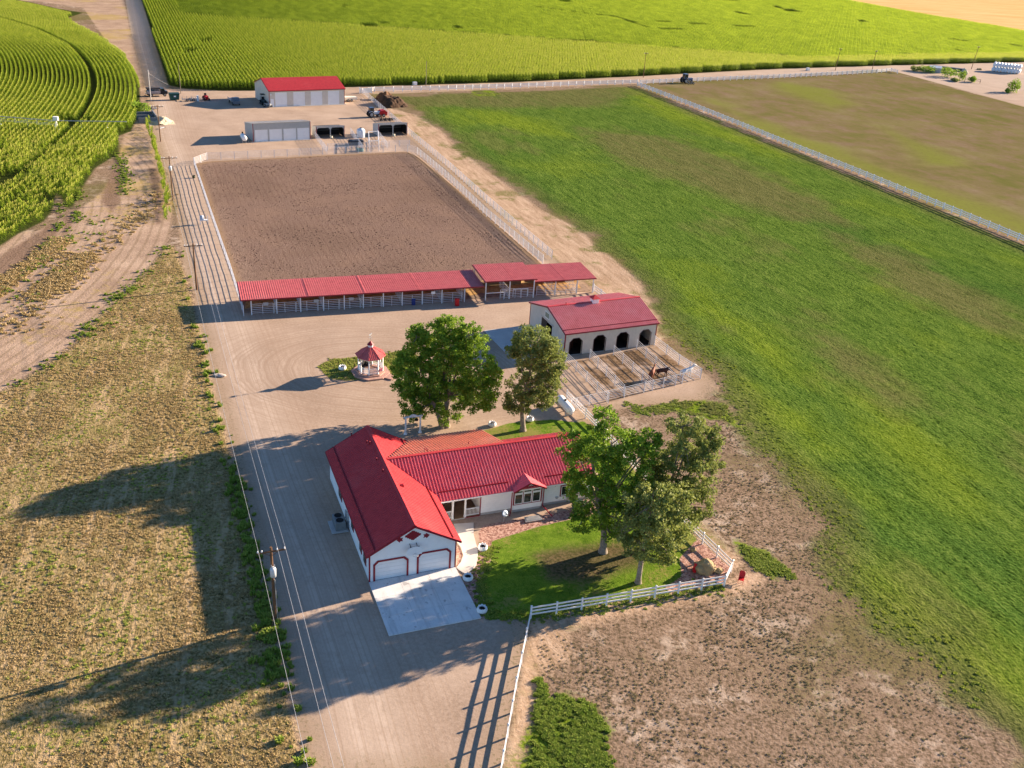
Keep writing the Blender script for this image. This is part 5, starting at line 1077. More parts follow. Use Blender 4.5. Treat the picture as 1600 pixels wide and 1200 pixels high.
P_ = fill(GAZLAWN, 2600, 0.1); sc('grass', P_, dryg, 0.5, 1.0, 'rough grass island around the gazebo', 'grass')
lw = np.concatenate([along(PX((766,850),(757,885),(748,912),(760,962),(829,964)), 300, 0.4), along([FYA, FYB], 420, 0.45)])
sc('grass', lw, frg, 0.35, 0.8, 'longer grass along the lawn edge and fence', 'grass')
clod = quads_obj('clod', *blades(rng, 7, 0.10, 0.04, 0.12, 0.10, 0.18, 0.6), mat('clod_soil', (0.14, 0.095, 0.07), 0.95, 0.3))
P_ = fill(ARENA, 24000, 0.8); P_ = P_[soft_noise(P_, 0.25, 91)+rng.normal(0, .35, len(P_)) > 0.05]; sc('clods', P_, clod, 0.3, 0.7, 'clods and droppings on the harrowed arena', 'clods')
# ---------------------------------------------------------------- trees
def vplane(px, py, by):
    d = RIGHT*((px-800)/FPX)+DOWN*((py-600)/FPX)+FWD; t = by/d.y; return Vector((d.x*t, by, CAM_H+d.z*t))
BARK = mat('pale_bark', (0.30, 0.25, 0.20), 0.9, 0.3, 4.0, bump=0.8, c2=(0.15, 0.12, 0.09))
LEAFA = leaf_mat('cottonwood_leaf', [(0.07, 0.14, 0.02), (0.15, 0.27, 0.03), (0.27, 0.40, 0.05), (0.45, 0.52, 0.12)], 0.36, 0.5, tc=(0.36, 0.50, 0.03))
LEAFB = leaf_mat('olive_poplar_leaf', [(0.12, 0.16, 0.05), (0.22, 0.27, 0.075), (0.35, 0.38, 0.12), (0.52, 0.52, 0.24)], 0.32, 0.5, tc=(0.4, 0.44, 0.08))
def tree(name, label, base, blobs, trunk_r, stems, seed, leafm, dens=1.0, leaf=0.2, low=1.0, cr=0.52):
    r = np.random.default_rng(seed); b = at(*base); t = thing(name, label, 'tree', b)
    C = []; tot = []
    for k, (px, py, rx, ry) in enumerate(blobs):
        c = vplane(px, py, b.y); ex = (vplane(px+rx, py, b.y)-c).length; ez = abs(vplane(px, py-ry, b.y).z-c.z)*0.97
        dy = r.uniform(-0.3, 0.3)*ex if k else 0
        C.append((np.array([c.x-b.x, dy*1.6, c.z]), np.array([ex, ex*0.95, ez])))
    # limbs
    mb = MB(); ends = []
    tops = sorted(range(len(C)), key=lambda i: -C[i][1].prod())
    zs = min(c[0][2]-c[1][2] for c in C); fork = max(1.5, zs*0.8+1.0)
    for s_ in range(stems):
        off = np.array([r.normal(0, 0.35), r.normal(0, 0.25), 0]) if stems > 1 else np.zeros(3)
        c, e = C[tops[s_ % len(tops)]]; tip = c+np.array([0, 0, e[2]*0.6]); p0 = off; p1 = off*1.4+np.array([r.normal(0, .15), r.normal(0, .15), fork]); p2 = p1*0.5+c*0.5; p2[2] = (fork+c[2])/2
        rr = trunk_r*(0.75 if stems > 1 else 1); mb.tube([tuple(p0-np.array([0, 0, .1])), tuple((p0*0.9+p1*0.1)+np.array([0, 0, 0.25])), tuple(p1), tuple(p2), tuple(c), tuple(tip)], [rr*1.5, rr*1.05, rr*0.85, rr*0.6, rr*0.36, 0.03], 10); ends.append((p1, p2, c))
    Pc = []
    for c, e in C:
        n = max(6, int(e.prod()**0.667*11*dens)); u = r.normal(0, 1, (n, 3)); u /= np.linalg.norm(u, axis=1)[:, None]; rad_ = r.uniform(0.35, 1.0, n)**0.6
        Pc.append(c+u*rad_[:, None]*e)
        s0 = ends[r.integers(len(ends))]; st = s0[0]*0.4+s0[1]*0.6; md = (st+c)/2+np.array([0, 0, 0.4]); mb.tube([tuple(st), tuple(md), tuple(c)], [trunk_r*0.36, trunk_r*0.24, 0.05], 6)
        for q in range(7):
            tp = Pc[-1][r.integers(n)]; md = (tp+c)/2+r.normal(0, 0.2, 3); mb.tube([tuple(c), tuple(md), tuple(tp)], [0.06, 0.04, 0.015], 5, cap=False)
    mb.build('trunk', BARK, t)
    Pc = np.concatenate(Pc); Pc = Pc[Pc[:, 2] > 0.7*low]
    allQ = []; allT = []
    tree_top = max(c[0][2]+c[1][2] for c in C)
    for p in Pc:
        k = int(r.integers(40, 105)); cl = r.normal(0, 1, (k, 3)); cl /= np.linalg.norm(cl, axis=1)[:, None]; cl = p+cl*(r.uniform(0.1, 1, k)**0.55)[:, None]*cr*r.uniform(0.65, 1.25)*np.array([1, 1, 0.8])
        n_ = r.normal(0, 1, (k, 3))+np.array([0, 0, 0.5]); n_ /= np.linalg.norm(n_, axis=1)[:, None]; a_ = np.cross(n_, r.normal(0, 1, (k, 3))); a_ /= np.linalg.norm(a_, axis=1)[:, None]; b_ = np.cross(n_, a_); s_ = leaf*r.uniform(0.4, 1.2, k)[:, None]
        allQ.append(np.stack([cl-a_*s_*.55, cl-b_*s_*.45, cl+a_*s_*.6, cl+b_*s_*.45], 1)); allT.append(np.clip(r.uniform(0.2, 0.6)+r.normal(0, 0.13, k), 0, 1))
    Q = np.concatenate(allQ); T = np.concatenate(allT); o = quads_obj('crown', Q, T, leafm, True); o.parent = t
    return t
tree('cottonwood_tree', 'broad many stemmed green tree standing behind the house', (698, 668), [(705,570,42,60),(655,585,42,68),(745,572,34,62),(700,632,36,32),(648,628,26,26),(750,612,34,28),(652,528,20,20),(705,515,24,20),(735,520,16,20),(772,590,14,24),(632,580,22,40),(690,548,45,45),(640,655,14,14)], 0.42, 3, 101, LEAFA, 1.4, 0.21)
tree('poplar_tree', 'olive green single trunked tree on the grass behind the house, left of the propane tank', (817, 672), [(836,545,42,34),(838,530,34,22),(832,600,40,28),(812,628,28,18),(858,600,24,30),(806,540,18,26),(864,560,20,34),(850,625,22,16),(795,636,12,10)], 0.3, 1, 102, LEAFB, 1.2, 0.21)
tree('cottonwood_tree', 'bright green tree on the front lawn, overhanging the right end of the house', (942, 862), [(925,720,44,52),(955,690,44,44),(992,715,34,55),(930,772,40,44),(962,800,42,40),(896,700,24,26),(1002,778,30,38),(903,758,24,26),(945,655,22,16),(912,812,28,20),(985,828,26,22),(950,830,20,14),(1018,700,18,26)], 0.34, 1, 103, LEAFA, 0.95, 0.21)
tree('poplar_tree', 'rightmost and widest olive tree, standing against the yard fence', (1030, 852), [(1072,700,50,48),(1056,750,54,46),(1102,730,30,56),(1040,790,56,44),(1066,660,36,20),(1085,790,30,24),(1110,690,18,28),(1020,740,24,34)], 0.3, 1, 104, LEAFB, 0.95, 0.21)
tree('poplar_tree', 'smallest olive tree of the front lawn, its slim trunk nearest the white fence', (997, 910), [(1018,790,50,40),(1040,828,46,36),(1050,790,34,34),(1000,845,32,26),(1042,862,24,18),(980,820,24,24),(1030,775,30,22)], 0.24, 1, 105, LEAFB, 1.0, 0.21)
# far right yard shrubs
def shrub(name, label, px, py, w_, h, seed, leafm=LEAFA, cat='shrub', group=None):
    r = np.random.default_rng(seed); t = thing(name, label, cat, at(px, py), None, group)
    mb = MB(); 
    for k in range(5): a = r.uniform(0, 6.28); mb.tube([(0, 0, 0), (w_*0.2*math.cos(a), w_*0.2*math.sin(a), h*0.5), (w_*0.35*math.cos(a), w_*0.35*math.sin(a), h*0.8)], [0.05, 0.035, 0.01], 5)
    mb.build('stem', BARK, t); k = 900; cl = r.normal(0, 1, (k, 3)); cl /= np.linalg.norm(cl, axis=1)[:, None]; cl *= (r.uniform(0.2, 1, k)**0.5)[:, None]*np.array([w_/2, w_/2, h/2])*(1+0.25*np.sin(cl[:, :1]*5+seed)); cl[:, 2] += h*0.52
    n_ = r.normal(0, 1, (k, 3)); n_ /= np.linalg.norm(n_, axis=1)[:, None]; a_ = np.cross(n_, r.normal(0, 1, (k, 3))); a_ /= np.linalg.norm(a_, axis=1)[:, None]; b_ = np.cross(n_, a_); s_ = 0.28*min(1.6, w_/2.5)*r.uniform(0.6, 1.2, k)[:, None]
    o = quads_obj('foliage', np.stack([cl-a_*s_*.5, cl-b_*s_*.4, cl+a_*s_*.5, cl+b_*s_*.4], 1), np.clip(r.normal(0.5, 0.2, k), 0, 1), leafm, True); o.parent = t; return t
shrub('shrub', 'round dark green bush alone on the bare yard at the right edge', 1583, 144, 5.2, 4.6, 1)
shrub('shrub', 'small low bush left of the round bush on the bare yard', 1574, 145, 2.6, 1.6, 2)
shrub('shrub', 'long dark green bush beside the dark roofed trailer', 1481, 120, 8.0, 3.6, 3)
shrub('shrub', 'pale bush at the left point of the overgrown yard corner', 1432, 111, 5.5, 2.0, 4, LEAFB)
shrub('shrub', 'middle bush of the overgrown yard corner, left of the white shed roof', 1448, 113, 7.0, 2.6, 5)
shrub('shrub', 'upright bush at the right end of the overgrown yard corner', 1503, 125, 3.0, 3.6, 6)
shrub('shrub', 'dark bush inside the small wire cage on the bare yard', 1519, 128, 3.4, 2.2, 7)
shrub('shrub', 'low pale green bush in front of the long dark bush', 1492, 127, 4.0, 1.2, 8, LEAFB)
shrub('shrub', 'blue green shrub under the right house windows, against the rock bed', 903, 797, 1.9, 1.2, 9, leaf_mat('spruce_blue_leaf', [(0.03, 0.06, 0.05), (0.08, 0.14, 0.12), (0.16, 0.24, 0.2)], 0.1))
shrub('shrub', 'dark green bush at the head of the plant strip beside the far yard', 219, 178, 4.5, 3.0, 10)
# ---------------------------------------------------------------- poles and wires
WOODP = mat('brown_pole_wood', (0.17, 0.09, 0.045), 0.85, 0.25, 3.0, c2=(0.08, 0.045, 0.03))
WOODG = mat('grey_pole_wood', (0.20, 0.17, 0.13), 0.85, 0.25, 3.0)
def pole(label, px, py, h, arm=2.6, trans=False, material=WOODP, arms_z=0.35, head=67.0, r=0.15, lean=(0, 0), cond=False):
    t = thing('utility_pole', label, 'utility pole', at(px, py), head, 'utility poles'); lx, ly = lean
    mb = MB(); mb.tube([(0, 0, -0.2), (lx*.5, ly*.5, h/2), (lx, ly, h)], [r, r*0.85, r*0.65], 10); mb.build('shaft', material, t)
    if arm:
        z = h-arms_z; mb = MB(); mb.bar((lx-arm/2, ly-0.12, z), (lx+arm/2, ly-0.12, z), 0.1, 0.12); mb.bar((lx-arm*.3, ly-0.1, z), (lx, ly-0.05, z-0.5), 0.03, 0.03); mb.bar((lx+arm*.3, ly-0.1, z), (lx, ly-0.05, z-0.5), 0.03, 0.03); ca = mb.build('crossarm', material, t)
        for x in (-arm/2+0.1, -arm*0.32, arm*0.2, arm/2-0.1):
            mb = MB(); mb.lathe([(0.05, 0), (0.07, 0.08), (0.05, 0.1), (0.06, 0.16), (0.0, 0.19)], 8, c=(lx+x, ly-0.12, z+0.06)); mb.build('insulator', DOORW, ca)
    if trans:
        mb = MB(); mb.lathe([(0.0, 0), (0.24, 0.02), (0.25, 0.75), (0.2, 0.86), (0.0, 0.9)], 14, c=(lx+0.02, ly-0.42, h-2.6)); tr = mb.build('transformer', mat('pale_transformer', (0.66, 0.68, 0.70), 0.4), t)
        mb = MB(); mb.tube([(lx-0.1, ly-0.42, h-1.72), (lx-0.1, ly-0.42, h-1.45)], 0.04, 6); mb.tube([(lx+0.14, ly-0.42, h-1.72), (lx+0.14, ly-0.42, h-1.45)], 0.04, 6); mb.bar((lx, ly-0.2, h-2.2), (lx, ly, h-2.2), 0.08, 0.3); mb.build('bushings', GALV, tr)
    if cond: mb = MB(); mb.tube([(lx*.5+0.17, ly*.5-0.05, 0.0), (lx*.8+0.14, ly-0.08, h-3.2)], 0.04, 6); mb.build('conduit', GALV, t)
    return t
PA = pole('nearest utility pole with pale transformer, in dark weeds beside the gravel road', 430.7, 970, 7.5, 2.3, True, cond=True, lean=(-0.05, 0))
PB = pole('dark utility pole left of the long stall shed, its thin shadow across the field', 307.5, 452, 7.1, 2.6)
PC = pole('utility pole with transformer, near the far left corner of the arena', 270.5, 313, 8.3, 2.8, True, r=0.13)
PD = pole('utility pole beside the white gravel heap in the far yard', 251, 221, 8.1, 2.6, r=0.13)
PE = pole('pale pole left of the parked dark truck in the far yard', 236, 158, 8.0, 0, material=mat('pale_pole', (0.62, 0.60, 0.57), 0.6), r=0.12)
PG = pole('thin wooden pole behind the green skip at the maize edge', 282.5, 146, 8.0, 0, material=WOODG, r=0.1)
PH = pole('lone grey pole at the maize edge, right of the machine shed', 665.5, 135, 7.6, 0, material=WOODG, r=0.12)
PI_ = pole('brown pole at the maize edge, above the junction of the white fences', 1005, 121, 8.5, 1.6, material=WOODP, r=0.13)
PJ = pole('dark leaning pole at the maize edge, middle of the far road on the right', 1305, 110, 8.6, 1.4, r=0.13, lean=(0.5, 0))
PK_ = pole('dark pole with white foot where the far road meets the bare yard', 1363, 108, 7.4, 1.0, r=0.13)
PL = pole('rightmost pole, between the dark roofed trailer and the stack of white bales', 1517.5, 108, 9.5, 1.4, r=0.14, lean=(0.9, 0))
def wire(name, label, a, b, sag=0.5, r=0.012, n=14, group=None):
    mb = MB(); a = Vector(a); b = Vector(b); pts = []
    for i in range(n+1): k = i/n; p = a.lerp(b, k); p.z -= sag*4*k*(1-k); pts.append(p-a)
    mb.tube(pts, r, 5); o = mb.build(name, mat('bright_cable', (0.62, 0.62, 0.62), 0.3, metal=0.4), None, a); return tag(o, label, 'cable', group)
def armp(t, x, h, arms_z=0.35): return t.location+Vector((math.cos(t.rotation_euler.z)*x, math.sin(t.rotation_euler.z)*x, h-arms_z+0.22))
GW_ = 'power lines along the gravel road'
low = at(560, 1240); dirr = (PA.location-PB.location)
for x, l in ((-1.05, 'left'), (0.45, 'middle'), (1.05, 'right')):
    wire('power_line', f'{l} one of the three power lines between the two nearest poles', armp(PA, x, 7.5), armp(PB, x, 7.1), 0.9, 0.013, group=GW_)
    e = armp(PA, x, 7.5)+(PA.location-PB.location)*1.0; e.z = 7.5; wire('power_line', f'{l} one of the three power lines leaving the nearest pole towards the photo foot', armp(PA, x, 7.5), e, 0.9, 0.013, group=GW_)
    wire('power_line', f'{l} one of the three power lines beside the arena, between its two poles', armp(PB, x, 7.1), armp(PC, x, 8.3), 0.7, 0.012, group=GW_)
wire('guy_wire', 'thin guy wire slanting from the pale far pole to the maize corner', PE.location+Vector((0, 0, 7.2)), at(262, 132, 2.0), 0.1, 0.02)
# ---------------------------------------------------------------- gazebo
gz = thing('gazebo', 'white octagonal gazebo with red roof and cupola on a brick base', 'gazebo', at(579, 582), 20); gz.scale = (1.05, 1.05, 1.15)
R0 = 1.45; oc = lambda r, k, z: (r*math.cos(math.pi/8+k*math.pi/4), r*math.sin(math.pi/8+k*math.pi/4), z)
BRICK = mat('pink_brick_paving', (0.50, 0.30, 0.24), 0.9, 0.2, 3.0, bump=0.4); 
mb = MB(); mb.slab([oc(2.35, k, 0)[:2] for k in range(8)], 0, 0.14); mb.slab([oc(1.75, k, 0)[:2] for k in range(8)], 0.14, 0.28); mb.build('brick_base', BRICK, gz)
mb = MB(); mb.box(-0.6, 0.6, -3.2, -2.1, 0.0, 0.10); mb.build('brick_step', BRICK, gz)
for k in range(8): p = oc(R0, k, 0); mb = MB(); mb.box(p[0]-0.06, p[0]+0.06, p[1]-0.06, p[1]+0.06, 0.28, 2.3); mb.build('post', DOORW, gz)
for k in range(8):
    if k == 5: continue
    a, b = Vector(oc(R0, k, 0)), Vector(oc(R0, k+1, 0)); mb = MB()
    for z in (0.42, 1.0): mb.bar(a+Vector((0, 0, z)), b+Vector((0, 0, z)), 0.05, 0.07)
    for q in range(1, 9): p = a.lerp(b, q/9); mb.bar(p+Vector((0, 0, 0.42)), p+Vector((0, 0, 1.0)), 0.035, 0.035)
    mb.build('railing', DOORW, gz)
mb = MB()
for k in range(8):
    a, b = Vector(oc(R0, k, 0)), Vector(oc(R0, k+1, 0)); mb.bar(a+Vector((0, 0, 2.25)), b+Vector((0, 0, 2.25)), 0.08, 0.14)
    for s_ in (0.18, 0.82): p = a.lerp(b, s_); q = a if s_ < 0.5 else b; mb.bar(p+Vector((0, 0, 2.18)), q+Vector((0, 0, 1.9)), 0.04, 0.05)
    for q in range(1, 8): p = a.lerp(b, q/8); mb.bar(p+Vector((0, 0, 2.0)), p+Vector((0, 0, 2.2)), 0.03, 0.03)
    mb.bar(a+Vector((0, 0, 1.98)), b+Vector((0, 0, 1.98)), 0.04, 0.05)
mb.build('fascia_trim', DOORW, gz)
mb = MB()
for k in range(8):
    mb.ribbed([oc(1.85, k, 2.2), oc(1.85, k+1, 2.2), oc(0.32, k+1, 3.12), oc(0.32, k, 3.12)], (-math.cos(math.pi/4*(k+1)), -math.sin(math.pi/4*(k+1)), 0.6), 0.22, rw=0.05, rh=0.03)
    mb.bar(oc(1.86, k, 2.23), oc(0.32, k, 3.15), 0.06, 0.04)
mb.build('roof', REDF, gz)
mb = MB(); mb.slab([oc(0.3, k, 0)[:2] for k in range(8)], 3.05, 3.4); cpz = mb.build('cupola', DOORW, gz)
mb = MB(); mb.add([oc(0.44, k, 3.4) for k in range(8)]+[(0, 0, 3.85)], [(k, (k+1) % 8, 8) for k in range(8)]+[tuple(range(7, -1, -1))]); mb.build('cupola_roof', REDT, cpz)
mb = MB(); mb.tube([(0, 0, 3.8), (0, 0, 4.7)], 0.02, 6); mb.bar((-0.35, 0, 4.25), (0.35, 0, 4.25), 0.02, 0.02); mb.bar((0, -0.3, 4.15), (0, 0.3, 4.15), 0.02, 0.02)
mb.wall_u([(-0.3, 4.45), (0.1, 4.45), (0.35, 4.6), (0.2, 4.7), (-0.1, 4.62), (-0.35, 4.7)], -0.01, 0.01); mb.build('weather_vane', GALV, cpz)
mb = MB(); mb.slab([oc(1.6, k, 0)[:2] for k in range(8)], 0.28, 0.31); mb.build('deck', BRICK, gz)
mb = MB(); mb.box(-0.9, 0.9, 0.55, 0.95, 0.62, 0.68); mb.box(-0.9, 0.9, 0.9, 0.96, 0.68, 1.1); 
for x in (-0.8, 0.8): mb.box(x-0.04, x+0.04, 0.6, 0.9, 0.31, 0.62)
mb.build('bench', BLK, gz)
mb = MB(); mb.box(-0.5, 0.3, -1.52, -1.47, 0.6, 0.85); mb.build('banner', mat('plum_cloth', (0.16, 0.02, 0.06), 0.8), gz)
mb = MB(); mb.box(1.42, 1.47, -0.5, 0.2, 0.85, 1.45); mb.build('banner', mat('violet_cloth', (0.18, 0.06, 0.30), 0.8), gz)
# ---------------------------------------------------------------- tyre planters
def planter(label, px, py, s_=1.0):
    t = thing('tyre_planter', label, 'planter', at(px, py), None, 'white tyre planters', rz=random.uniform(0, 3))
    prof = [(0.30, 0), (0.44, 0.06), (0.48, 0.22), (0.40, 0.36), (0.37, 0.42)]; n = 24; vs = []; fs = []
    for j, (r_, z) in enumerate(prof):
        for k in range(n): f = 1+0.10*(j >= 3)*math.cos(8*2*math.pi*k/n); vs.append((r_*f*math.cos(2*math.pi*k/n), r_*f*math.sin(2*math.pi*k/n), z+0.10*(j == 4)*(1+math.cos(8*2*math.pi*k/n))/2))
    for j in range(4):
        for k in range(n): fs.append((j*n+k, j*n+(k+1) % n, (j+1)*n+(k+1) % n, (j+1)*n+k))
    b = len(vs)
    for r_, z in ((0.30, 0.40), (0.29, 0.26)):
        for k in range(n): vs.append((r_*math.cos(2*math.pi*k/n), r_*math.sin(2*math.pi*k/n), z))
    for k in range(n): fs.append((4*n+k, 4*n+(k+1) % n, b+(k+1) % n, b+k)); fs.append((b+k, b+(k+1) % n, b+n+(k+1) % n, b+n+k))
    mb = MB(); mb.add(vs, fs, 0, True); mb.build('tyre', VINYL, t)
    mb = MB(); mb.lathe([(0.285, 0.28), (0.0, 0.30)], 16, c=(0, 0, 0)); mb.build('soil', mat('dark_soil', (0.03, 0.022, 0.016), 0.95), t); t.scale = (s_, s_, s_)
    return t
planter('white tyre planter on the grass island, left of the gazebo', 535, 577, 1.05)
planter('white tyre planter on the gravel at the left tip of the back lawn', 769, 665)
planter('white tyre planter just right of the slim tree trunk behind the house', 828, 657)
planter('white tyre planter in the rock bed, midway along the curved path', 754, 858)
planter('white tyre planter at the corner of path and drive', 731, 905)
planter('white tyre planter at the lower right corner of the drive', 753, 955)
# ---------------------------------------------------------------- yard arch
ar = thing('garden_arch', 'small white wooden arch with flower basket behind the house', 'arch', at(645, 677), 67)
for x in (-0.85, 0.85): mb = MB(); mb.box(x-0.08, x+0.08, -0.08, 0.08, 0, 2.1); mb.lathe([(0.22, 0), (0.16, 0.2)], 8, c=(x, 0, 0)); mb.build('post', DOORW, ar)
mb = MB(); mb.bar((-1.1, 0, 2.15), (1.1, 0, 2.15), 0.14, 0.14); mb.prism([(-0.5+0.1*i, 0.22*math.sin(math.pi*i/10)) for i in range(11)], lambda a, b: (a, -0.04, 2.22+b), lambda a, b: (a, 0.04, 2.22+b)); mb.build('beam', DOORW, ar)
mb = MB(); mb.lathe([(0.02, -0.25), (0.2, -0.15), (0.22, 0)], 10, c=(0.4, 0, 1.75)); mb.bar((0.4, 0, 1.75), (0.4, 0, 2.1), 0.015, 0.015); mb.build('hanging_basket', BLK, ar)
# ---------------------------------------------------------------- propane tank
a_, b_ = at(874, 632, 0.0), at(891, 652, 0.0); pt = thing('propane_tank', 'long white propane tank lying on two feet beside the short white fence', 'gas tank', (a_+b_)/2, hdg(a_, b_))
L_ = 1.9; mb = MB(); prof = [(0.0, -L_)]+[(0.52*math.sin(t_), -L_+0.42*(1-math.cos(t_))) for t_ in np.linspace(0.2, math.pi/2, 6)]; prof = prof+[(r_, -z) for r_, z in prof[::-1]]
mb.v = []; n = 20
vs = [(z, r_*math.cos(2*math.pi*k/n), 0.85+r_*math.sin(2*math.pi*k/n)) for r_, z in prof for k in range(n)]
mb.add(vs, [(i*n+k, i*n+(k+1) % n, (i+1)*n+(k+1) % n, (i+1)*n+k) for i in range(len(prof)-1) for k in range(n)], 0, True); mb.build('tank_shell', VINYL, pt)
mb = MB(); mb.lathe([(0.16, 0), (0.17, 0.14), (0.1, 0.2), (0, 0.21)], 12, c=(-0.1, 0, 1.34)); mb.build('valve_dome', BLK, pt)
for x in (-1.1, 1.1): mb = MB(); mb.box(x-0.12, x+0.12, -0.45, 0.45, 0, 0.42); mb.build('foot', CONC, pt)
# ---------------------------------------------------------------- boulder, chair, marker
def rock(name, label, cat, px, py, rx, ry, rz, seed, material, parent=None, zoff=0.35, flat=1.0, res=3):
    r = np.random.default_rng(seed); n1, n2 = 14*res//2, 20*res//2; vs = []; ph = r.uniform(0, 6, 12)
    for i in range(n1+1):
        for k in range(n2):
            a = math.pi*i/n1; b = 2*math.pi*k/n2; x, y, z = math.sin(a)*math.cos(b), math.sin(a)*math.sin(b), math.cos(a)
            f = 1+0.13*math.sin(3*x+ph[0])*math.sin(2.5*y+ph[1])+0.10*math.sin(5*z+4*x+ph[2])+0.05*math.sin(11*y+9*x+ph[3])+0.03*math.sin(19*x-15*z+ph[4])+0.02*math.sin(31*y+ph[5]); vs.append((x*rx*f, y*ry*f, max(z, -0.6)*rz*f+rz*zoff))
    mb = MB(); mb.add(vs, [(i*n2+k, (i+1)*n2+k, (i+1)*n2+(k+1) % n2, i*n2+(k+1) % n2) for i in range(n1) for k in range(n2)], 0, True)
    o = mb.build(name, material, None, at(px, py)); return tag(o, label, cat)
BOUL = mat('tan_sandstone', (0.42, 0.32, 0.17), 0.95, 0.3, 1.5, bump=1.0, c2=(0.22, 0.16, 0.09))
rock('boulder', 'big tan boulder in the corner rock bed inside the lawn fence', 'boulder', 1100, 892, 1.05, 0.75, 0.85, 5, BOUL)
rock('rock', 'small flat rock right of the big tan boulder', 'rock', 1122, 893, 0.5, 0.35, 0.25, 6, BOUL)
rock('rock', 'small pale rock at the lawn edge, up left of the big boulder', 'rock', 1083, 860, 0.3, 0.25, 0.25, 7, BOUL)
rock('rock', 'pale stone slab at the road edge, near the weeds above the house', 'rock', 343, 587, 0.75, 0.4, 0.16, 8, mat('pale_stone', (0.55, 0.47, 0.40), 0.9, 0.2))
rc = thing('metal_chair', 'small red metal lawn chair outside the fence corner', 'chair', at(1157, 910), 110)
mb = MB(); mb.box(-0.25, 0.25, -0.25, 0.25, 0.38, 0.42); mb.build('seat', REDB, rc); mb = MB(); mb.prism([(-0.25, 0.42), (0.25, 0.42), (0.28, 0.9), (0.15, 1.02), (-0.15, 1.02), (-0.28, 0.9)], lambda a, b: (a, 0.25+(b-.42)*.3, b), lambda a, b: (a, 0.28+(b-.42)*.3, b)); mb.build('backrest', REDB, rc)
for x in (-0.22, 0.22):
    for y in (-0.2, 0.22): mb = MB(); mb.bar((x, y, 0), (x, y, 0.4), 0.035, 0.035); mb.build('leg', REDB, rc)
rb = thing('milk_can', 'dark red milk can standing against the left side of the boulder', 'milk can', at(1085, 893)); mb = MB(); mb.lathe([(0.2, 0), (0.21, 0.5), (0.12, 0.68), (0.13, 0.8)], 14); mb.build('body', REDB, rb); mb = MB(); mb.lathe([(0.15, 0.8), (0.15, 0.86), (0.0, 0.9)], 12); mb.build('lid', REDB, rb)
def barrel(label, px, py, m_, u=1.0, lid=True):
    t = thing('barrel', label, 'barrel', at(px, py)); mb = MB(); mb.lathe([(0.28*u, 0), (0.30*u, 0.05), (0.29*u, 0.3*u), (0.31*u, 0.33*u), (0.29*u, 0.36*u), (0.29*u, 0.62*u), (0.31*u, 0.65*u), (0.29*u, 0.68*u), (0.30*u, 0.92*u)], 18); mb.build('drum', m_, t)
    mb = MB(); mb.lathe([(0.31*u, 0.92*u), (0.31*u, 0.96*u), (0.0, 0.95*u)], 18); mb.build('lid', m_, t); return t
barrel('bright red barrel at the right end of the long stall shed', 714, 477, REDB, 1.15)
barrel('dark blue barrel under the long stall shed, in the middle', 646, 476, BLUE)
def person(name, label, loc, heading, shirt, trousers, skin, hair):
    t = thing(name, label, 'person', loc, heading); me = bpy.data.meshes.new('body')
    J = {0: (0, 0, 0.95), 1: (0, 0, 1.25), 2: (0, 0, 1.45), 3: (0, 0, 1.55), 4: (0, 0.02, 1.66), 5: (0.1, 0, 0.9), 6: (0.12, 0.02, 0.5), 7: (0.12, 0, 0.08), 8: (-0.1, 0, 0.9), 9: (-0.13, 0.03, 0.5), 10: (-0.13, 0, 0.08), 11: (0.2, 0, 1.42), 12: (0.26, 0.02, 1.15), 13: (0.26, 0.15, 0.92), 14: (-0.2, 0, 1.42), 15: (-0.27, 0.04, 1.15), 16: (-0.2, 0.2, 1.0), 17: (0.12, 0.16, 0.05), 18: (-0.13, 0.16, 0.05)}
    E_ = [(0,1),(1,2),(2,3),(3,4),(0,5),(5,6),(6,7),(0,8),(8,9),(9,10),(2,11),(11,12),(12,13),(2,14),(14,15),(15,16),(7,17),(10,18)]
    me.from_pydata([J[i] for i in range(19)], E_, []); o = link(bpy.data.objects.new('body', me), t)
    md = o.modifiers.new('skin', 'SKIN'); R_ = [0.15,0.14,0.15,0.055,0.10,0.09,0.065,0.045,0.09,0.065,0.045,0.06,0.045,0.035,0.06,0.045,0.035,0.04,0.04]
    for i, v in enumerate(me.skin_vertices[0].data): v.radius = (R_[i], R_[i]*0.8); v.use_root = (i == 0)
    md2 = o.modifiers.new('sub', 'SUBSURF'); md2.levels = md2.render_levels = 2
    n_ = NT(name+'_clothes'); z = n_.n('ShaderNodeSeparateXYZ', i_0=n_.obj()).outputs[2]; c = n_.ramp(z, [(0.0, BLKC), (0.07, trousers), (0.93, trousers), (0.96, shirt), (1.0, shirt)], 'CONSTANT'); me.materials.append(n_.done(c, 0.8)); return t
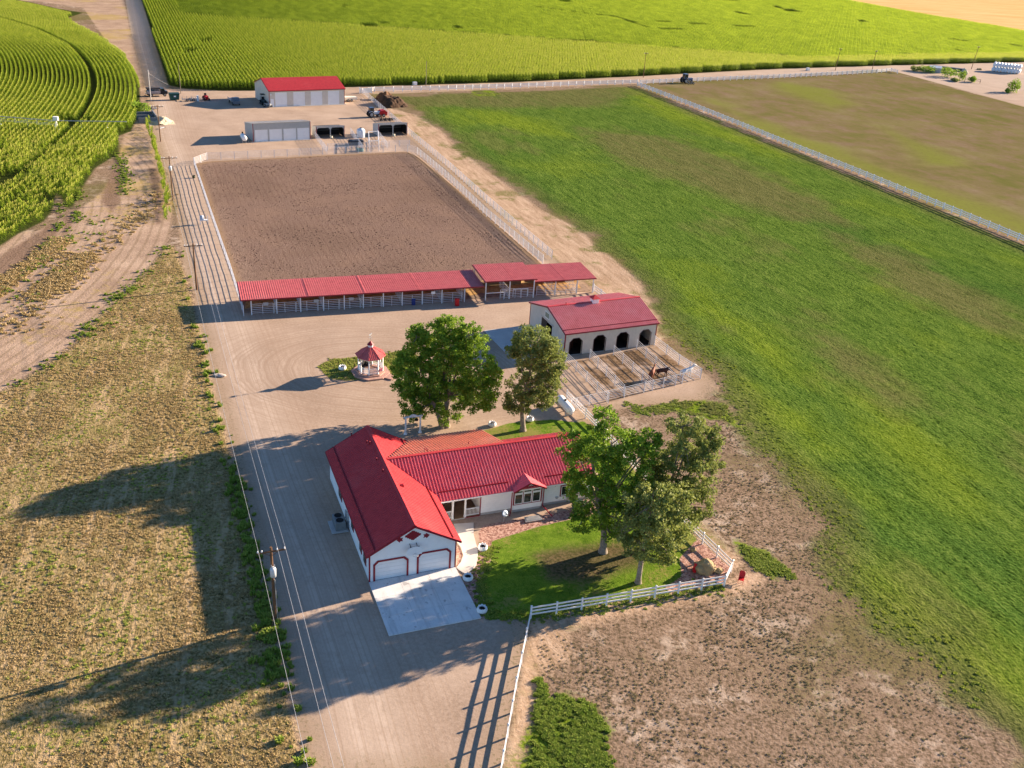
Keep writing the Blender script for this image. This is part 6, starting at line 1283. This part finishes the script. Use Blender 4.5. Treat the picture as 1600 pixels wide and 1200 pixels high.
# ---------------------------------------------------------------- horses
def horse(label, loc, heading, body, mane, blaze=None, head_down=0.0, s_=1.0, lie=False):
    t = thing('horse', label, 'horse', loc, heading, 'horses at the barn'); t.scale = (s_,)*3
    hz = 1.85-1.0*head_down; hx = 1.25
    J = [(-0.62,0,1.18),(-0.2,0,1.12),(0.28,0,1.14),(0.60,0,1.20),(0.88,0,1.45-0.3*head_down),(1.10,0,hz-0.12),(1.32,0,hz-0.18),(1.62,0,hz-0.42),
         (0.52,0.16,0.95),(0.50,0.17,0.5),(0.50,0.17,0.1),(0.56,0.17,0.03),(0.52,-0.16,0.95),(0.60,-0.17,0.5),(0.56,-0.17,0.1),(0.62,-0.17,0.03),
         (-0.68,0.17,0.95),(-0.60,0.18,0.72),(-0.78,0.18,0.46),(-0.72,0.18,0.08),(-0.66,0.18,0.03),(-0.68,-0.17,0.95),(-0.56,-0.18,0.72),(-0.74,-0.18,0.46),(-0.68,-0.18,0.08),(-0.62,-0.18,0.03)]
    E_ = [(0,1),(1,2),(2,3),(3,4),(4,5),(5,6),(6,7),(3,8),(8,9),(9,10),(10,11),(3,12),(12,13),(13,14),(14,15),(0,16),(16,17),(17,18),(18,19),(19,20),(0,21),(21,22),(22,23),(23,24),(24,25)]
    R_ = [(.27,.29),(.30,.30),(.27,.32),(.21,.29),(.12,.20),(.10,.15),(.10,.13),(.065,.08),(.09,.11),(.055,.055),(.04,.04),(.06,.04),(.09,.11),(.055,.055),(.04,.04),(.06,.04),(.13,.17),(.08,.1),(.05,.06),(.04,.04),(.06,.04),(.13,.17),(.08,.1),(.05,.06),(.04,.04),(.06,.04)]
    me = bpy.data.meshes.new('body'); me.from_pydata(J, E_, []); o = link(bpy.data.objects.new('body', me), t); md = o.modifiers.new('skin', 'SKIN')
    for i, v in enumerate(me.skin_vertices[0].data): v.radius = R_[i]; v.use_root = (i == 0)
    md2 = o.modifiers.new('sub', 'SUBSURF'); md2.levels = md2.render_levels = 2; me.materials.append(body)
    mb = MB(); mb.tube([(0.62,0,1.50),(0.88,0,1.70-.3*head_down),(1.08,0,hz+0.06)], [0.05,0.07,0.05], 6); mb.build('mane', mane, t)
    mb = MB(); mb.tube([(-0.85,0,1.30),(-1.0,0,1.1),(-1.0,0,0.55)], [0.05,0.08,0.03], 7); mb.build('tail', mane, t)
    for y in (-0.07, 0.07): mb = MB(); mb.tube([(1.12,y,hz),(1.13,y,hz+0.17)], [0.04,0.01], 6); mb.build('ear', body, t)
    if blaze: mb = MB(); mb.bar((1.33, 0, hz-0.07), (1.62, 0, hz-0.33), 0.07, 0.03); mb.build('blaze', blaze, t)
    return t
HB = mat('chestnut_coat', (0.22, 0.055, 0.02), 0.6, 0.2); HD = mat('dark_bay_coat', (0.07, 0.022, 0.012), 0.6, 0.2); HWm = mat('white_coat', (0.78, 0.76, 0.74), 0.6, 0.05); HM = mat('black_mane', (0.02, 0.014, 0.012), 0.8)
horse('white horse in the right hand paddock, standing close to the corner', at(1072, 593)+Vector((0, 0.5, 0)), 62, HWm, HWm)
horse('chestnut horse with a pale blaze behind the lower paddock fence', at(1018, 597)+Vector((0, 0.6, 0)), 20, HB, HM, DOORW)
horse('dark bay horse, mostly hidden behind the lower paddock fence', at(1034, 593)+Vector((0, 0.5, 0)), 75, HD, HM, None, 0.6)
horse('bay and white horse standing inside the leftmost stall opening', BF.w(1.7, 1.6), 195, HD, HM, DOORW)
# ---------------------------------------------------------------- far yard vehicles and gear
TYRE = mat('tyre_rubber', (0.02, 0.02, 0.02), 0.8); STEELR = mat('rim_steel', (0.45, 0.45, 0.45), 0.4, metal=0.5)
def wheel(parent, x, y, r, wd=0.25, name='wheel'):
    n = 18; mb = MB(); prof = [(r*0.55, -wd/2), (r*0.93, -wd/2), (r, -wd*0.3), (r, wd*0.3), (r*0.93, wd/2), (r*0.55, wd/2)]
    vs = [(x+q*math.cos(2*math.pi*k/n), y+o_, r+q*math.sin(2*math.pi*k/n)) for q, o_ in prof for k in range(n)]
    mb.add(vs, [(i*n+k, i*n+(k+1) % n, (i+1)*n+(k+1) % n, (i+1)*n+k) for i in range(5) for k in range(n)], 0, True); wh = mb.build(name, TYRE, parent)
    mb = MB(); vs = [(x+q*math.cos(2*math.pi*k/n), y+o_, r+q*math.sin(2*math.pi*k/n)) for q, o_ in ((0.01, -wd*.35), (r*.55, -wd*.35), (r*.55, wd*.35), (0.01, wd*.35)) for k in range(n)]
    mb.add(vs, [(i*n+k, i*n+(k+1) % n, (i+1)*n+(k+1) % n, (i+1)*n+k) for i in range(3) for k in range(n)]); mb.build('rim', STEELR, wh); return wh
# dark truck in the corner
tk = thing('farm_truck', 'dark farm truck with pink grey bed, parked left in the far yard', 'truck', at(246, 150), 60)
mb = MB(); mb.box(-2.6, 2.4, -0.9, 0.9, 0.55, 0.75); mb.build('chassis', BLK, tk); mb = MB(); mb.box(-2.7, 0.7, -1.05, 1.05, 0.78, 1.5, bev=0.05); mb.build('bed', mat('pinkish_bed', (0.42, 0.36, 0.36), 0.6), tk)
mb = MB(); mb.prism([(0.8, 0.7), (2.6, 0.7), (2.6, 1.35), (2.0, 1.45), (1.7, 2.1), (0.85, 2.1)], lambda a, b: (a, -0.95, b), lambda a, b: (a, 0.95, b)); cbn = mb.build('cab', mat('black_paint', (0.03, 0.03, 0.035), 0.3), tk)
mb = MB(); mb.box(1.0, 1.7, -0.97, 0.97, 1.5, 2.0); mb.build('side_window', GLASS, cbn); mb = MB(); mb.box(-2.7, 0.7, -1.1, 1.1, 1.9, 2.3); mb.build('load', mat('dark_load', (0.05, 0.045, 0.05), 0.9), tk)
for x in (-1.7, 1.8):
    for y in (-0.9, 0.9): wheel(tk, x, y, 0.42)
# green skip
sk = thing('skip_bin', 'dark green steel skip with a white label in the far yard', 'waste skip', at(272.5, 156), 62)
mb = MB(); mb.prism([(-1.1, 0.15), (1.1, 0.15), (1.3, 1.7), (-1.3, 1.7)], lambda a, b: (a, -0.9, b), lambda a, b: (a, 0.9, b)); 
for x in (-0.7, 0, 0.7): mb.box(x-0.05, x+0.05, -0.95, -0.9, 0.2, 1.6)
mb.build('body', mat('dark_green_paint', (0.01, 0.085, 0.07), 0.45), sk); mb = MB(); mb.box(-1.34, 1.34, -0.95, 0.95, 1.7, 1.82); mb.build('lid', mat('dark_green_lid', (0.008, 0.05, 0.045), 0.5), sk)
mb = MB(); mb.box(-0.2, 0.35, -0.97, -0.951, 0.9, 1.25); mb.build('label_plate', DOORW, sk)
# trailer frames
tf = thing('implement_frame', 'row of grey and white implement frames right of the green skip', 'farm implement', at(296, 158), 62)
mb = MB(); mb.bar((-1.8, 0, 0.45), (2.0, 0, 0.45), 0.12, 0.12); mb.bar((-1.8, 1.0, 0.45), (2.0, 1.0, 0.45), 0.12, 0.12)
for x in (-1.8, -0.6, 0.6, 2.0): mb.bar((x, -0.2, 0.45), (x, 1.2, 0.45), 0.1, 0.1); mb.bar((x, 0, 0.45), (x, 0, 1.3), 0.1, 0.1)
mb.build('frame', GALV, tf); mb = MB(); mb.box(1.9, 2.4, -0.5, -0.1, 0, 1.5); mb.build('white_post', DOORW, tf); wheel(tf, -0.6, -0.3, 0.35, 0.2); wheel(tf, 1.0, -0.3, 0.35, 0.2)
hk = thing('hay_rake', 'thin curved tine hay rake between the frames and the red mower', 'hay rake', at(308, 157), 62)
mb = MB()
for k in range(6): a = 0.25*k; mb.tube([(-1.5+0.5*k+0.5*math.cos(q), 0.2*math.sin(a), 0.9*abs(math.sin(q))+0.05) for q in np.linspace(0, math.pi, 8)], 0.035, 5)
mb.build('tines', GALV, hk); mb = MB(); mb.bar((-2, 0, 0.6), (2.5, 0, 0.5), 0.08, 0.08); mb.build('beam', GALV, hk); wheel(hk, -1.9, 0.1, 0.35, 0.12); wheel(hk, 2.2, 0.1, 0.35, 0.12)
def mower(name, label, cat, px, py, head, col, s_=1.0, roof=False):
    t = thing(name, label, cat, at(px, py), head); t.scale = (s_,)*3
    mb = MB(); mb.box(-0.9, 0.2, -0.4, 0.4, 0.45, 0.95, bev=0.05); mb.box(0.2, 1.2, -0.3, 0.3, 0.5, 1.0, bev=0.08); mb.box(-0.6, 0.9, -0.65, 0.65, 0.25, 0.4, bev=0.04); mb.build('body', col, t)
    mb = MB(); mb.box(-0.55, -0.1, -0.25, 0.25, 0.95, 1.1); mb.box(-0.65, -0.55, -0.25, 0.25, 0.95, 1.45); mb.build('seat', BLK, t)
    mb = MB(); mb.tube([(0.2, 0, 1.0), (0.05, 0, 1.35)], 0.03, 6); mb.tube([(0.05+0.05*math.cos(q), 0.2*math.sin(q), 1.36+0.03*math.cos(q)) for q in np.linspace(0, 6.28, 13)], 0.02, 5); mb.build('steering_wheel', BLK, t)
    for x, r in ((-0.55, 0.42), (0.95, 0.28)):
        for y in (-0.55, 0.55): wheel(t, x, y, r, 0.25)
    if roof:
        mb = MB(); mb.box(-0.9, 0.3, -0.5, 0.5, 1.95, 2.05)
        for x in (-0.8, 0.2):
            for y in (-0.42, 0.42): mb.bar((x, y, 0.95), (x, y, 1.95), 0.05, 0.05)
        mb.build('canopy', BLK, t)
    return t
mower('ride_on_mower', 'small red ride on mower in the far yard, left of the machine shed', 'mower', 322, 156, 150, REDB, 1.15)
# flatbed trailer in the shade
ft = thing('flatbed_trailer', 'grey flatbed truck standing in the shadow of the machine shed', 'truck', at(366, 162), 150)
mb = MB(); mb.box(-2.6, 1.0, -1.1, 1.1, 0.95, 1.1); mb.build('deck', mat('pale_grey_deck', (0.42, 0.45, 0.48), 0.5), ft)
for y in (-1.1, 1.06): mb = MB(); mb.box(-2.6, 1.0, y, y+0.04, 1.1, 1.45); mb.build('side_board', GALV, ft)
mb = MB(); mb.prism([(1.05, 0.5), (2.8, 0.5), (2.8, 1.2), (2.2, 1.3), (1.9, 1.95), (1.1, 1.95)], lambda a, b: (a, -0.9, b), lambda a, b: (a, 0.9, b)); cb2 = mb.build('cab', mat('blue_grey_paint', (0.12, 0.16, 0.2), 0.3), ft); mb = MB(); mb.box(1.25, 1.9, -0.93, 0.93, 1.35, 1.85); mb.build('side_window', GLASS, cb2)
for x in (-1.7, 2.1):
    for y in (-0.85, 0.85): wheel(ft, x, y, 0.42)
mower('utility_cart', 'dark utility cart in deep shade at the left wall of the machine shed', 'utility cart', 412, 163, 150, mat('dark_teal_paint', (0.03, 0.06, 0.07), 0.5), 1.3, True)
mower('utility_cart', 'second cart in the shade, next to the white entry door of the machine shed', 'utility cart', 418, 167, 120, mat('pale_cart_paint', (0.3, 0.32, 0.34), 0.5), 1.0)
# fuel tank by the shop
fu = thing('fuel_tank', 'white cylindrical fuel tank on its side, left of the grey garage building', 'fuel tank', at(381, 222), 155)
vs = [(z, r_*math.cos(2*math.pi*k/n), 1.15+r_*math.sin(2*math.pi*k/n)) for r_, z in ((0.01, -1.5), (0.5, -1.45), (0.6, -1.35), (0.6, 1.35), (0.5, 1.45), (0.01, 1.5)) for k in range(n)]
mb = MB(); mb.add(vs, [(i*n+k, i*n+(k+1) % n, (i+1)*n+(k+1) % n, (i+1)*n+k) for i in range(5) for k in range(n)], 0, True); mb.build('tank_shell', VINYL, fu)
for x in (-0.9, 0.9):
    for y in (-0.4, 0.4): mb = MB(); mb.bar((x, y, 0), (x, y*.8, 0.8), 0.1, 0.1); mb.build('leg', GALV, fu)
mb = MB(); mb.box(-1.5, -1.2, -0.15, 0.15, 1.75, 2.05); mb.build('pump', BLK, fu)
# white trailer, tractor with red implement, harrow
wt = thing('cargo_trailer', 'cream flat trailer parked at the right wall of the machine shed', 'trailer', at(546, 158), 65)
mb = MB(); mb.box(-2.0, 2.0, -0.9, 0.9, 0.5, 1.25, bev=0.06); mb.build('box', mat('cream_box', (0.75, 0.70, 0.60), 0.5), wt); mb = MB(); mb.bar((2.0, 0, 0.5), (3.6, 0, 0.5), 0.12, 0.12); mb.bar((3.3, 0, 0), (3.3, 0, 0.5), 0.08, 0.08); mb.build('drawbar', BLK, wt)
for x in (-0.6, 0.4):
    for y in (-0.95, 0.95): wheel(wt, x, y, 0.35)
def tractor(label, px, py, head, cols, s_=1.0, cab=True, loader=None):
    t = thing('tractor', label, 'tractor', at(px, py), head); t.scale = (s_,)*3
    mb = MB(); mb.box(0.2, 2.1, -0.38, 0.38, 0.75, 1.45, bev=0.08); mb.build('bonnet', cols[0], t); mb = MB(); mb.box(-1.0, 0.3, -0.35, 0.35, 0.6, 1.0); mb.build('chassis', BLK, t)
    for y in (-0.95, 0.7): mb = MB(); mb.prism([(-1.2, 1.0), (-1.1, 1.5), (-0.5, 1.7), (0.1, 1.45), (0.2, 1.0)], lambda a, b: (a, y, b), lambda a, b: (a, y+0.25, b)); mb.build('mudguard', cols[0], t)
    if cab:
        mb = MB(); mb.box(-0.9, 0.25, -0.6, 0.6, 2.45, 2.58, bev=0.04)
        for x in (-0.85, 0.2):
            for y in (-0.55, 0.55): mb.bar((x, y, 1.0), (x, y, 2.45), 0.08, 0.08)
        c_ = mb.build('cab', cols[1], t); MB().box(-0.82, 0.17, -0.54, 0.54, 1.2, 2.4).build('cab_glass', GLASS, c_)
    for y in (-0.8, 0.8): wheel(t, -0.55, y, 0.8, 0.4, 'rear_wheel'); wheel(t, 1.6, y*0.85, 0.45, 0.28, 'front_wheel')
    if loader is not None:
        mb = MB()
        for y in (-0.5, 0.5): mb.bar((0.3, y, 1.3), (2.3, y, 1.0), 0.1, 0.16); mb.bar((2.3, y, 1.0), (2.8, y, 0.4), 0.1, 0.14)
        mb.build('loader_arm', loader, t); mb = MB(); mb.prism([(2.7, 0.1), (3.5, 0.1), (3.4, 0.22), (2.9, 0.3), (2.85, 0.9), (2.7, 0.9)], lambda a, b: (a, -0.9, b), lambda a, b: (a, 0.9, b)); mb.build('bucket', loader, t)
    return t
tractor('white and blue compact tractor next to the red implement, by the far lane fence', 582, 183, 60, (mat('pale_blue_white_paint', (0.55, 0.60, 0.68), 0.3), mat('navy_paint', (0.04, 0.07, 0.16), 0.3)), 1.0, True)
ri = thing('baler', 'bright red farm implement hitched beside the white and blue tractor', 'farm implement', at(597, 182), 60)
mb = MB(); mb.prism([(-1.1, 0.4), (1.1, 0.4), (1.2, 1.2), (0.5, 1.8), (-0.6, 1.7), (-1.1, 1.1)], lambda a, b: (a, -0.8, b), lambda a, b: (a, 0.8, b)); mb.build('body', REDB, ri); mb = MB(); mb.bar((-2.2, 0, 0.5), (-1.1, 0, 0.6), 0.12, 0.12); mb.tube([(0.3, 0, 1.7), (0.3, 0, 2.3)], 0.08, 8); mb.build('drawbar', BLK, ri)
for y in (-0.95, 0.95): wheel(ri, 0.1, y, 0.45)
hr = thing('disc_harrow', 'low black disc harrow lying right above the right animal shelter', 'harrow', at(606, 189), 60)
mb = MB(); mb.bar((-2.2, 0, 0.4), (2.4, 0, 0.4), 0.14, 0.14); mb.bar((-2.2, 1.1, 0.4), (2.4, 1.1, 0.4), 0.14, 0.14); mb.bar((-1.6, 0.5, 0.4), (-1.6, 0.5, 1.6), 0.14, 0.14)
for k in range(5): mb.bar((-2+k*1.05, 0, 0.4), (-2+k*1.05, 1.1, 0.4), 0.1, 0.1)
mb.build('frame', BLK, hr)
for k in range(8):
    mb = MB(); mb.lathe([(0.0, -0.02), (0.28, 0.03), (0.28, 0.05), (0.0, 0.02)], 12); o = mb.build('disc', BLK, hr); o.location = (-2+k*0.58, 0.1+1.0*(k % 2), 0.28); o.rotation_euler = (0, rad(90), rad(15))
st = thing('water_tank', 'round pale blue water tank left of the right animal shelter', 'water tank', at(564, 214)); mb = MB(); mb.lathe([(1.0, 0), (1.05, 1.5), (0.95, 1.85), (0.3, 2.15), (0.0, 2.2)], 20); mb.build('shell', mat('pale_blue_tank', (0.62, 0.68, 0.76), 0.4), st); mb = MB(); mb.lathe([(0.3, 2.1), (0.3, 2.25), (0, 2.27)], 12); mb.build('hatch', BLK, st)
dk = thing('stock_trough', 'dark trough in the pen below the left animal shelter', 'trough', at(556, 226), 62); mb = MB(); mb.box(-1.6, 1.6, -0.9, 0.9, 0, 1.1, bev=0.08); mb.build('shell', mat('dark_blue_plastic', (0.02, 0.03, 0.05), 0.6), dk)
wb = thing('stock_trough', 'green water trough at the arena end of the small pens', 'trough', at(563, 236)); mb = MB(); mb.lathe([(0.75, 0), (0.8, 0.6), (0.72, 0.62), (0.70, 0.35), (0.0, 0.34)], 20); mb.build('tub', mat('teal_tub', (0.05, 0.22, 0.18), 0.5), wb)
# announcer's blocks by the arena fence
mt = thing('mounting_block', 'white slanted frame with blue barrel beside the left arena fence', 'mounting block', at(321, 350), 70)
mb = MB(); mb.box(-0.9, 0.5, -0.3, 0.3, 0.7, 0.8); 
for x in (-0.85, 0.45): mb.bar((x, -0.25, 0), (x, 0, 1.5), 0.1, 0.1)
mb.build('frame', DOORW, mt); mb = MB(); mb.lathe([(0.3, 0.8), (0.3, 1.5), (0, 1.52)], 14, c=(-0.5, 0, 0)); mb.build('drum', mat('pale_blue_drum', (0.45, 0.52, 0.62), 0.5), mt)
bk = thing('bucket', 'small dark bucket on the ground outside the far left arena corner', 'bucket', at(303, 278)); mb = MB(); mb.lathe([(0.28, 0), (0.36, 0.5), (0.33, 0.5), (0.26, 0.06), (0, 0.05)], 14); mb.build('pail', mat('olive_pail', (0.09, 0.09, 0.05), 0.6), bk); mb = MB(); mb.tube([(0.36*math.cos(q), 0, 0.5+0.3*math.sin(q)) for q in np.linspace(0, 3.14, 9)], 0.02, 5); mb.build('handle', GALV, bk)
# heaps
def heap(name, label, px, py, rx, ry, h, seed, material, head=60):
    r = np.random.default_rng(seed); n = 34; vs = []; ph = r.uniform(0, 6, 8)
    for i in range(n+1):
        for j in range(n+1):
            x, y = -1+2*i/n, -1+2*j/n; d = math.hypot(x, y)*(1+0.12*math.sin(4*math.atan2(y, x)+ph[0])); z = max(0, 1-d)**0.8*(1+0.35*math.sin(5*x+ph[1])*math.sin(4*y+ph[2]))+ (0.05*math.sin(17*x+ph[3])*math.sin(15*y+ph[4])+0.03*r.normal())*(d < 1)
            vs.append((x*rx, y*ry, z*h-0.03))
    mb = MB(); mb.add(vs, [(i*(n+1)+j, (i+1)*(n+1)+j, (i+1)*(n+1)+j+1, i*(n+1)+j+1) for i in range(n) for j in range(n)], 0, True); o = mb.build(name, material, None, at(px, py)); o.rotation_euler.z = rad(90-head); return tag(o, label, 'heap')
MAN = mat('manure_soil', (0.085, 0.045, 0.022), 0.95, 0.5, 1.2, bump=1.0, c2=(0.035, 0.018, 0.012))
heap('manure_heap', 'big dark brown manure heap beside the far lane fence', 611, 163, 4.2, 5.2, 3.0, 3, MAN, 70)
heap('manure_heap', 'smaller brown mound on top left of the big manure heap', 602, 155, 2.6, 2.6, 2.5, 9, mat('brown_mound', (0.16, 0.085, 0.045), 0.95, 0.4, 1.2), 70)
heap('gravel_heap', 'cream gravel heap spilling out beside a utility pole', 251, 191, 3.0, 3.2, 1.5, 4, mat('cream_gravel', (0.62, 0.52, 0.36), 0.95, 0.15), 60)
bn = thing('block_bin', 'pair of open block bays behind the cream gravel heap', 'storage bay', at(243, 192), 62)
for v in (0, 3.4, 7.0): mb = MB(); mb.box(-3.8, 0.2, v-0.12, v+0.12, 0, 1.3); mb.build('side_wall', mat('slate_block', (0.22, 0.23, 0.26), 0.9), bn)
mb = MB(); mb.box(0.2, 0.45, 0, 7.1, 0, 1.8); mb.build('end_wall', mat('slate_block', (0.22, 0.23, 0.26), 0.9), bn)
for k, (px, py, w_, l) in enumerate([(233, 150, 1.4, 'left of the parked dark truck, on the rubbish strip'), (239, 170, 1.2, 'just above the block bays'), (255, 201, 0.8, 'low on the gravel right of the cream heap')]):
    t = thing('scrap_pile', 'small tangle of pale scrap metal '+l, 'scrap', at(px, py)); r = np.random.default_rng(k)
    for q in range(3):
        mb = MB(); a, b = r.uniform(-w_, w_, 3), r.uniform(-w_, w_, 3); a[2] = abs(a[2])*.3+.1; b[2] = abs(b[2])*.4+.1; mb.bar(tuple(a), tuple(b), 0.2, 0.14); mb.build('scrap_bar', [GALV, DOORW, BLK][q], t)
# tractor by the far road with rake
tractor('dark blue tractor with grey wheeled rake by the far road', 1071, 130, 60, (mat('slate_blue_paint', (0.10, 0.14, 0.24), 0.4), mat('slate_blue_paint', (0.10, 0.14, 0.24), 0.4)), 1.25)
rk2 = thing('wheel_rake', 'pale wheeled hay rake just right of the dark blue tractor', 'hay rake', at(1079, 132), 75)
for k in range(3): wheel(rk2, -0.8+k*0.9, 0, 0.4, 0.1, 'rake_wheel')
mb = MB(); mb.bar((-1.5, 0.2, 0.6), (1.8, 0.2, 0.6), 0.1, 0.1); mb.build('beam', GALV, rk2)
for px, py, l in ((648, 133, 'small white box at the maize edge, left of the lone grey pole'), (1262, 110, 'small white box at the maize edge, left of the dark leaning pole')):
    t = thing('utility_box', l, 'utility box', at(px, py), 60); mb = MB(); mb.box(-0.6, 0.6, -0.5, 0.5, 0.1, 1.0, bev=0.05); mb.build('cabinet', DOORW, t); mb = MB(); mb.box(-0.75, 0.75, -0.65, 0.65, 0, 0.1); mb.build('plinth', CONC, t)
gt = thing('entrance_gate', 'solid bright white gate at the corner where lane and far road fences meet', 'gate', at(562, 146), 62)
mb = MB(); mb.box(0.1, 3.6, -0.04, 0.04, 0.15, 1.5); mb.build('gate_panel', VINYL, gt)
for x in (0, 3.7): mb = MB(); mb.box(x-0.12, x+0.12, -0.12, 0.12, 0, 1.8); mb.build('gate_post', VINYL, gt)
# bales wrapped in white by the right edge
a_, b_ = at(1552, 111), at(1591, 115)
WRAP = mat('white_wrap', (0.80, 0.82, 0.86), 0.35, 0.06, 1.0, bump=0.2)
for k in range(9):
    for lv in range(2):
        c = a_.lerp(b_, k/8); t = thing('wrapped_bale', ('upper' if lv else 'lower')+f' row, bale {["first","second","third","fourth","middle","sixth","seventh","eighth","last"][k]} from the left in the white wrapped stack', 'bale', c+Vector((0, 0, lv*1.9)), 30, 'white wrapped bales at the right edge')
        mb = MB(); nn = 16; rr = 0.98; vs = [(z, q*math.cos(2*math.pi*j/nn), rr+q*math.sin(2*math.pi*j/nn)) for q, z in ((0.02, -2.4), (rr*.8, -2.38), (rr, -2.2), (rr, 2.2), (rr*.8, 2.38), (0.02, 2.4)) for j in range(nn)]
        mb.add(vs, [(i*nn+j, i*nn+(j+1) % nn, (i+1)*nn+(j+1) % nn, (i+1)*nn+j) for i in range(5) for j in range(nn)], 0, True); o = mb.build('wrap', WRAP, t); o.rotation_euler.z = random.uniform(-.06, .06); t.scale = (0.8, 0.7, 0.95)
# overgrown corner: white shed roof, dark trailer, stone
ws = thing('small_shed', 'small shed with white roof among the bushes of the overgrown corner', 'shed', at(1460, 113), 95)
mb = MB(); mb.box(-2.2, 2.2, -1.6, 1.6, 0, 2.0); mb.build('wall', mat('slate_blue_wall', (0.30, 0.36, 0.42), 0.6), ws); mb = MB(); mb.prism([(-1.9, 2.0), (0, 2.7), (1.9, 2.0)], lambda a, b: (-2.4, a, b), lambda a, b: (2.4, a, b)); mb.build('roof', VINYL, ws)
lt = thing('stock_trailer', 'long low dark roofed trailer behind the long bush of the overgrown corner', 'trailer', at(1484, 113), 112)
mb = MB(); mb.box(-7, 6, -1.2, 1.2, 0.5, 1.9, bev=0.1); mb.build('body', mat('dark_blue_grey', (0.05, 0.07, 0.085), 0.5), lt); mb = MB(); mb.box(-7.1, 6.1, -1.25, 1.25, 1.9, 2.0); mb.build('roof', mat('dark_roof', (0.03, 0.04, 0.05), 0.5), lt)
for y in (-1.1, 1.1): wheel(lt, -1, y, 0.45); wheel(lt, 1, y, 0.45)
rock('rock', 'dark flat stone left of the stack of white bales', 'rock', 1530, 109, 1.1, 0.7, 0.5, 12, BOUL)
rock('rock', 'pale round stone pile at the right end of the trailer', 'rock', 1506, 116, 1.6, 1.2, 1.6, 13, mat('cream_stone', (0.5, 0.47, 0.38), 0.9, 0.2))
# cage round the dark bush
cg = thing('wire_cage', 'low wire cage around the dark bush on the bare yard', 'plant cage', at(1519, 129), 70); mb = MB()
for x in (-2.2, 2.2):
    for y in (-1.8, 1.8): mb.bar((x, y, 0), (x, y, 1.5), 0.12, 0.12)
for z in (0.8, 1.45):
    for a, b in (((-2.2, -1.8), (2.2, -1.8)), ((2.2, -1.8), (2.2, 1.8)), ((2.2, 1.8), (-2.2, 1.8)), ((-2.2, 1.8), (-2.2, -1.8))): mb.bar((*a, z), (*b, z), 0.05, 0.05)
mb.build('frame', BLK, cg)
# ---------------------------------------------------------------- centre pivot sprinkler
C0 = Vector((CORNC[0], CORNC[1], 0)); tp = at(91, 214, 0); cp_ = thing('pivot_sprinkler', 'long galvanised sprinkler boom standing over the round maize field', 'irrigation boom', tp)
dv3 = (at(180, 210, 3.3)-at(0, 204.5, 3.3)); dv3.z = 0; dv3.normalize(); cp_.rotation_euler.z = math.atan2(dv3.y, dv3.x)
mb = MB(); mb.tube([(-70, 0, 3.4), (-52, 0, 4.2), (-35, 0, 3.5), (-17, 0, 4.4), (0, 0, 3.6), (15, 0, 3.9)], 0.09, 8); mb.build('water_pipe', GALV, cp_)
for x0 in (-35, -70):
    mb = MB()
    for k in range(7):
        x = x0+4+k*4.5; zt_ = 3.6+0.8*math.sin(math.pi*(x-x0)/35)
        for y in (-0.5, 0.5): mb.bar((x, 0, zt_), (x, y, zt_-1.1), 0.05, 0.05); mb.bar((x, y, zt_-1.1), (min(x+4.5, x0+35), y, zt_-1.1), 0.04, 0.04); mb.bar((x, y, zt_-1.1), (min(x+4.5, x0+35), 0, 3.6+0.8*math.sin(math.pi*(min(x+4.5, x0+35)-x0)/35)), 0.04, 0.04)
    mb.build('truss', GALV, cp_)
for x in (0, -35):
    mb = MB()
    for y in (-1.8, 1.8): mb.bar((x, 0, 3.6), (x, y, 0.7), 0.12, 0.12)
    mb.bar((x, -1.8, 0.7), (x, 1.8, 0.7), 0.14, 0.14); mb.box(x-0.5, x+0.5, -0.4, 0.4, 3.7, 4.5); tw = mb.build('tower', DOORW, cp_)
    for y in (-1.8, 1.8): wheel(cp_, x, y, 0.6, 0.3)
for k in range(14):
    x = -62+k*5.6; mb = MB(); mb.bar((x, 0, 3.7), (x, 0, 2.5), 0.03, 0.03); mb.lathe([(0.08, 0), (0.03, 0.12)], 8, c=(x, 0, 2.4)); mb.build('drop_nozzle', GALV, cp_)
